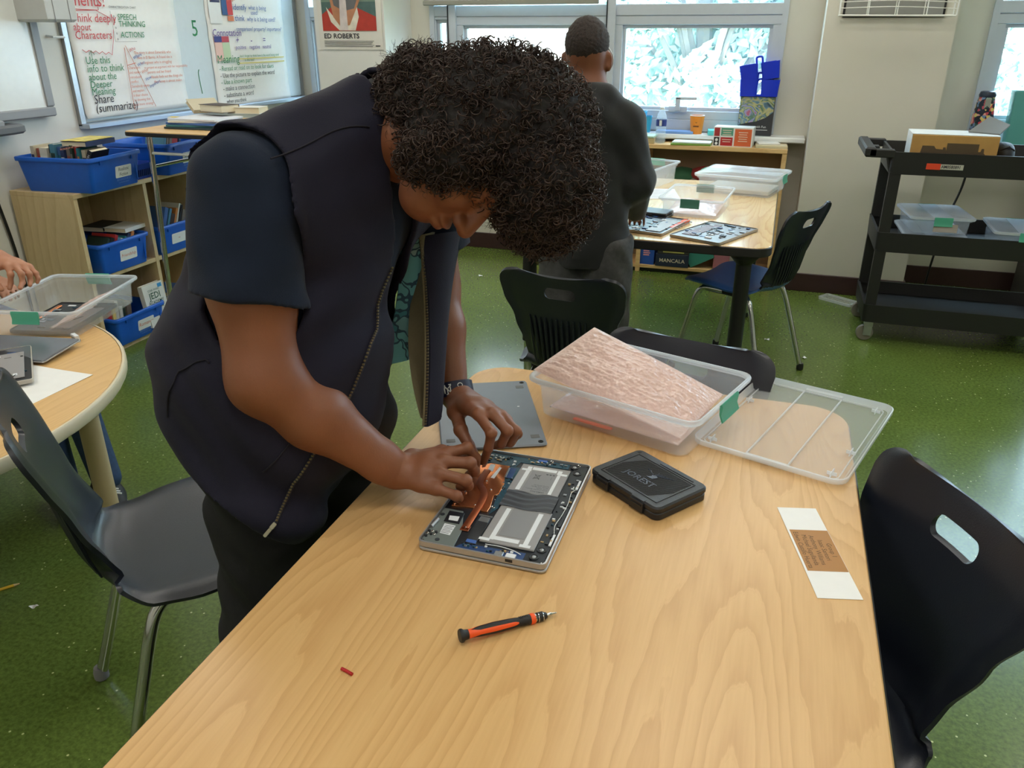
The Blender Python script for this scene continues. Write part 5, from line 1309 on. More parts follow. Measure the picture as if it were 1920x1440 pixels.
# ---- on top
SZ2 = SILL - 0.003
t = thing('water_bottle', 'clear plastic water bottle with blue label on the bookcase', 'bottle', (-0.748, 5.385, BZ))
PETM = clear('pet_plastic', (220, 236, 246), 0.28, 0.06)
part('bottle_body', MB().lathe([(0.028, 0.0), (0.033, 0.006), (0.033, 0.03), (0.030, 0.036), (0.033, 0.042), (0.033, 0.06), (0.030, 0.066), (0.033, 0.072), (0.0335, 0.15), (0.028, 0.175), (0.015, 0.20), (0.0135, 0.205)], 24), PETM, t)
part('bottle_label', MB().lathe([(0.0338, 0.105), (0.0338, 0.145)], 24, None, False, False), mat('label_navy', (44, 60, 130), 0.4), t)
part('label_patch', MB().box(-0.008, 0.008, -0.0345, -0.0338, 0.108, 0.142), WHITE, t)
part('cap', MB().lathe([(0.015, 0.204), (0.015, 0.218), (0.013, 0.220)], 18), WHITE, t)
t = thing('paper_cup', 'orange paper cup standing on the window sill', 'cup', (-0.535, 5.50, SZ2))
part('cup_wall', MB().lathe([(0.036, 0.0), (0.047, 0.112), (0.0455, 0.112), (0.0345, 0.004)], 28), mat('cup_orange', (232, 140, 40), 0.5), t)
part('rim', MB().lathe([(0.0465, 0.110), (0.0485, 0.113), (0.0465, 0.116), (0.0455, 0.113)], 28, None, False, False), WHITE, t)
cm = MB(Matrix.Translation((0, -0.0452, 0.045)) @ Matrix.Rotation(PI/2 - 0.097, 4, 'X')); cm.box(-0.018, 0.018, 0.0, 0.008, 0, 0.0006); cm.prism([(-0.010, 0.05), (0.010, 0.05), (0.006, 0.03), (0.0, 0.022), (-0.006, 0.03)], 0, 0.0006)
part('print', cm, mat('print_brown2', (110, 62, 24), 0.5), t, smooth=False)
tag(part('blue_tray', MB(T(-0.95, 5.49, SZ2)).loft([[(x, y, z) for x, y in rrect(w, d, 0.01, 3)] for w, d, z in ((0.14, 0.09, 0.0), (0.17, 0.11, 0.13), (0.163, 0.103, 0.13), (0.13, 0.08, 0.006))]), mat('tray_cyan', (50, 160, 200), 0.4)), 'cyan plastic tray on the sill beside the hooded student', 'tray')
tag(part('blue_tray', MB(T(-0.865, 5.50, SZ2, 0.1)).loft([[(x, y, z) for x, y in rrect(w, d, 0.01, 3)] for w, d, z in ((0.06, 0.07, 0.0), (0.075, 0.085, 0.10), (0.07, 0.08, 0.10), (0.055, 0.065, 0.006))]), mat('tray_cyan', (50, 160, 200), 0.4)), 'smaller cyan plastic pot beside the cyan tray on the sill', 'pot')
for k, (x, y, z, w, d, h, rz, c, l) in enumerate(((-0.88, 5.385, BZ, 0.20, 0.16, 0.035, 0.05, (196, 176, 130), 'thick tan book at the left end of the bookcase top'), (-0.87, 5.39, BZ + 0.036, 0.19, 0.16, 0.012, -0.05, (190, 220, 200), 'pale green folder on the thick tan book'), (-0.67, 5.50, SZ2, 0.24, 0.10, 0.016, 0.0, (120, 160, 220), 'blue paper folder lying flat on the window sill'), (-0.545, 5.36, BZ, 0.25, 0.12, 0.010, 0.03, (120, 160, 60), 'green folder lying flat on the bookcase top'), (-0.54, 5.365, BZ + 0.011, 0.24, 0.12, 0.010, -0.02, (226, 236, 232), 'white folder lying on the green folder'), (-0.36, 5.50, SZ2, 0.20, 0.11, 0.03, 0.12, (90, 200, 200), 'turquoise folded paper on the sill beside the orange cup'), (-0.055, 5.37, BZ, 0.19, 0.13, 0.018, 0.05, (220, 206, 170), 'closed cream paperback at the right end of the bookcase'), (-0.075, 5.375, BZ + 0.019, 0.13, 0.10, 0.010, 0.2, (236, 234, 228), 'small white notebook on the cream paperback'))):
    o = part('folder' if 'folder' in l or 'paper ' in l or 'folded' in l else 'flat_book', MB(T(x, y, z, rz)).box(-w/2, w/2, -d/2, d/2, 0, h, 0.002), mat('flat_%d' % k, c, 0.5)); tag(o, l, 'folder' if 'folder' in l else 'book' if 'book' in l else 'paper')
t = thing('card_game_box', 'white card box with teal red and orange panels on the bookcase', 'box', (-0.285, 5.375, BZ), math.radians(-4))
part('carton', MB().box(-0.12, 0.12, -0.06, 0.06, 0, 0.118, 0.002), WHITE, t)
for k, (a, b, c, d, col) in enumerate(((-0.115, -0.082, 0.062, 0.112, (176, 56, 60)), (-0.074, 0.0, 0.066, 0.112, (92, 160, 136)), (0.010, 0.112, 0.006, 0.108, (226, 106, 60)), (-0.074, 0.0, 0.006, 0.056, (190, 48, 52)), (-0.115, -0.082, 0.006, 0.056, (40, 40, 44)))):
    part('panel', MB().box(a, b, -0.0608, -0.060, c, d), mat('gb_%d' % k, col, 0.5), t)
gm = MB(Matrix.Translation((0, -0.0612, 0)) @ Matrix.Rotation(PI/2, 4, 'X'))
for (x, y, n) in ((-0.037, 0.10, 3), (0.061, 0.09, 5), (-0.037, 0.045, 2)):
    for k in range(n): gm.box(x - 0.028 + 0.004*(k % 2), x + 0.028 - 0.004*(k % 2), y - 0.013*k - 0.004, y - 0.013*k, 0, 0.0003)
part('lettering', gm, mat('print_pale', (240, 220, 200), 0.5), t)
for y in (0.018, 0.040): part('dot', MB(Matrix.Translation((-0.0985, -0.0612, y)) @ Matrix.Rotation(PI/2, 4, 'X')).prism(circ(0.009, 14), 0, 0.0004), WHITE, t)
t = thing('art_book_box', 'upright dark box with colourful painted figures leaning at the window', 'box', (-0.172, 5.535, SZ2), math.radians(-2))
part('carton', MB().box(-0.105, 0.105, -0.03, 0.03, 0, 0.235, 0.002), mat('artbox_dark', (50, 50, 54), 0.5), t)
def paint_mat():
    m, nt, b = newmat('painted_art'); L = nt.links.new
    tc = N(nt, 'ShaderNodeTexCoord'); nz = N(nt, 'ShaderNodeTexNoise', i_Scale=11.0, i_Detail=1.5, i_Distortion=2.5); L(tc.outputs['Object'], nz.inputs['Vector'])
    r = N(nt, 'ShaderNodeValToRGB'); e = r.color_ramp.elements; e[0].position = 0.25; e[0].color = rgb(40, 60, 70); e[1].position = 0.75; e[1].color = rgb(170, 90, 110)
    for p_, c_ in ((0.38, (96, 130, 150)), (0.46, (186, 176, 120)), (0.54, (70, 110, 80)), (0.64, (150, 150, 190))): x = e.new(p_); x.color = rgb(*c_)
    L(nz.outputs['Fac'], r.inputs['Fac']); L(r.outputs['Color'], b.inputs['Base Color']); return m
part('art_panel', MB(Matrix.Translation((0, -0.0306, 0)) @ Matrix.Rotation(PI/2, 4, 'X')).prism([(-0.103, 0.062), (-0.06, 0.075), (0.0, 0.085), (0.06, 0.11), (0.103, 0.145), (0.103, 0.232), (-0.103, 0.232)], 0, 0.0006), paint_mat(), t)
am = MB(Matrix.Translation((0, -0.0309, 0)) @ Matrix.Rotation(PI/2, 4, 'X')); am.text('with Fun', 0.02, T(0.0, 0.048, 0)); am.box(0.0, 0.08, 0.034, 0.037, 0, 0.0004)
part('lettering', am, PAPER, t, smooth=False)
def caddy(label, loc, rz, tilt=0.0):
    t = thing('caddy', label, 'caddy', loc, rz, 'blue desk caddies on the painted box', rot=(0, tilt, rz))
    for s in (-1, 1):
        m = MB(); def_ = [(0.098, 0.09, 0.0), (0.112, 0.105, 0.10), (0.106, 0.099, 0.10), (0.092, 0.084, 0.004)]
        m.loft([[(x + s*0.064, y, z) for x, y in rrect(w, d, 0.01, 3)] for w, d, z in def_])
        part('cup', m, DKBLUE, t)
    part('bridge', MB().box(-0.018, 0.018, -0.03, 0.03, 0.0, 0.012, 0.002), DKBLUE, t)
    h = MB(); h.tube(smooth_path([(-0.018, 0, 0.01), (-0.018, 0, 0.11), (-0.014, 0, 0.135), (0.014, 0, 0.135), (0.018, 0, 0.11), (0.018, 0, 0.01)], 4), 0.007, 8)
    part('handle', h, DKBLUE, t)
caddy('lower blue plastic caddy standing level on the painted box', (-0.172, 5.535, SZ2 + 0.236), 0)
caddy('upper blue plastic caddy tilted on top of the lower caddy', (-0.172, 5.535, SZ2 + 0.236 + 0.095), 0, math.radians(-9))

# ================================================================== CART WITH TRAYS
t = thing('utility_cart', 'black three tray plastic utility cart against the right pillar', 'cart', (0.97, 4.56, 0))
CX0, CX1, CY0, CY1 = -0.45, 0.45, -0.24, 0.24
CARTM = mat('cart_black', (30, 30, 31), 0.5, bump=0.2, bscale=300)
def ctray(z0, z1):
    m = MB()
    def rg(x0, x1, y0, y1, z): return [(x, y, z) for x, y in rrect(x1 - x0, y1 - y0, 0.02, 3, (x0+x1)/2, (y0+y1)/2)]
    m.loft([rg(CX0, CX1, CY0, CY1, z0), rg(CX0 - 0.004, CX1 + 0.004, CY0 - 0.004, CY1 + 0.004, z1), rg(CX0 + 0.008, CX1 - 0.008, CY0 + 0.008, CY1 - 0.008, z1), rg(CX0 + 0.014, CX1 - 0.014, CY0 + 0.014, CY1 - 0.014, z0 + 0.03)])
    return m
for z0, z1 in ((0.87, 0.975), (0.487, 0.585), (0.112, 0.207)): part('tray', ctray(z0, z1), CARTM, t)
for sx in (-1, 1):
    for sy in (-1, 1):
        for z0, z1 in ((0.207, 0.487), (0.585, 0.87)):
            m = MB(); x, y = sx*(0.45 - 0.028), sy*(0.24 - 0.02)
            m.prism([(x - 0.026, y - 0.016), (x + 0.026, y - 0.016), (x + 0.026, y + 0.016), (x - 0.026, y + 0.016)], z0 - 0.01, z1 + 0.01, 0.003)
            part('post', m, CARTM, t)
for sy in (-1, 1):
    part('handle_arm', MB().prism([(CX0 - 0.10, sy*0.225 - 0.018), (CX0 + 0.01, sy*0.225 - 0.018), (CX0 + 0.01, sy*0.225 + 0.018), (CX0 - 0.10, sy*0.225 + 0.018)], 0.945, 0.985, 0.005), CARTM, t)
part('handle_bar', MB().box(CX0 - 0.125, CX0 - 0.075, -0.243, 0.243, 0.945, 0.992, 0.008), CARTM, t)
part('handle_web', MB().box(CX0 - 0.08, CX0 - 0.04, -0.03, 0.03, 0.955, 0.975, 0.004), CARTM, t)
part('handle_brace', MB().tube([(CX0 - 0.01, -0.20, 0.945), (CX0 + 0.012, -0.20, 0.87)], 0.012, 6), CARTM, t)
TYRE = mat('caster_tyre', (128, 122, 112), 0.6)
for sx in (-1, 1):
    for sy in (-1, 1):
        x, y = sx*0.41, sy*0.20
        c = part('caster_fork', MB().box(x - 0.022, x + 0.022, y - 0.018, y + 0.018, 0.078, 0.112, 0.003).box(x - 0.02, x + 0.02, y - 0.020, y - 0.016, 0.03, 0.085, 0.001).box(x - 0.02, x + 0.02, y + 0.016, y + 0.020, 0.03, 0.085, 0.001), STEEL, t)
        part('caster_wheel', MB().lathe([(0.030, -0.012), (0.040, -0.012), (0.043, -0.008), (0.043, 0.008), (0.040, 0.012), (0.030, 0.012)], 24, Matrix.Translation((x - 0.012, y, 0.043)) @ Matrix.Rotation(PI/2, 4, 'X')), TYRE, c)
        part('caster_hub', MB().lathe([(0.029, -0.010), (0.029, 0.010)], 18, Matrix.Translation((x - 0.012, y, 0.043)) @ Matrix.Rotation(PI/2, 4, 'X')), BLACK, c)
t2 = thing('asset_sticker', 'orange and white asset sticker on the cart top tray', 'sticker', (0.755, 4.3145, 0.915), 0)
part('orange_half', MB().box(-0.08, -0.018, -0.001, 0.001, -0.014, 0.014), mat('sticker_orange', (232, 74, 40), 0.5), t2)
part('white_half', MB().box(-0.018, 0.08, -0.001, 0.001, -0.012, 0.012), mat('sticker_white', (196, 196, 186), 0.5), t2)
sm = MB(Matrix.Translation((0, -0.0014, 0)) @ Matrix.Rotation(PI/2, 4, 'X')); sm.text('AM0580891', 0.02, T(-0.015, -0.006, 0), bold=0.02, xs=0.85)
part('lettering', sm, INK_K, t2, smooth=False)
# on the cart
t = thing('cardboard_box', 'brown cardboard box with dark printed keyboard picture on the cart', 'box', (0.785, 4.455, 0.901), math.radians(-2))
part('carton', MB().box(-0.185, 0.185, -0.11, 0.11, 0, 0.155, 0.003), mat('cardboard', (190, 146, 84), 0.7, var=0.05), t)
part('white_top', MB().box(-0.186, 0.186, -0.108, 0.111, 0.1555, 0.158), WHITE, t); part('white_side', MB().box(-0.188, -0.1855, -0.11, 0.111, 0, 0.158), WHITE, t)
pm = MB(Matrix.Translation((0, -0.1106, 0)) @ Matrix.Rotation(PI/2, 4, 'X'))
pm.prism([(-0.14, 0.075), (-0.135, 0.105), (-0.085, 0.105), (-0.075, 0.092), (-0.045, 0.09), (-0.045, 0.1), (-0.035, 0.1), (-0.03, 0.085), (-0.03, 0.12), (0.105, 0.12), (0.105, 0.085), (0.115, 0.085), (0.118, 0.1), (0.128, 0.1), (0.13, 0.08), (0.14, 0.07), (-0.14, 0.07)], 0, 0.0006)
part('print', pm, mat('print_dkbrown', (86, 70, 50), 0.6), t)
fo = [vec3 for vec3 in ((0.852, 4.47, 1.063), (0.972, 4.40, 1.062), (1.022, 4.47, 1.098), (0.945, 4.545, 1.128))]
tag(part('grey_folio', MB().sheet(lambda u, v: tuple((Vector(fo[0])*(1-u) + Vector(fo[1])*u)*(1-v) + (Vector(fo[3])*(1-u) + Vector(fo[2])*u)*v), 2, 2, 0.007), mat('folio_grey', (112, 112, 110), 0.5)), 'grey folio standing tilted on the cardboard box', 'folio')
t = thing('black_pouch', 'rounded black pouch beside the cardboard box on the cart', 'pouch', (1.02, 4.46, 0.901))
b_ = MB(); b_.grid(lambda u, v: (0.045*math.cos(2*PI*u)*math.sin(PI*v)**0.6, 0.09*math.sin(2*PI*u)*math.sin(PI*v)**0.6, 0.06 - 0.06*math.cos(PI*v)), 24, 12, closeu=True); part('pouch_body', b_, mat('pouch_black', (24, 26, 32), 0.6), t, angle=180)
part('strap', MB().tube([(-0.03, -0.06, 0.09), (0, -0.08, 0.11), (0.03, -0.06, 0.09)], 0.004, 6), BLACK, t)
clear_bin('upper clear lidded bin with green latch on the middle cart tray', (0.795, 4.545, 0.579), math.radians(95), 0.36, 0.30, 0.082, lid=True, latches=(-1, 1))
clear_bin('lower clear lidded bin with green latch on the middle cart tray', (0.785, 4.545, 0.519), math.radians(92), 0.36, 0.29, 0.052, lid=True, latches=(-1, 1))
tag(part('bin_label', MB(T(0.825, 4.365, 0.615, math.radians(5))).box(-0.055, 0.055, -0.0008, 0.0, -0.02, 0.02), mat('bin_label', (186, 178, 170), 0.5)), 'printed paper label on the upper cart bin', 'label')
clear_bin('clear lidded bin at the right end of the middle cart tray', (1.19, 4.50, 0.519), math.radians(88), 0.36, 0.30, 0.10, lid=True)
tag(part('power_cable', MB().tube(smooth_path([(0.965, 4.83, 0.99), (0.955, 4.86, 0.75), (0.915, 4.84, 0.58), (0.885, 4.86, 0.30), (0.88, 4.9, 0.01)], 6), 0.006, 6), BLACK), 'black power cable hanging behind the cart', 'cable')

# behind the cart: sill things
t = thing('tumbler', 'floral patterned insulated tumbler with dark lid on the right window sill', 'tumbler', (1.10, 5.47, SZ2))
def floral():
    m, nt, b = newmat('floral'); L = nt.links.new
    tc = N(nt, 'ShaderNodeTexCoord'); vo_ = N(nt, 'ShaderNodeTexVoronoi', i_Scale=62.0); L(tc.outputs['Object'], vo_.inputs['Vector'])
    sp = N(nt, 'ShaderNodeSeparateColor'); L(vo_.outputs['Color'], sp.inputs[0])
    r = N(nt, 'ShaderNodeValToRGB'); r.color_ramp.interpolation = 'CONSTANT'; e = r.color_ramp.elements; e[0].color = rgb(26, 32, 54); e[1].position = 0.9; e[1].color = rgb(226, 200, 120)
    for p_, c_ in ((0.35, (200, 70, 84)), (0.5, (110, 140, 180)), (0.62, (230, 160, 150)), (0.74, (60, 90, 80)), (0.82, (24, 28, 46))): x = e.new(p_); x.color = rgb(*c_)
    L(sp.outputs[0], r.inputs['Fac']); L(r.outputs['Color'], b.inputs['Base Color']); b.inputs['Roughness'].default_value = 0.3; return m
part('tumbler_body', MB().lathe([(0.048, 0.0), (0.056, 0.02), (0.057, 0.16), (0.048, 0.235), (0.042, 0.265)], 28), floral(), t)
part('lid', MB().lathe([(0.044, 0.263), (0.046, 0.275), (0.040, 0.292), (0.030, 0.296)], 24), mat('lid_navy', (34, 40, 60), 0.3), t)
part('spout', MB().box(-0.015, 0.015, -0.05, -0.038, 0.20, 0.262, 0.006), CHROME, t)
tag(part('teal_organizer', MB(T(1.32, 5.47, SZ2)).loft([[(x, y, z) for x, y in rrect(w, d, 0.012, 3)] for w, d, z in ((0.17, 0.09, 0.0), (0.19, 0.11, 0.30), (0.18, 0.10, 0.30), (0.16, 0.08, 0.01))]), mat('teal_plastic', (90, 160, 156), 0.4)), 'tall teal plastic organiser on the right window sill', 'organiser')
tag(part('blue_organizer', MB(T(1.52, 5.48, SZ2)).loft([[(x, y, z) for x, y in rrect(w, d, 0.012, 3)] for w, d, z in ((0.15, 0.09, 0.0), (0.17, 0.11, 0.42), (0.16, 0.10, 0.42), (0.14, 0.08, 0.01))]), mat('pale_blue_plastic', (150, 200, 226), 0.4)), 'taller pale blue organiser at the far right of the sill', 'organiser')
t = thing('storage_cabinet', 'low dark cabinet under the right window behind the cart', 'cabinet', (1.78, 5.40, 0))
part('cabinet_body', MB().box(-0.28, 0.5, -0.15, 0.18, 0.0, 0.84, 0.004), mat('cabinet_dark', (70, 66, 64), 0.5), t)
part('top_board', MB().box(-0.29, 0.51, -0.16, 0.18, 0.842, 0.862, 0.003), WHITE, t)
part('door', MB().box(-0.27, 0.105, -0.165, -0.152, 0.03, 0.82, 0.003), mat('cabinet_dark', (70, 66, 64), 0.5), t); part('door', MB().box(0.115, 0.49, -0.165, -0.152, 0.03, 0.82, 0.003), mat('cabinet_dark', (70, 66, 64), 0.5), t)
# wire basket and panel on the pillar
t = thing('wall_panel', 'grey wall panel with black edge on the right pillar', 'panel', (0.235, 5.18, 1.575))
part('panel_face', MB().box(0.012, 0.50, -0.018, -0.008, 0.012, 0.5, 0.002), mat('panel_grey', (140, 140, 136), 0.5), t)
part('panel_frame', MB().box(0.0, 0.512, -0.010, 0.0, 0.0, 0.512, 0.002), BLACK, t)
t = thing('wire_basket', 'white wire basket hung on the right pillar over the panel', 'basket', (0.215, 5.17, 1.585))
WR = mat('white_wire', (228, 228, 222), 0.35)
part('front_rim', MB().tube([(0.0, -0.115, 0.0), (0.57, -0.115, -0.005)], 0.005, 6), WR, t); part('back_rim', MB().tube([(0.0, -0.012, 0.0), (0.57, -0.012, 0.0)], 0.004, 6), WR, t)
for z in (0.035, 0.065, 0.10): part('front_wire', MB().tube(smooth_path([(0.0, -0.115, z), (0.28, -0.118, z + 0.006), (0.57, -0.115, z - 0.006)], 5), 0.0025, 6), WR, t)
for k in range(5):
    x = 0.0 + 0.1425*k; part('cross_wire', MB().tube([(x, -0.012, 0.16), (x, -0.012, 0.0), (x, -0.115, 0.0), (x, -0.115, 0.16)], 0.0032, 6), WR, t)
for z in (0.06, 0.11): part('side_wire', MB().tube([(0.57, -0.115, z), (0.57, -0.012, z)], 0.0025, 6), WR, t)

# ---- small things on the floor
t = thing('pencil', 'yellow pencil lying on the green floor at the left', 'pencil', (-2.03, 1.305, 0.0042), math.radians(52))
part('barrel', MB().loft([[(x, 0.0042*math.cos(k*PI/3), 0.0042*math.sin(k*PI/3)) for k in range(6)] for x in (-0.08, 0.06)]), mat('pencil_yellow', (232, 186, 30), 0.4), t)
part('tip_wood', MB().lathe([(0.0042, 0.06), (0.0015, 0.075)], 8, MX), mat('pencil_wood', (220, 190, 140), 0.7), t); part('lead', MB().lathe([(0.0015, 0.075), (0.0003, 0.080)], 8, MX), BLACK, t)
part('ferrule', MB().lathe([(0.0045, -0.092), (0.0045, -0.08)], 10, MX), CHROME, t); part('eraser', MB().lathe([(0.004, -0.10), (0.004, -0.092)], 10, MX), mat('eraser_pink', (226, 140, 140), 0.7), t)
for k, (x, y, s, l) in enumerate(((0.061, 4.195, 0.012, 'tiny white paper scrap on the floor by the chair with the sky tinted seat'), (0.25, 3.98, 0.012, 'tiny paper scrap on the floor right of the chair with the sky tinted seat'), (-1.81, 4.86, 0.016, 'small white scrap on the floor beyond the curly haired student'), (-1.86, 1.30, 0.010, 'tiny bluish scrap on the floor near the pencil'))):
    tag(part('paper_scrap', MB(T(x, y, 0.001, k)).sheet(lambda a, b: (s*(a - 0.5)*2, s*(b - 0.5)*1.4 + 0.003*a, 0.002 + 0.003*math.sin(5*a + 3*b)), 4, 4, 0.0006), PAPER), l, 'scrap')
t = thing('plastic_lid', 'small clear plastic lid on the floor left of the cart', 'lid', (0.455, 5.01, 0), math.radians(-35))
part('lid_panel', MB().prism(rrect(0.22, 0.10, 0.01, 3), 0.001, 0.004, 0.0005), LIDM, t)
m = MB(); m.loft([[(x, y, z) for x, y in rrect(w, d, 0.012, 3)] for w, d, z in ((0.22, 0.10, 0.001), (0.225, 0.105, 0.018), (0.215, 0.095, 0.018), (0.213, 0.093, 0.005))], False, False); part('rim', m, LIDRIM, t)
# green leg of a small table behind the hooded student
t = thing('metal_shelf_leg', 'grey green slotted metal shelf upright beside the hooded student', 'upright', (-0.508, 3.02, 0))
part('upright', MB().box(-0.016, 0.016, -0.012, 0.012, 0.0, 0.66, 0.002), mat('upright_green', (112, 124, 108), 0.5), t)
for k in range(12): part('slot', MB().box(-0.004, 0.004, -0.0128, -0.0118, 0.06 + 0.048*k, 0.075 + 0.048*k), BLACK, t)
part('foot_cap', MB().box(-0.018, 0.018, -0.014, 0.014, 0.0, 0.03, 0.002), BLACK, t)
# ================================================================== BODIES: smooth-union distance fields meshed by surface nets
class Field:
    def __init__(self): self.ops = []
    def _n(self, fn, lo, hi, op, k): self.ops.append((fn, np.array(lo, float), np.array(hi, float), op, k)); return self
    def cone(self, a, b, ra, rb, k=0.02, op='u', sq=None):
        """tapered capsule a->b; sq=(axis, s): distances along axis shrink by s (flattens the section)"""
        a = np.array(a, float); b = np.array(b, float); ba = b - a; bb = max(float(ba @ ba), 1e-9)
        ax = None
        if sq is not None:
            ax = np.array(sq[0], float); ax /= np.linalg.norm(ax); s = sq[1]
        def fn(p):
            pa = p - a
            h = np.clip((pa @ ba)/bb, 0, 1)
            q = pa - h[:, None]*ba
            if ax is not None: q = q + np.outer((q @ ax)*(s - 1), ax)
            return np.sqrt((q*q).sum(1)) - (ra + (rb - ra)*h)
        r = max(ra, rb)*(1.0 if sq is None else max(1, 1/sq[1])) + k + 0.012
        return self._n(fn, np.minimum(a, b) - r, np.maximum(a, b) + r, op, k)
    def ell(self, c, r, k=0.02, op='u', ax=None):
        c = np.array(c, float); r = np.array(r, float)
        A = np.eye(3) if ax is None else np.array(ax, float)
        def fn(p):
            q = (p - c) @ A.T
            k0 = np.sqrt(((q/r)**2).sum(1)); k1 = np.sqrt(((q/(r*r))**2).sum(1)) + 1e-9
            return k0*(k0 - 1.0)/k1
        m = r.max() + k + 0.012
        return self._n(fn, c - m, c + m, op, k)
    def plane(self, c, n, op='i'):
        """keep the side the normal points to"""
        c = np.array(c, float); n = np.array(n, float); n /= np.linalg.norm(n)
        return self._n(lambda p: -((p - c) @ n), [-99]*3, [99]*3, op, 0)
    def custom(self, fn, op='u', k=0.0): return self._n(fn, [-99]*3, [99]*3, op, k)
    @staticmethod
    def comb(D, d, op, k):
        if op == 'u':
            if k <= 0: return np.minimum(D, d)
            h = np.clip(0.5 + 0.5*(D - d)/k, 0, 1)
            return D*(1 - h) + d*h - k*h*(1 - h)
        if op == 'i': return np.maximum(D, d)
        if k <= 0: return np.maximum(D, -d)
        h = np.clip(0.5 - 0.5*(D + d)/k, 0, 1)
        return D*(1 - h) + (-d)*h + k*h*(1 - h)
    def ev(self, p):
        p = np.asarray(p, float); D = np.full(len(p), 1.0)
        for fn, lo, hi, op, k in self.ops: D = self.comb(D, fn(p), op, k)
        return D
    def evb(self, p, chunk=6000):
        """like ev for spatially ordered points: whole chunks skip the primitives they do not meet"""
        out = np.empty(len(p))
        for s in range(0, len(p), chunk):
            q = p[s:s+chunk]; a = q.min(0); b = q.max(0); D = np.full(len(q), 1.0)
            for fn, lo, hi, op, k in self.ops:
                if (lo > b).any() or (hi < a).any(): continue
                D = self.comb(D, fn(q), op, k)
            out[s:s+chunk] = D
        return out
    def project(self, pts, it=8):
        p = np.array(pts, float); e = 0.002
        for _ in range(it):
            d = self.ev(p)
            g = np.stack([(self.ev(p + np.eye(3)[i]*e) - self.ev(p - np.eye(3)[i]*e))/(2*e) for i in range(3)], 1)
            g /= np.maximum(np.linalg.norm(g, axis=1), 0.3)[:, None]
            p = p - g*d[:, None]*0.8
        return p

def surface_nets(D, xs, ys, zs):
    S = D < 0
    nx, ny, nz = D.shape
    cnt = np.zeros((nx-1, ny-1, nz-1), np.uint8)
    for i in (0, 1):
        for j in (0, 1):
            for k in (0, 1): cnt += S[i:nx-1+i, j:ny-1+j, k:nz-1+k]
    ci, cj, ck = np.nonzero((cnt > 0) & (cnt < 8))
    idx = np.full(cnt.shape, -1, np.int32); idx[ci, cj, ck] = np.arange(len(ci))
    acc = np.zeros((len(ci), 3)); n = np.zeros(len(ci))
    C = [xs, ys, zs]
    for ax in range(3):
        o = [a for a in range(3) if a != ax]
        for u in (0, 1):
            for v in (0, 1):
                b0 = [ci.copy(), cj.copy(), ck.copy()]; b0[o[0]] = b0[o[0]] + u; b0[o[1]] = b0[o[1]] + v
                b1 = [q.copy() for q in b0]; b1[ax] = b1[ax] + 1
                d0 = D[tuple(b0)]; d1 = D[tuple(b1)]
                m = (d0 < 0) != (d1 < 0)
                t = np.where(m, d0/np.where(m, d0 - d1, 1), 0)
                p = np.stack([C[a][b0[a]] for a in range(3)], 1).astype(float)
                p[:, ax] = C[ax][b0[ax]] + t*(C[ax][b1[ax]] - C[ax][b0[ax]])
                acc += p*m[:, None]; n += m
    V = acc/n[:, None]
    F = []
    for ax in range(3):
        o1, o2 = [(1, 2), (2, 0), (0, 1)][ax]
        sl0 = [slice(None)]*3; sl1 = [slice(None)]*3; sl0[ax] = slice(0, -1); sl1[ax] = slice(1, None)
        ch = S[tuple(sl0)] != S[tuple(sl1)]
        e = list(np.nonzero(ch))
        ok = (e[o1] > 0) & (e[o2] > 0) & (e[o1] < D.shape[o1]-1) & (e[o2] < D.shape[o2]-1)
        e = [q[ok] for q in e]
        fl = S[tuple(e)]
        def cid(a, b):
            q = [x.copy() for x in e]; q[o1] = q[o1] - a; q[o2] = q[o2] - b; return idx[tuple(q)]
        q = np.stack([cid(1, 1), cid(0, 1), cid(0, 0), cid(1, 0)], 1)
        q[~fl] = q[~fl][:, ::-1]
        F.append(q)
    return V, np.concatenate(F)
def relax(V, F, it=2, lam=0.5):
    e = np.concatenate([F[:, [0, 1]], F[:, [1, 2]], F[:, [2, 3]], F[:, [3, 0]]])
    e = np.concatenate([e, e[:, ::-1]])
    deg = np.bincount(e[:, 0], minlength=len(V)).astype(float); deg[deg == 0] = 1
    for _ in range(it):
        s = np.stack([np.bincount(e[:, 0], V[e[:, 1], a], len(V)) for a in range(3)], 1)
        V = V + lam*(s/deg[:, None] - V)
    return V
def quad_mesh(name, V, F):
    me = bpy.data.meshes.new(name)
    me.vertices.add(len(V)); me.vertices.foreach_set('co', np.asarray(V, np.float32).ravel())
    me.loops.add(F.size); me.loops.foreach_set('vertex_index', F.astype(np.int32).ravel())
    me.polygons.add(len(F)); me.polygons.foreach_set('loop_start', np.arange(0, F.size, 4, dtype=np.int32))
    me.update(calc_edges=True); me.validate()
    return me
def axis(*segs):
    out = []
    for a, b, s in segs: out.append(np.arange(a, b - s*0.3, s))
    return np.concatenate(out + [[segs[-1][1]]])
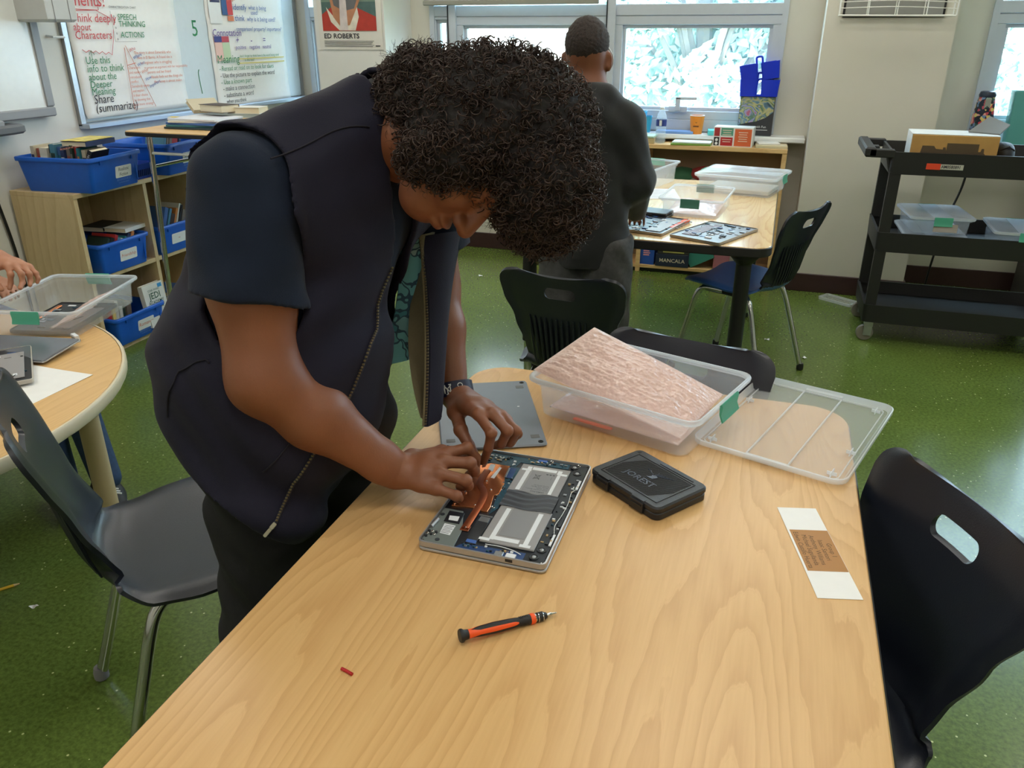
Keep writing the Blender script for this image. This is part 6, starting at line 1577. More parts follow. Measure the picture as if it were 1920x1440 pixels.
def band_eval(fld, xs, ys, zs, B=5):
    """coarse pass first; only blocks near the surface are evaluated finely"""
    nx, ny, nz = len(xs), len(ys), len(zs)
    ia, ib, ic = [np.append(np.arange(0, n - 1, B), n - 1) for n in (nx, ny, nz)]
    gx, gy, gz = np.meshgrid(xs[ia], ys[ib], zs[ic], indexing='ij')
    C = fld.ev(np.stack([gx.ravel(), gy.ravel(), gz.ravel()], 1)).reshape(gx.shape)
    A = np.abs(C); m = A[:-1, :-1, :-1].copy(); S = C < 0; pos = S[:-1, :-1, :-1].copy(); anyp = pos.copy()
    for i in (0, 1):
        for j in (0, 1):
            for k in (0, 1):
                sl = (slice(i, A.shape[0]-1+i), slice(j, A.shape[1]-1+j), slice(k, A.shape[2]-1+k))
                m = np.minimum(m, A[sl]); pos &= S[sl]; anyp |= S[sl]
    dx = np.diff(xs[ia])[:, None, None]; dy = np.diff(ys[ib])[None, :, None]; dz = np.diff(zs[ic])[None, None, :]
    diag = np.sqrt(dx*dx + dy*dy + dz*dz)
    need = (m < diag*0.75 + 0.004) | (pos != anyp)
    D = np.where(np.repeat(np.repeat(np.repeat(S[:-1, :-1, :-1], np.diff(ia), 0), np.diff(ib), 1), np.diff(ic), 2), -0.1, 0.1).astype(np.float32)
    D = np.pad(D, ((0, 1), (0, 1), (0, 1)), mode='edge')
    M_ = np.zeros((nx, ny, nz), bool)
    nd = np.repeat(np.repeat(np.repeat(need, np.diff(ia), 0), np.diff(ib), 1), np.diff(ic), 2)
    for i in (0, 1):
        for j in (0, 1):
            for k in (0, 1): M_[i:nx-1+i, j:ny-1+j, k:nz-1+k] |= nd
    I = np.nonzero(M_)
    P = np.stack([xs[I[0]], ys[I[1]], zs[I[2]]], 1)
    d = np.empty(len(P), np.float32)
    od = np.argsort((I[0]//16*1000 + I[1]//16)*1000 + I[2]//16, kind='stable')
    d[od] = fld.evb(P[od])
    D[I] = d
    return D
def field_part(name, fld, box, step, m, parent, it=2, disp=None):
    if isinstance(step, (int, float)): xs, ys, zs = [axis((box[2*i], box[2*i+1], step)) for i in range(3)]
    else: xs, ys, zs = step
    D = band_eval(fld, xs, ys, zs)
    V, F = surface_nets(D, xs, ys, zs)
    V = relax(V, F, it)
    if disp is not None: V = disp(V)
    o = link_mesh(name, quad_mesh(name, V, F), m, parent, 180)
    return o, V, F
vec = lambda *a: np.array(a, float)

SKIN = mat('skin_brown', (134, 84, 58), 0.48, var=0.08, vscale=14, bump=0.12, bscale=300, sss=0.06)
SKIN2 = mat('skin_tan', (176, 122, 94), 0.48, var=0.08, vscale=14, bump=0.12, bscale=300, sss=0.06)
NAIL = mat('fingernail', (178, 124, 104), 0.3)
VEST = mat('vest_navy', (27, 27, 44), 0.8, var=0.08, vscale=8, bump=0.25, bscale=700, sheen=0.04, spec=0.25)
TEE = mat('tee_navy', (20, 31, 50), 0.85, var=0.08, vscale=10, bump=0.25, bscale=500, sheen=0.05, spec=0.25)
LINING = mat('vest_lining', (112, 104, 78), 0.9, var=0.15, vscale=12, bump=0.3, bscale=200)
PANTS = mat('pants_black', (20, 20, 22), 0.85, var=0.1, vscale=8, bump=0.2, bscale=500)
HAIRM = mat('hair_curl', (60, 46, 40), 0.46, var=0.45, vscale=26, spec=0.45)
HAIRC = mat('hair_core', (22, 18, 17), 0.8, var=0.3, vscale=60, bump=0.8, bscale=120)

CR, CU, CT = vec(0.951, 0.311, 0.0), vec(-0.126, 0.385, 0.914), vec(0.284, -0.869, 0.405)
# ---------------------------------------------------------------- student bending over the laptop
FD_, LT = vec(0.947, -0.32, 0), vec(0.32, 0.947, 0)         # facing, own left
rsh, relb, rwri = vec(-0.772, 1.033, 1.290), vec(-0.728, 0.969, 1.0), vec(-0.567, 1.080, 0.800)
lsh, lelb, lwri = vec(-0.645, 1.41, 1.29), vec(-0.632, 1.42, 1.035), vec(-0.554, 1.324, 0.845)
neckb, necku, head = vec(-0.673, 1.289, 1.356), vec(-0.575, 1.25, 1.338), vec(-0.468, 1.226, 1.323)
chest, belly, pelv = vec(-0.770, 1.225, 1.205), vec(-0.817, 1.121, 0.947), vec(-0.815, 1.10, 0.80)
HU, HF, HR = vec(0.941, 0.218, 0.259), vec(0.321, -0.328, -0.888), vec(0.109, -0.919, 0.379)
HANDS = dict(
 ri=[(-0.49, 1.136, 0.82), (-0.461, 1.155, 0.826), (-0.451, 1.17, 0.8), (-0.454, 1.179, 0.778)],
 rm=[(-0.487, 1.109, 0.818), (-0.444, 1.124, 0.815), (-0.442, 1.139, 0.79), (-0.458, 1.149, 0.774)],
 rr=[(-0.486, 1.085, 0.808), (-0.439, 1.09, 0.8), (-0.441, 1.106, 0.78), (-0.461, 1.114, 0.77)],
 rp=[(-0.485, 1.065, 0.790), (-0.447, 1.066, 0.782), (-0.449, 1.080, 0.769), (-0.468, 1.092, 0.764)],
 rt=[(-0.558, 1.130, 0.80), (-0.517, 1.170, 0.80), (-0.475, 1.178, 0.79), (-0.460, 1.185, 0.775)],
 li=[(-0.46, 1.21, 0.868), (-0.425, 1.182, 0.848), (-0.432, 1.185, 0.815), (-0.446, 1.196, 0.778)],
 lm=[(-0.439, 1.223, 0.866), (-0.404, 1.21, 0.842), (-0.417, 1.213, 0.812), (-0.443, 1.234, 0.792)],
 lr=[(-0.424, 1.236, 0.856), (-0.396, 1.236, 0.830), (-0.408, 1.238, 0.803), (-0.436, 1.253, 0.787)],
 lp=[(-0.420, 1.250, 0.842), (-0.400, 1.258, 0.813), (-0.412, 1.258, 0.793), (-0.435, 1.270, 0.782)],
 lt=[(-0.527, 1.268, 0.835), (-0.502, 1.227, 0.82), (-0.480, 1.211, 0.8), (-0.466, 1.209, 0.777)])
def add_hand(f, pre, wrist, H=HANDS, s=1.0, palm_n=None):
    W = np.array(wrist)
    rad = dict(i=(0.0102, 0.0092, 0.0084, 0.0072), m=(0.0106, 0.0095, 0.0086, 0.0074), r=(0.0101, 0.0090, 0.0082, 0.0070), p=(0.0092, 0.0080, 0.0072, 0.0062), t=(0.0135, 0.0120, 0.0102, 0.0084))
    mc = [np.array(H[pre + q][0]) for q in 'imrp']
    for q, m0 in zip('imrp', mc):
        f.cone(W + (m0 - W)*0.12, m0, 0.021*s, 0.0118*s, 0.012)
    for a, b in zip(mc, mc[1:]): f.cone(W*0.35 + a*0.65, W*0.35 + b*0.65, 0.0135*s, 0.0135*s, 0.012)
    f.cone(W, np.array(H[pre + 't'][0]), 0.022*s, 0.016*s, 0.014)
    f.cone(np.array(H[pre + 't'][0]), mc[0]*0.55 + W*0.45, 0.014*s, 0.012*s, 0.014)
    for q in 'imrpt':
        c = [np.array(x) for x in H[pre + q]]; r = rad[q]
        for k in range(3): f.cone(c[k], c[k+1], r[k]*s, r[k+1]*s, 0.006 if k == 0 else 0.004)
        f.ell(c[1], vec(1, 1, 1)*r[1]*1.10*s, 0.004)
t = thing('person', 'standing student in navy vest with big curly hair leaning over the opened laptop', 'person', (-0.82, 1.10, 0))
ROOT = np.array(t.location)
def local_parent(o, root=None):
    """geometry was made in world space: keep it there under its parent"""
    o.matrix_parent_inverse = Matrix.Translation(-Vector(o.parent.location if root is None else root))
    return o
f = Field()
f.cone(pelv + vec(0, 0, 0.05), belly, 0.11, 0.13, 0.05); f.cone(belly, chest, 0.13, 0.12, 0.05)
f.cone(chest, neckb - CU*0.06, 0.11, 0.06, 0.05)
f.cone(rsh, chest + vec(0, 0, 0.03), 0.055, 0.07, 0.04); f.cone(lsh, chest + vec(0, 0, 0.03), 0.055, 0.07, 0.04)
f.cone(neckb - CU*0.03, necku, 0.062, 0.058, 0.03); f.cone(necku, head, 0.058, 0.06, 0.03)
# arms
f.cone(rsh, (rsh + relb)/2, 0.062, 0.066, 0.03); f.cone((rsh + relb)/2, relb, 0.066, 0.054, 0.03)
fm = relb + (rwri - relb)*0.35
f.cone(relb, fm, 0.054, 0.054, 0.03); f.cone(fm, rwri + (relb - rwri)*0.10, 0.054, 0.034, 0.03, sq=(vec(0.3, -0.6, 0.7), 1.15))
f.cone(rwri + (relb - rwri)*0.12, rwri, 0.033, 0.029, 0.02)
f.cone(lsh, (lsh + lelb)/2, 0.060, 0.062, 0.03); f.cone((lsh + lelb)/2, lelb, 0.062, 0.05, 0.03)
fm = lelb + (lwri - lelb)*0.4
f.cone(lelb, fm, 0.048, 0.046, 0.03); f.cone(fm, lwri, 0.046, 0.029, 0.02)
add_hand(f, 'r', rwri, s=1.06); add_hand(f, 'l', lwri)
# head and face
def hd(r, fr, u): return head + HR*r + HF*fr + HU*u
A3 = np.stack([HR, HF, HU])
f.ell(hd(0, -0.005, 0.022), (0.074, 0.094, 0.098), 0.03, ax=A3)
f.ell(hd(0, 0.034, -0.050), (0.058, 0.062, 0.068), 0.03, ax=A3)
f.ell(hd(0, 0.050, -0.098), (0.034, 0.032, 0.026), 0.03, ax=A3)
f.cone(hd(0.052, -0.005, -0.055), hd(0.024, 0.052, -0.098), 0.022, 0.018, 0.03); f.cone(hd(-0.052, -0.005, -0.055), hd(-0.024, 0.052, -0.098), 0.022, 0.018, 0.03)
f.ell(hd(0.040, 0.066, -0.034), (0.026, 0.022, 0.026), 0.02, ax=A3); f.ell(hd(-0.040, 0.066, -0.034), (0.026, 0.022, 0.026), 0.02, ax=A3)
f.cone(hd(0, 0.092, 0.008), hd(0, 0.116, -0.036), 0.010, 0.0145, 0.014)
for s in (1, -1): f.ell(hd(0.016*s, 0.104, -0.040), (0.011, 0.013, 0.010), 0.008, ax=A3)
f.ell(hd(0, 0.094, -0.066), (0.026, 0.014, 0.008), 0.008, ax=A3); f.ell(hd(0, 0.092, -0.080), (0.022, 0.013, 0.009), 0.007, ax=A3)
f.cone(hd(0.03, 0.083, 0.026), hd(-0.03, 0.083, 0.026), 0.013, 0.013, 0.016)
for s in (1, -1): f.ell(hd(0.032*s, 0.090, 0.004), (0.016, 0.010, 0.010), 0.010, op='s', ax=A3)
for s in (1, -1): f.ell(hd(0.032*s, 0.077, 0.003), (0.0125, 0.0125, 0.0125), 0.004, ax=A3)
for s in (1, -1): f.ell(hd(0.076*s, -0.008, -0.012), (0.010, 0.020, 0.032), 0.010, ax=A3)
gx = axis((-0.98, -0.58, 0.007), (-0.58, -0.385, 0.0019), (-0.385, -0.30, 0.004))
gy = axis((0.88, 1.045, 0.007), (1.045, 1.295, 0.0019), (1.295, 1.52, 0.007))
gz = axis((0.755, 0.90, 0.0019), (0.90, 1.16, 0.007), (1.16, 1.46, 0.004))
o, V, F = field_part('body', f, None, (gx, gy, gz), SKIN, t, 2); local_parent(o)
BODY = f
for pre, q, n in (('l', 't', vec(0.2, -0.7, 0.6)), ('l', 'i', vec(0.75, -0.5, 0.2)), ('r', 'i', vec(0.9, 0.0, 0.3))):
    c = [np.array(x) for x in HANDS[pre + q]]
    d = c[3] - c[2]; d /= np.linalg.norm(d); n = n - d*(n @ d); n /= np.linalg.norm(n); w = np.cross(d, n)
    r = 0.0084 if q == 't' else 0.0072
    m = MB(); m.grid(lambda u, v: tuple(c[3] + d*(-0.003 + 0.011*v) + (n*math.cos((u-0.5)*1.7) + w*math.sin((u-0.5)*1.7))*(r*1.06)*(1 - 0.12*v*v)), 8, 6)
    local_parent(part('fingernail', m, NAIL, t))

# clothes: vest
vo = Field()
vo.cone(rsh + vec(-0.005, 0.006, 0.002), neckb - CU*0.012, 0.080, 0.088, 0.04); vo.cone(lsh, neckb - CU*0.012, 0.080, 0.088, 0.04)
vo.cone(rsh - CU*0.05 + CR*0.03, chest, 0.075, 0.15, 0.05)
vo.cone(chest, belly, 0.165, 0.196, 0.06); vo.cone(lsh - vec(0, 0.02, 0.06), chest, 0.08, 0.15, 0.06)
hem = vec(-0.790, 0.998, 0.752)
vo.cone(belly, hem, 0.196, 0.112, 0.06)
vo.cone(belly + LT*0.07, vec(-0.80, 1.17, 0.80), 0.17, 0.12, 0.06)
def wrinkle(p, amp=0.0055):
    a = p @ CR; b = p @ CU; c = p @ CT
    return amp*(np.sin(34*a + 9*np.sin(7*b + 2*c))*np.sin(11*b + 5*a) + 0.6*np.sin(55*b + 18*a + 6*np.sin(13*a)))
class Offset(Field):
    def __init__(self, base, off): super().__init__(); self.base = base; self.off = off
def shell_field(outer, thick, cuts):
    g = Field()
    g.custom(lambda p: outer.ev(p) + wrinkle(p), 'u')
    return g
axc = belly + (chest - belly)*0.5; axd = (chest - belly)/np.linalg.norm(chest - belly)
HEMN = 0.62*CR + 0.78*CU; HEMP = vec(-0.806, 1.0, 0.735)
def opening(p):
    """front opening of the vest: negative inside the gap"""
    q = p - axc; h = q @ axd
    s = q @ LT - 0.0*h; fr = q @ FD_ - h*(axd @ FD_)
    w0 = 0.072 - 0.14*np.clip(-h, 0, 0.5) + 0.10*np.clip(h, 0, 1); w1 = 0.150
    return np.maximum(np.maximum(w0 - s, s - w1), 0.02 - fr)
def arm_hole(sh, el, r):
    d = (el - sh)/np.linalg.norm(el - sh); a = sh + CU*0.02; b = sh + d*0.15
    ba = b - a; bb = ba @ ba
    def fn(p):
        h = np.clip(((p - a) @ ba)/bb, 0, 1); return np.linalg.norm(p - a - h[:, None]*ba, axis=1) - (r[0] + (r[1] - r[0])*h)
    return fn
vf = Field()
vf.custom(lambda p: vo.ev(p) + wrinkle(p), 'u')
vf.custom(lambda p: vo.ev(p) + 0.012 + wrinkle(p), 's')
vf.custom(opening, 's')
AHR = arm_hole(rsh + CT*0.035 - CU*0.022, relb + CT*0.06, (0.084, 0.100))
vf.custom(AHR, 's')
vf.custom(arm_hole(lsh + LT*0.04, lelb + LT*0.05, (0.085, 0.085)), 's')
vf.cone(neckb + CR*0.085 - CU*0.012, neckb + CR*0.20 + CU*0.02, 0.078, 0.10, 0.0, op='s')
vf.plane(HEMP, HEMN)
o, V, F = field_part('vest', vf, (-1.05, -0.50, 0.80, 1.56, 0.66, 1.47), 0.0052, VEST, t, 2); local_parent(o)
vest = o
# tee shirt: torso under the vest plus the two sleeves
ti = Field()
sd = (relb - rsh)/np.linalg.norm(relb - rsh)
ti.cone(rsh - CU*0.004, rsh + sd*0.20 - CR*0.008, 0.0765, 0.092, 0.0)
ld = (lelb - lsh)/np.linalg.norm(lelb - lsh)
ti.cone(lsh, lsh + ld*0.20, 0.074, 0.082, 0.0)
def sleeve_cut(sh, el, at, tilt):
    d = (el - sh)/np.linalg.norm(el - sh); c = sh + d*at; n = d + tilt; n /= np.linalg.norm(n)
    def fn(p):
        q = p - sh; h = q @ d; r = np.linalg.norm(q - h[:, None]*d, axis=1)
        return np.maximum(-((p - c) @ n), r - 0.15)
    return fn
ti.custom(sleeve_cut(rsh, relb, 0.175, 0.22*CR*-1), 's')
ti.custom(sleeve_cut(lsh, lelb, 0.175, 0*CR), 's')
_pn = vec(-0.15, 0.05, 1.0)/np.linalg.norm(vec(-0.15, 0.05, 1.0))
ti.custom(lambda p: np.maximum(vo.ev(p) + 0.017, -((p - vec(-0.8, 1.1, 0.80)) @ _pn)), 'u', 0.012)
ti.cone(neckb + CR*0.05 + CU*0.0, neckb + CR*0.18 + CU*0.06, 0.066, 0.10, 0.0, op='s')
ti2 = Field(); ti2.custom(lambda p: ti.ev(p) + 0.5*wrinkle(p), 'u')
o, V, F = field_part('tee_shirt', ti2, (-1.0, -0.50, 0.86, 1.56, 0.76, 1.44), 0.0058, TEE, t, 2); local_parent(o)
# collar inside the vest
m = MB()
cc = neckb + CR*0.050 - CU*0.012
cn = CR*0.93 + CU*0.36; cn /= np.linalg.norm(cn); e1 = np.cross(cn, CT); e1 /= np.linalg.norm(e1); e2 = np.cross(cn, e1)
m.loft([[tuple(cc + cn*a + (e1*math.cos(2*PI*k/28)*1.12 + e2*math.sin(2*PI*k/28))*r) for k in range(28)] for a, r in ((-0.03, 0.088), (0.0, 0.086), (0.016, 0.078), (0.018, 0.074), (0.0, 0.078), (-0.03, 0.082))], False, False)
local_parent(part('collar', m, mat('collar_black', (18, 18, 22), 0.8), t))
# printed front of the tee between the vest edges
def print_mat():
    m, nt, b = newmat('tee_print'); L = nt.links.new
    tc = N(nt, 'ShaderNodeTexCoord'); vo_ = N(nt, 'ShaderNodeTexVoronoi', i_Scale=22.0, feature='DISTANCE_TO_EDGE'); v2 = N(nt, 'ShaderNodeTexVoronoi', i_Scale=22.0)
    nz = N(nt, 'ShaderNodeTexNoise', i_Scale=18.0); mxv = N(nt, 'ShaderNodeMix', data_type='RGBA'); mxv.inputs[0].default_value = 0.12
    L(tc.outputs['Object'], nz.inputs['Vector']); L(tc.outputs['Object'], mxv.inputs[6]); L(nz.outputs['Color'], mxv.inputs[7])
    L(mxv.outputs[2], vo_.inputs['Vector']); L(mxv.outputs[2], v2.inputs['Vector'])
    r = N(nt, 'ShaderNodeValToRGB'); e = r.color_ramp.elements; e[0].color = rgb(60, 130, 146); e[1].color = rgb(176, 196, 188)
    x = e.new(0.4); x.color = rgb(110, 178, 186); x = e.new(0.7); x.color = rgb(84, 150, 166)
    sp = N(nt, 'ShaderNodeSeparateColor'); L(v2.outputs['Color'], sp.inputs[0]); L(sp.outputs[0], r.inputs['Fac'])
    lt = N(nt, 'ShaderNodeMath', operation='LESS_THAN'); lt.inputs[1].default_value = 0.045; L(vo_.outputs[0], lt.inputs[0])
    mx = N(nt, 'ShaderNodeMix', data_type='RGBA'); mx.inputs[7].default_value = rgb(40, 76, 96)
    L(lt.outputs[0], mx.inputs[0]); L(r.outputs['Color'], mx.inputs[6]); L(mx.outputs[2], b.inputs['Base Color'])
    b.inputs['Roughness'].default_value = 0.75
    return m
pts = []
TPR = print_mat()
# a hanging front of the tee, visible in the gap (a puffed sheet with thickness)
tA, tB = vec(-0.640, 1.300, 1.150), vec(-0.600, 1.372, 1.150)
tC, tD = vec(-0.668, 1.235, 0.925), vec(-0.630, 1.310, 0.925)
def teef(u, v):
    p = (tA*(1-u) + tB*u)*(1-v) + (tC*(1-u) + tD*u)*v
    p = p + (CT*0.25 + CR)*0.020*math.sin(PI*u) + CR*0.012*math.sin(PI*v)
    return tuple(p)
local_parent(part('shirt_print', MB().sheet(teef, 12, 24, 0.004), TPR, t))
# left front panel of the vest hanging open: navy outside, khaki lining
f1, f2, f3, f4 = vec(-0.612, 1.325, 1.155), vec(-0.570, 1.430, 1.150), vec(-0.560, 1.215, 0.925), vec(-0.548, 1.172, 0.846)
f5, f6 = vec(-0.640, 1.285, 0.930), vec(-0.585, 1.365, 0.930)
def flap(u, v, off=0.0):
    # u across (zip edge -> side), v down
    zipe = (f1*(1-v)**2 + 2*(f1*0.45 + f3*0.55 + CR*0.018)*v*(1-v) + f4*v*v)
    side = f2*(1-v) + (f4 + CR*0.006 + CU*0.03 - CT*0.02)*v - CR*0.012*math.sin(PI*v)
    p = zipe*(1-u) + side*u + CR*0.020*math.sin(PI*u) + CT*0.012*math.sin(3*v + 4*u)
    return tuple(p + CR*off)
local_parent(part('vest_panel', MB().sheet(lambda u, v: flap(u, v, 0.003), 14, 26, 0.004), VEST, t))
local_parent(part('vest_lining', MB().sheet(lambda u, v: tuple(np.array(flap(0.03 + 0.5*u, v)) - CR*(0.006 + 0.085*u*(0.3 + 1.6*v*(1.02 - v))) + CT*0.004), 10, 24, 0.004), LINING, t))
def zipper(pts, parent):
    pts = [Vector(p) for p in pts]
    local_parent(part('zip_tape', MB().tube(pts, 0.0032, 6), mat('zip_tape', (30, 30, 42), 0.8), parent))
    z = MB(); acc = 0.0; last = 0
    for a, b in zip(pts, pts[1:]):
        n = max(1, int((b - a).length/0.005))
        for k in range(n):
            c = a.lerp(b, k/n); z.box(-0.0016, 0.0016, -0.0016, 0.0016, -0.0016, 0.0016, 0.0004, M=Matrix.Translation(c + Vector(CT)*0.0028))
    o = local_parent(part('zip_teeth', z, mat('zip_brass', (150, 138, 104), 0.35, metal=0.9), parent)); o['kind'] = 'stuff'
zipper([flap(0.0, k/16) for k in range(17)], t)
RZ = [(-0.601, 1.196, 1.129), (-0.588, 1.154, 1.081), (-0.579, 1.097, 1.026), (-0.585, 1.041, 0.96), (-0.616, 0.994, 0.892), (-0.657, 0.945, 0.828), (-0.704, 0.913, 0.767)]
vow = Field(); vow.custom(lambda p: vo.ev(p) + wrinkle(p), 'u')
rzp = vow.project(smooth_path(RZ, 4), 6)
zipper([tuple(p + CT*0.003) for p in rzp], t)
zp = rzp[-1]
m = MB(); m.prism(rrect(0.010, 0.016, 0.003, 3), 0, 0.004, 0.001); m.prism(rrect(0.008, 0.026, 0.003, 3, 0, -0.018), 0.0, 0.0022, 0.0005)
mz = Matrix(((CR[0], CU[0], CT[0], zp[0]), (CR[1], CU[1], CT[1], zp[1]), (CR[2], CU[2], CT[2], zp[2]), (0, 0, 0, 1)))
m2 = MB(mz @ Matrix.Translation((0, 0, 0.006)) @ Matrix.Rotation(math.radians(-40), 4, 'Z') @ Matrix.Scale(0.75, 4)); m2.add(m.v, m.f)
local_parent(part('zip_pull', m2, mat('zip_metal', (186, 180, 160), 0.3, metal=0.9), t))
# seams
SEAMS = [[(-0.72, 1.027, 1.319), (-0.702, 1.093, 1.325), (-0.684, 1.159, 1.331), (-0.662, 1.205, 1.339)],
         [(-0.845, 0.966, 1.005), (-0.873, 0.96, 0.961), (-0.889, 0.949, 0.925)], [(-0.803, 0.973, 1.014), (-0.845, 0.966, 1.005)],
         [(-0.684, 0.958, 0.899), (-0.704, 0.94, 0.875), (-0.724, 0.921, 0.85)]]
for s_ in SEAMS:
    pr_ = vow.project(smooth_path(s_, 6), 8)
    local_parent(part('seam', MB().tube([tuple(p + CT*0.002) for p in pr_], 0.0013, 6), mat('seam_dark', (18, 18, 32), 0.8), t))
# pants and shoes
pf = Field()
hr, hl = vec(-0.80, 1.03, 0.80), vec(-0.765, 1.22, 0.80)
kr, kl = vec(-0.80, 0.99, 0.45), vec(-0.77, 1.27, 0.45)
ar, al = vec(-0.86, 0.99, 0.10), vec(-0.83, 1.30, 0.10)
pf.cone(hr + vec(0, 0.02, 0.06), hl + vec(0, -0.02, 0.06), 0.125, 0.125, 0.05)
pf.cone(hr, kr, 0.108, 0.080, 0.05); pf.cone(kr, ar, 0.080, 0.066, 0.05); pf.cone(hl, kl, 0.108, 0.080, 0.05); pf.cone(kl, al, 0.080, 0.066, 0.05)
pf.plane((0, 0, 0.055), (0, 0, 1)); pf.plane((0, 0, 0.93), (0, 0, -1))
pf2 = Field(); pf2.custom(lambda p: pf.ev(p) + 1.2*wrinkle(p), 'u')
o, V, F = field_part('pants', pf2, (-1.02, -0.60, 0.84, 1.45, 0.04, 0.95), 0.0085, PANTS, t, 2); local_parent(o)
def shoe(c, d, parent, m1, m2, s=1.0, stripe=False, keep=True):
    d = np.array(d, float); d /= np.linalg.norm(d); c = np.array(c, float)
    g = Field()
    g.cone(c - d*0.05*s + vec(0, 0, 0.055), c + d*0.02*s + vec(0, 0, 0.052), 0.046*s, 0.044*s, 0.03); g.cone(c + d*0.02*s + vec(0, 0, 0.045), c + d*0.135*s + vec(0, 0, 0.034), 0.044*s, 0.032*s, 0.03)
    g.cone(c - d*0.03*s + vec(0, 0, 0.07), c - d*0.02*s + vec(0, 0, 0.11), 0.04*s, 0.038*s, 0.02); g.plane((0, 0, 0.022), (0, 0, 1))
    o, V, F = field_part('shoe', g, (c[0]-0.25, c[0]+0.25, c[1]-0.25, c[1]+0.25, 0, 0.17), 0.006, m1, parent, 2); local_parent(o)
    n = np.array([-d[1], d[0], 0]); pl = []
    for k in range(28):
        a = 2*PI*k/28; x = math.cos(a); y = math.sin(a)
        q = c[:2] + d[:2]*(0.038*s + 0.135*s*x) + n[:2]*y*(0.047 - 0.006*x)*s
        pl.append((q[0], q[1]))
    so = part('sole', MB().prism(pl, 0.001, 0.030, 0.005), m2, o)
    return o
SOLE = mat('sole_white', (196, 198, 200), 0.6); SHOEK = mat('shoe_black', (24, 24, 26), 0.6)
shoe((-0.845, 0.99, 0), (1, -0.25, 0), t, SHOEK, SOLE); shoe((-0.815, 1.30, 0), (1, -0.1, 0), t, SHOEK, SOLE)
# wrist band
wd = (lwri - lelb)/np.linalg.norm(lwri - lelb); wc = lwri - wd*0.006
w1 = np.cross(wd, CT); w1 /= np.linalg.norm(w1); w2 = np.cross(wd, w1)
m = MB(); rr_ = 0.0380
m.loft([[tuple(wc + wd*a + (w1*math.cos(2*PI*k/32) + w2*math.sin(2*PI*k/32))*r) for k in range(32)] for a, r in ((-0.014, rr_), (-0.014, rr_ + 0.002), (0.014, rr_ + 0.002), (0.014, rr_), (-0.014, rr_))], False, False)
band = local_parent(part('wristband', m, mat('band_navy', (24, 28, 60), 0.45), t))
# interlocked N and Y emblem on the band, bent round the wrist
def bent(a0, s):
    """flat coords (x around, y along the arm) to the band surface; a0 is the angle of the emblem's centre"""
    def fn(x, y, h=0.0):
        a = a0 + x/(rr_ + 0.002); r = rr_ + 0.0024 + h
        return tuple(wc + wd*y + (w1*math.cos(a) + w2*math.sin(a))*r)
    return fn
best = max(range(64), key=lambda k: float((w1*math.cos(2*PI*k/64) + w2*math.sin(2*PI*k/64)) @ (CT - 0.25*CR)))
nb = bent(2*PI*best/64, 1)
sgn = 1.0 if float((np.array(nb(0.01, 0)) - np.array(nb(0, 0))) @ CR) > 0 else -1.0
lg = MB()
for seg in (((-0.006, 0.008), (-0.006, -0.008)), ((-0.006, 0.008), (0.006, -0.008)), ((0.006, -0.008), (0.006, 0.008)), ((-0.008, 0.007), (0.0, 0.0)), ((0.008, 0.007), (0.0, 0.0)), ((0.0, 0.0), (0.0, -0.010)), ((-0.003, -0.010), (0.003, -0.010)), ((-0.0085, 0.008), (-0.0035, 0.008)), ((0.0085, 0.008), (0.0035, 0.008))):
    lg.tube([nb(sgn*seg[0][0]*(1-k/4) + sgn*seg[1][0]*k/4, -(seg[0][1]*(1-k/4) + seg[1][1]*k/4)) for k in range(5)], 0.0011, 5)
for dx in (0.026, -0.026):
    for k in range(2):
        lg.tube([nb(sgn*(dx + 0.005*math.cos(q*PI/5)), (-0.004 + 0.008*k) + 0.004*math.sin(q*PI/5)) for q in range(10)], 0.0009, 5, closed=True)
o = part('emblem', lg, WHITE, band)

# hair: dark core, thousands of coils, loose ends
h1, h2, h3 = vec(-0.443, 1.271, 1.352), vec(-0.352, 1.241, 1.273), vec(-0.592, 1.279, 1.377)
AC = np.stack([CR, CU, CT])
h5 = vec(-0.566, 1.278, 1.404)
h4 = vec(-0.474, 1.146, 1.326)
HE = [(h5, vec(0.086, 0.078, 0.10)), (h4, vec(0.085, 0.052, 0.055)), (h1, vec(0.168, 0.138, 0.150)), (h2, vec(0.096, 0.112, 0.120)), (h3, vec(0.072, 0.078, 0.105))]
hf = Field()
for c, r in HE: hf.ell(c, r - 0.014, 0.03, ax=AC)
hf2 = Field(); hf2.custom(lambda p: hf.ev(p) + 0.006*np.sin(95*(p @ CR) + 4*np.sin(60*(p @ CU)))*np.sin(90*(p @ CU) + 3*np.sin(70*(p @ CT))), 'u')
hf2.custom(lambda p: np.maximum(BODY.ev(p) - 0.003, -1.0) , 's')
hc = Field(); hc.custom(hf2.ev, 'u')
o, V, F = field_part('hair', hc, (-0.70, -0.22, 1.07, 1.45, 1.12, 1.52), 0.006, HAIRC, t, 1); local_parent(o)
hair = o
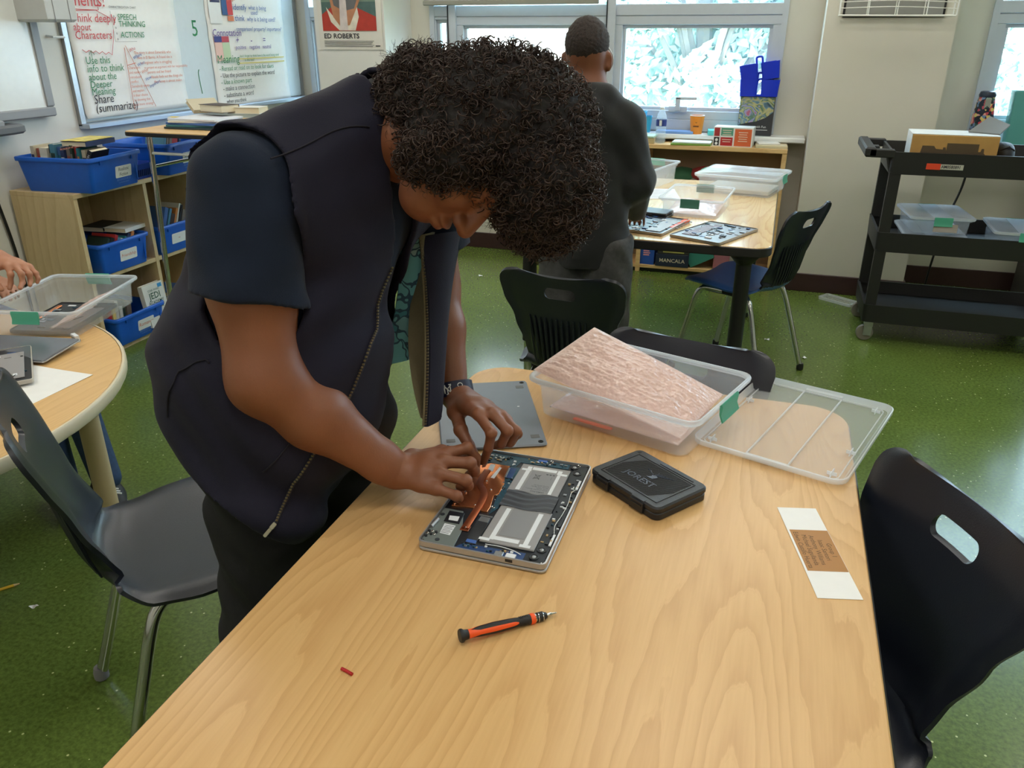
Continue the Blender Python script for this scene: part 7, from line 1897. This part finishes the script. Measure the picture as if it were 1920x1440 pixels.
def curls(n, fld_c, seed, fly=False):
    r = np.random.default_rng(seed)
    C = np.array([e[0] for e in fld_c]); RD = np.array([e[1] for e in fld_c])
    pr = np.prod(RD, 1)**(2/3); w = r.choice(len(C), n, p=pr/pr.sum())
    unit = lambda a: a/(np.linalg.norm(a, axis=-1, keepdims=True) + 1e-9)
    u = unit(r.normal(size=(n, 3)))
    sc = r.uniform(0.97, 1.03, (n, 1)) if fly else r.uniform(0.84, 1.0, (n, 1))
    p = C[w] + (u*RD[w]*sc) @ AC
    if not fly:
        keep = np.ones(n, bool)
        for c2, r2 in fld_c: keep &= ((((p - c2) @ AC.T)/r2)**2).sum(1) > 0.60
        p, u, w = p[keep], u[keep], w[keep]; n = len(p)
    out = unit((u/RD[w]) @ AC); ta = unit(np.cross(out, r.normal(size=(n, 3))))
    U = lambda a, b: r.uniform(a, b, (n, 1))
    if not fly: ax = ta*U(0.5, 1.0) + out*U(-0.1, 0.7) + vec(0, 0, -0.35); L = U(0.016, 0.034); hr_ = U(0.0035, 0.0075); turns = U(1.0, 2.4); tr = U(0.0007, 0.0014); ns = 18
    else: ax = ta*U(0.2, 0.9) + out*U(0.4, 1.0); L = U(0.012, 0.034); hr_ = U(0.003, 0.009); turns = U(0.4, 1.3); tr = U(0.00022, 0.0004); ns = 14
    ax = unit(ax); b1 = unit(np.cross(ax, out + 0.01)); b2 = np.cross(ax, b1)
    s = np.linspace(0, 1, ns + 1)[None, :]
    an = U(0, 6.28) + turns*2*PI*s; env = hr_*(0.55 + 0.45*np.sin(PI*np.clip(s*0.9 + 0.1, 0, 1)))
    P = p[:, None] + ((s - 0.5)*L)[..., None]*ax[:, None] + (env*np.cos(an))[..., None]*b1[:, None] + (env*np.sin(an))[..., None]*b2[:, None]
    tg = unit(np.gradient(P, axis=1)); n1 = unit(np.cross(tg, ax[:, None] + 0.013)); n2 = np.cross(tg, n1)
    wd = (tr*(1 - 0.5*np.abs(2*s - 1)**3))[..., None]
    ring = np.stack([P + wd*(n1*math.cos(a) + n2*math.sin(a)) for a in (0, 2*PI/3, 4*PI/3)], 2)
    V = ring.reshape(-1, 3)
    i = (np.arange(n)[:, None]*(ns + 1) + np.arange(ns)[None, :]).reshape(-1, 1)*3
    F = np.concatenate([np.concatenate([i + q, i + (q+1) % 3, i + 3 + (q+1) % 3, i + 3 + q], 1) for q in range(3)])
    return V, F
V, F = curls(8600, HE, 11)
ok = np.repeat(BODY.ev(V[::19*3]) > -0.004, 19*3)
ok = ok[F].all(1)
o = link_mesh('curls', quad_mesh('curls', V, F[ok]), HAIRM, hair, 180); o['kind'] = 'stuff'
V, F = curls(2200, HE, 12, True)
o = link_mesh('stray_hairs', quad_mesh('stray_hairs', V, F), HAIRM, hair, 180); o['kind'] = 'stuff'
# ---------------------------------------------------------------- student in the black hoodie, seen from behind
t = thing('person', 'student in black hoodie and grey pants standing with back turned at far table', 'person', (-0.66, 2.93, 0))
hd2 = vec(-0.687, 2.95, 1.443)
f = Field()
f.ell(hd2 + vec(0, 0, 0.012), (0.073, 0.092, 0.088), 0.02); f.ell(hd2 + vec(0.004, 0.03, -0.055), (0.058, 0.066, 0.062), 0.03)
f.cone(hd2 + vec(0, 0.10, -0.03), hd2 + vec(0, 0.112, -0.045), 0.010, 0.014, 0.01)
f.cone(hd2 + vec(0.005, -0.01, -0.03), vec(-0.672, 2.93, 1.27), 0.060, 0.066, 0.03)
for s in (1, -1):
    e = hd2 + vec(0.081*s, -0.006, -0.036)
    f.ell(e, (0.012, 0.020, 0.033), 0.008); f.ell(e + vec(0.004*s, -0.014, 0.004), (0.008, 0.008, 0.022), 0.004, op='s')
elb2, han2 = vec(-0.480, 2.945, 1.00), vec(-0.515, 3.165, 0.835)
f.cone(vec(-0.67, 2.93, 1.27), vec(-0.66, 2.93, 0.85), 0.08, 0.10, 0.04); f.cone(vec(-0.53, 2.93, 1.225), elb2, 0.045, 0.04, 0.03); f.cone(elb2, han2, 0.04, 0.028, 0.02)
f.cone(vec(-0.67, 2.93, 1.25), vec(-0.53, 2.93, 1.225), 0.06, 0.045, 0.03); f.cone(vec(-0.67, 2.93, 1.25), vec(-0.80, 2.93, 1.225), 0.06, 0.045, 0.03)
elbL, hanL = vec(-0.86, 2.97, 0.99), vec(-0.80, 3.17, 0.84)
f.cone(vec(-0.80, 2.93, 1.225), elbL, 0.045, 0.04, 0.03); f.cone(elbL, hanL, 0.04, 0.028, 0.02)
def quick_hand(w, d, side):
    """relaxed hand: fingers along d, curled down"""
    d = np.array(d, float); d /= np.linalg.norm(d); n = np.cross(d, vec(0, 0, 1)); n /= np.linalg.norm(n); H = {}
    for q, o_, l in (('i', 0.030, 1.0), ('m', 0.010, 1.08), ('r', -0.010, 1.0), ('p', -0.028, 0.82)):
        a = w + d*0.072 + n*o_*side
        H['x' + q] = [a, a + d*0.036*l + vec(0, 0, -0.012), a + d*0.052*l + vec(0, 0, -0.032), a + d*0.054*l + vec(0, 0, -0.050)]
    a = w + d*0.03 + n*0.030*side
    H['xt'] = [a, a + d*0.025 + n*0.016*side, a + d*0.05 + n*0.018*side + vec(0, 0, -0.012), a + d*0.068 + n*0.012*side + vec(0, 0, -0.024)]
    return H
add_hand(f, 'x', han2, quick_hand(han2, (-0.1, 1, -0.15), -1), 0.9); add_hand(f, 'x', hanL, quick_hand(hanL, (0.2, 1, -0.15), 1), 0.9)
o, V, F = field_part('body', f, (-0.95, -0.38, 2.80, 3.34, 0.74, 1.56), 0.006, mat('skin_deep', (122, 74, 50), 0.5, var=0.08, vscale=14, bump=0.1, bscale=300, sss=0.05), t, 2); local_parent(o)
hf = Field()
hf.ell(hd2 + vec(0, -0.002, 0.022), (0.0768, 0.0958, 0.0895), 0.0)
hf3 = Field(); hf3.custom(lambda p: hf.ev(p) + 0.0018*np.sin(310*p[:, 0] + 3*np.sin(90*p[:, 2]))*np.sin(280*p[:, 2] + 2.5*np.sin(110*p[:, 0])), 'u')
hf3.plane(hd2 + vec(0, -0.09, -0.030), vec(0, 0.05, 1.0)); hf3.plane(hd2 + vec(0, 0.072, 0.03), vec(0, -1, 0.3))
o, V, F = field_part('hair', hf3, (-0.78, -0.60, 2.84, 3.06, 1.38, 1.56), 0.0035, mat('hair_short', (44, 34, 30), 0.8, var=0.5, vscale=220, bump=0.9, bscale=260), t, 1); local_parent(o)
g = Field()
g.cone(vec(-0.665, 2.93, 1.17), vec(-0.66, 2.93, 0.80), 0.150, 0.160, 0.05, sq=(vec(0, 1, 0), 1.35))
g.cone(vec(-0.555, 2.93, 1.205), vec(-0.78, 2.93, 1.205), 0.075, 0.075, 0.06)
g.cone(vec(-0.53, 2.93, 1.20), elb2, 0.072, 0.060, 0.03); g.cone(elb2, elb2 + (han2 - elb2)*0.86, 0.060, 0.042, 0.03)
g.cone(vec(-0.80, 2.93, 1.20), elbL, 0.072, 0.060, 0.03); g.cone(elbL, elbL + (hanL - elbL)*0.86, 0.060, 0.042, 0.03)
g.cone(vec(-0.735, 2.885, 1.298), vec(-0.605, 2.885, 1.298), 0.048, 0.046, 0.04); g.cone(vec(-0.72, 2.86, 1.24), vec(-0.665, 2.835, 1.14), 0.05, 0.035, 0.05); g.cone(vec(-0.62, 2.86, 1.24), vec(-0.665, 2.835, 1.14), 0.05, 0.035, 0.05)
g.cone(vec(-0.745, 2.93, 1.29), vec(-0.735, 2.99, 1.27), 0.035, 0.03, 0.03); g.cone(vec(-0.60, 2.93, 1.29), vec(-0.61, 2.99, 1.27), 0.035, 0.03, 0.03)
g.cone(vec(-0.66, 2.93, 0.735), vec(-0.66, 2.93, 0.71), 0.155, 0.150, 0.02, sq=(vec(0, 1, 0), 1.35))
g.cone(hd2 + vec(0, 0.01, -0.10), hd2 + vec(0, 0.0, -0.02), 0.064, 0.072, 0.0, op='s')
g.plane((0, 0, 0.69), (0, 0, 1))
g2 = Field(); g2.custom(lambda p: g.ev(p) + 0.55*wrinkle(p), 'u')
o, V, F = field_part('hoodie', g2, (-1.0, -0.38, 2.72, 3.22, 0.66, 1.40), 0.0075, mat('hoodie_black', (24, 26, 28), 0.85, var=0.1, vscale=10, bump=0.2, bscale=400, sheen=0.2), t, 2); local_parent(o)
g = Field()
for s in (1, -1):
    x = -0.66 + 0.088*s
    g.cone(vec(x, 2.93, 0.75), vec(x + 0.012*s, 2.92, 0.45), 0.098, 0.078, 0.03); g.cone(vec(x + 0.012*s, 2.92, 0.45), vec(x + 0.012*s, 2.94, 0.08), 0.078, 0.066, 0.03)
g.plane((0, 0, 0.05), (0, 0, 1)); g.plane((0, 0, 0.80), (0, 0, -1))
g3 = Field(); g3.custom(lambda p: g.ev(p) + 0.8*wrinkle(p), 'u')
o, V, F = field_part('pants', g3, (-0.90, -0.42, 2.78, 3.08, 0.03, 0.82), 0.009, mat('pants_grey', (70, 70, 70), 0.9, var=0.18, vscale=60, bump=0.2, bscale=300), t, 2); local_parent(o)
shoe((-0.76, 2.93, 0), (-0.1, 1, 0), t, SHOEK, SOLE); shoe((-0.56, 2.93, 0), (0.1, 1, 0), t, SHOEK, SOLE)
m = MB(); m.tube(smooth_path([(-0.612, 2.955, 1.452), (-0.600, 2.975, 1.425), (-0.606, 3.01, 1.395), (-0.625, 3.045, 1.38)], 5), 0.0022, 6)
local_parent(part('mask_loop', m, WHITE, t))
m = MB(); m.sheet(lambda u, v: (-0.728 + 0.036*u, 2.893 - 0.006*math.sin(PI*u), 1.352 + 0.022*v), 6, 4, 0.002)
local_parent(part('shirt_collar', m, PAPER, t))

# ---------------------------------------------------------------- seated student at the left, mostly beyond the frame
t = thing('person', 'seated student at left edge, reaching one hand over the clear bin', 'person', (-2.95, 2.03, 0))
H3 = dict(zi=[(-2.201, 1.768, 0.845), (-2.182, 1.755, 0.825), (-2.187, 1.752, 0.80), (-2.184, 1.741, 0.785)], zm=[(-2.191, 1.784, 0.845), (-2.156, 1.77, 0.825), (-2.153, 1.764, 0.80), (-2.143, 1.743, 0.79)],
          zr=[(-2.181, 1.802, 0.84), (-2.150, 1.792, 0.82), (-2.149, 1.789, 0.80), (-2.140, 1.776, 0.79)], zp=[(-2.172, 1.817, 0.833), (-2.150, 1.815, 0.815), (-2.143, 1.813, 0.80), (-2.142, 1.805, 0.79)],
          zt=[(-2.235, 1.735, 0.84), (-2.205, 1.715, 0.82), (-2.195, 1.715, 0.80), (-2.185, 1.715, 0.79)])
f = Field(); w3 = vec(-2.275, 1.80, 0.858); e3 = vec(-2.56, 1.93, 0.86); s3 = vec(-2.90, 1.96, 1.06)
f.cone(s3, e3, 0.045, 0.038, 0.02); f.cone(e3, w3, 0.038, 0.026, 0.02); add_hand(f, 'z', w3, H3, 0.94)
f.cone(s3, vec(-2.98, 2.06, 1.05), 0.05, 0.08, 0.03); f.cone(vec(-2.98, 2.06, 1.10), vec(-2.96, 2.06, 1.30), 0.08, 0.05, 0.03)
f.ell(vec(-2.93, 2.05, 1.36), (0.09, 0.073, 0.105), 0.03); f.cone(vec(-2.84, 2.04, 1.34), vec(-2.825, 2.035, 1.32), 0.01, 0.013, 0.01)
for dz, ry in ((0.01, 0.078), (0.01, -0.078)): f.ell(vec(-2.94, 2.05 + ry, 1.355), (0.018, 0.009, 0.03), 0.008)
f.cone(vec(-2.98, 2.06, 1.1), vec(-2.94, 2.05, 0.6), 0.08, 0.10, 0.04)
eL, hL = vec(-3.00, 2.30, 0.80), vec(-2.82, 2.19, 0.63)
f.cone(vec(-2.98, 2.2, 1.08), eL, 0.045, 0.038, 0.02); f.cone(eL, hL, 0.038, 0.026, 0.02); f.cone(vec(-2.98, 2.06, 1.05), vec(-2.98, 2.2, 1.08), 0.08, 0.05, 0.03)
add_hand(f, 'x', hL, quick_hand(hL, (1, -0.3, -0.1), 1), 0.94)
for s in (1, -1): f.ell(vec(-2.848, 2.05 + 0.032*s, 1.368), (0.010, 0.015, 0.009), 0.008, op='s')
f.ell(vec(-2.846, 2.045, 1.292), (0.012, 0.022, 0.007), 0.006)
o, V, F = field_part('body', f, None, (axis((-3.12, -2.32, 0.008), (-2.32, -2.12, 0.0025)), axis((1.68, 1.86, 0.0028), (1.86, 2.38, 0.008)), axis((0.5, 0.77, 0.01), (0.77, 0.90, 0.0028), (0.90, 1.50, 0.008))), SKIN2, t, 2); local_parent(o)
g = Field()
g.cone(vec(-2.98, 2.06, 1.14), vec(-2.94, 2.05, 0.56), 0.135, 0.15, 0.05, sq=(vec(1, 0, 0), 1.3)); g.cone(s3, e3 + (s3 - e3)*0.35, 0.072, 0.064, 0.03); g.cone(vec(-2.98, 2.2, 1.1), eL + vec(-0.03, 0, 0.06), 0.07, 0.062, 0.03)
g.plane((0, 0, 0.48), (0, 0, 1))
o, V, F = field_part('shirt', g, (-3.2, -2.5, 1.74, 2.34, 0.46, 1.3), 0.012, mat('shirt_grey', (96, 104, 120), 0.85), t, 2); local_parent(o)
g = Field(); g.ell(vec(-2.95, 2.05, 1.385), (0.098, 0.084, 0.100), 0.0); g.plane((-2.885, 2.05, 1.38), (-1, 0, 0.5)); g.plane((-2.95, 2.05, 1.33), (-0.5, 0, 1))
g4 = Field(); g4.custom(lambda p: g.ev(p) + 0.002*np.sin(150*p[:, 1])*np.sin(130*p[:, 2] + 80*p[:, 0]), 'u')
o, V, F = field_part('hair', g4, (-3.08, -2.80, 1.94, 2.16, 1.22, 1.50), 0.006, HAIRC, t, 1); local_parent(o)
g = Field()
for (hy, kx, ky, ax_, ay_) in ((1.94, -2.36, 1.86, -2.20, 1.765), (2.12, -2.34, 1.98, -2.045, 1.80)):
    g.cone(vec(-2.94, hy, 0.50), vec(kx, ky, 0.50), 0.085, 0.068, 0.03); g.cone(vec(kx, ky, 0.50), vec(ax_, ay_, 0.11), 0.066, 0.048, 0.02)
g.plane((0, 0, 0.075), (0, 0, 1))
o, V, F = field_part('jeans', g, (-3.06, -1.95, 1.68, 2.26, 0.06, 0.62), 0.01, mat('denim', (40, 66, 100), 0.85, var=0.2, vscale=60), t, 2); local_parent(o)
shoe((-2.20, 1.760, 0), (0.75, -0.65, 0), t, SHOEK, SOLE, 0.95); shoe((-2.045, 1.795, 0), (0.85, -0.5, 0), t, SHOEK, SOLE, 0.95)
for (cx, cy, dx, dy) in ((-2.20, 1.760, 0.75, -0.65), (-2.045, 1.795, 0.85, -0.5)):
    m = MB()
    for k in range(4):
        a = 0.035 + 0.016*k
        m.tube([(cx + dx*a - dy*0.022, cy + dy*a + dx*0.022, 0.088 - 0.10*a), (cx + dx*a, cy + dy*a, 0.100 - 0.10*a), (cx + dx*a + dy*0.022, cy + dy*a - dx*0.022, 0.088 - 0.10*a)], 0.003, 5)
    local_parent(part('laces', m, WHITE, t))
st = thing('stool', 'dark wooden stool under the seated student at left edge', 'stool', (-2.95, 2.04, 0))
part('seat', MB().prism(circ(0.17, 28), 0.40, 0.43, 0.006), BLACK, st)
for a in range(4):
    x, y = math.cos(a*PI/2 + 0.7), math.sin(a*PI/2 + 0.7)
    part('leg', MB().tube([(0.12*x, 0.12*y, 0.40), (0.16*x, 0.16*y, 0.0)], 0.013, 8), BLACK, st)
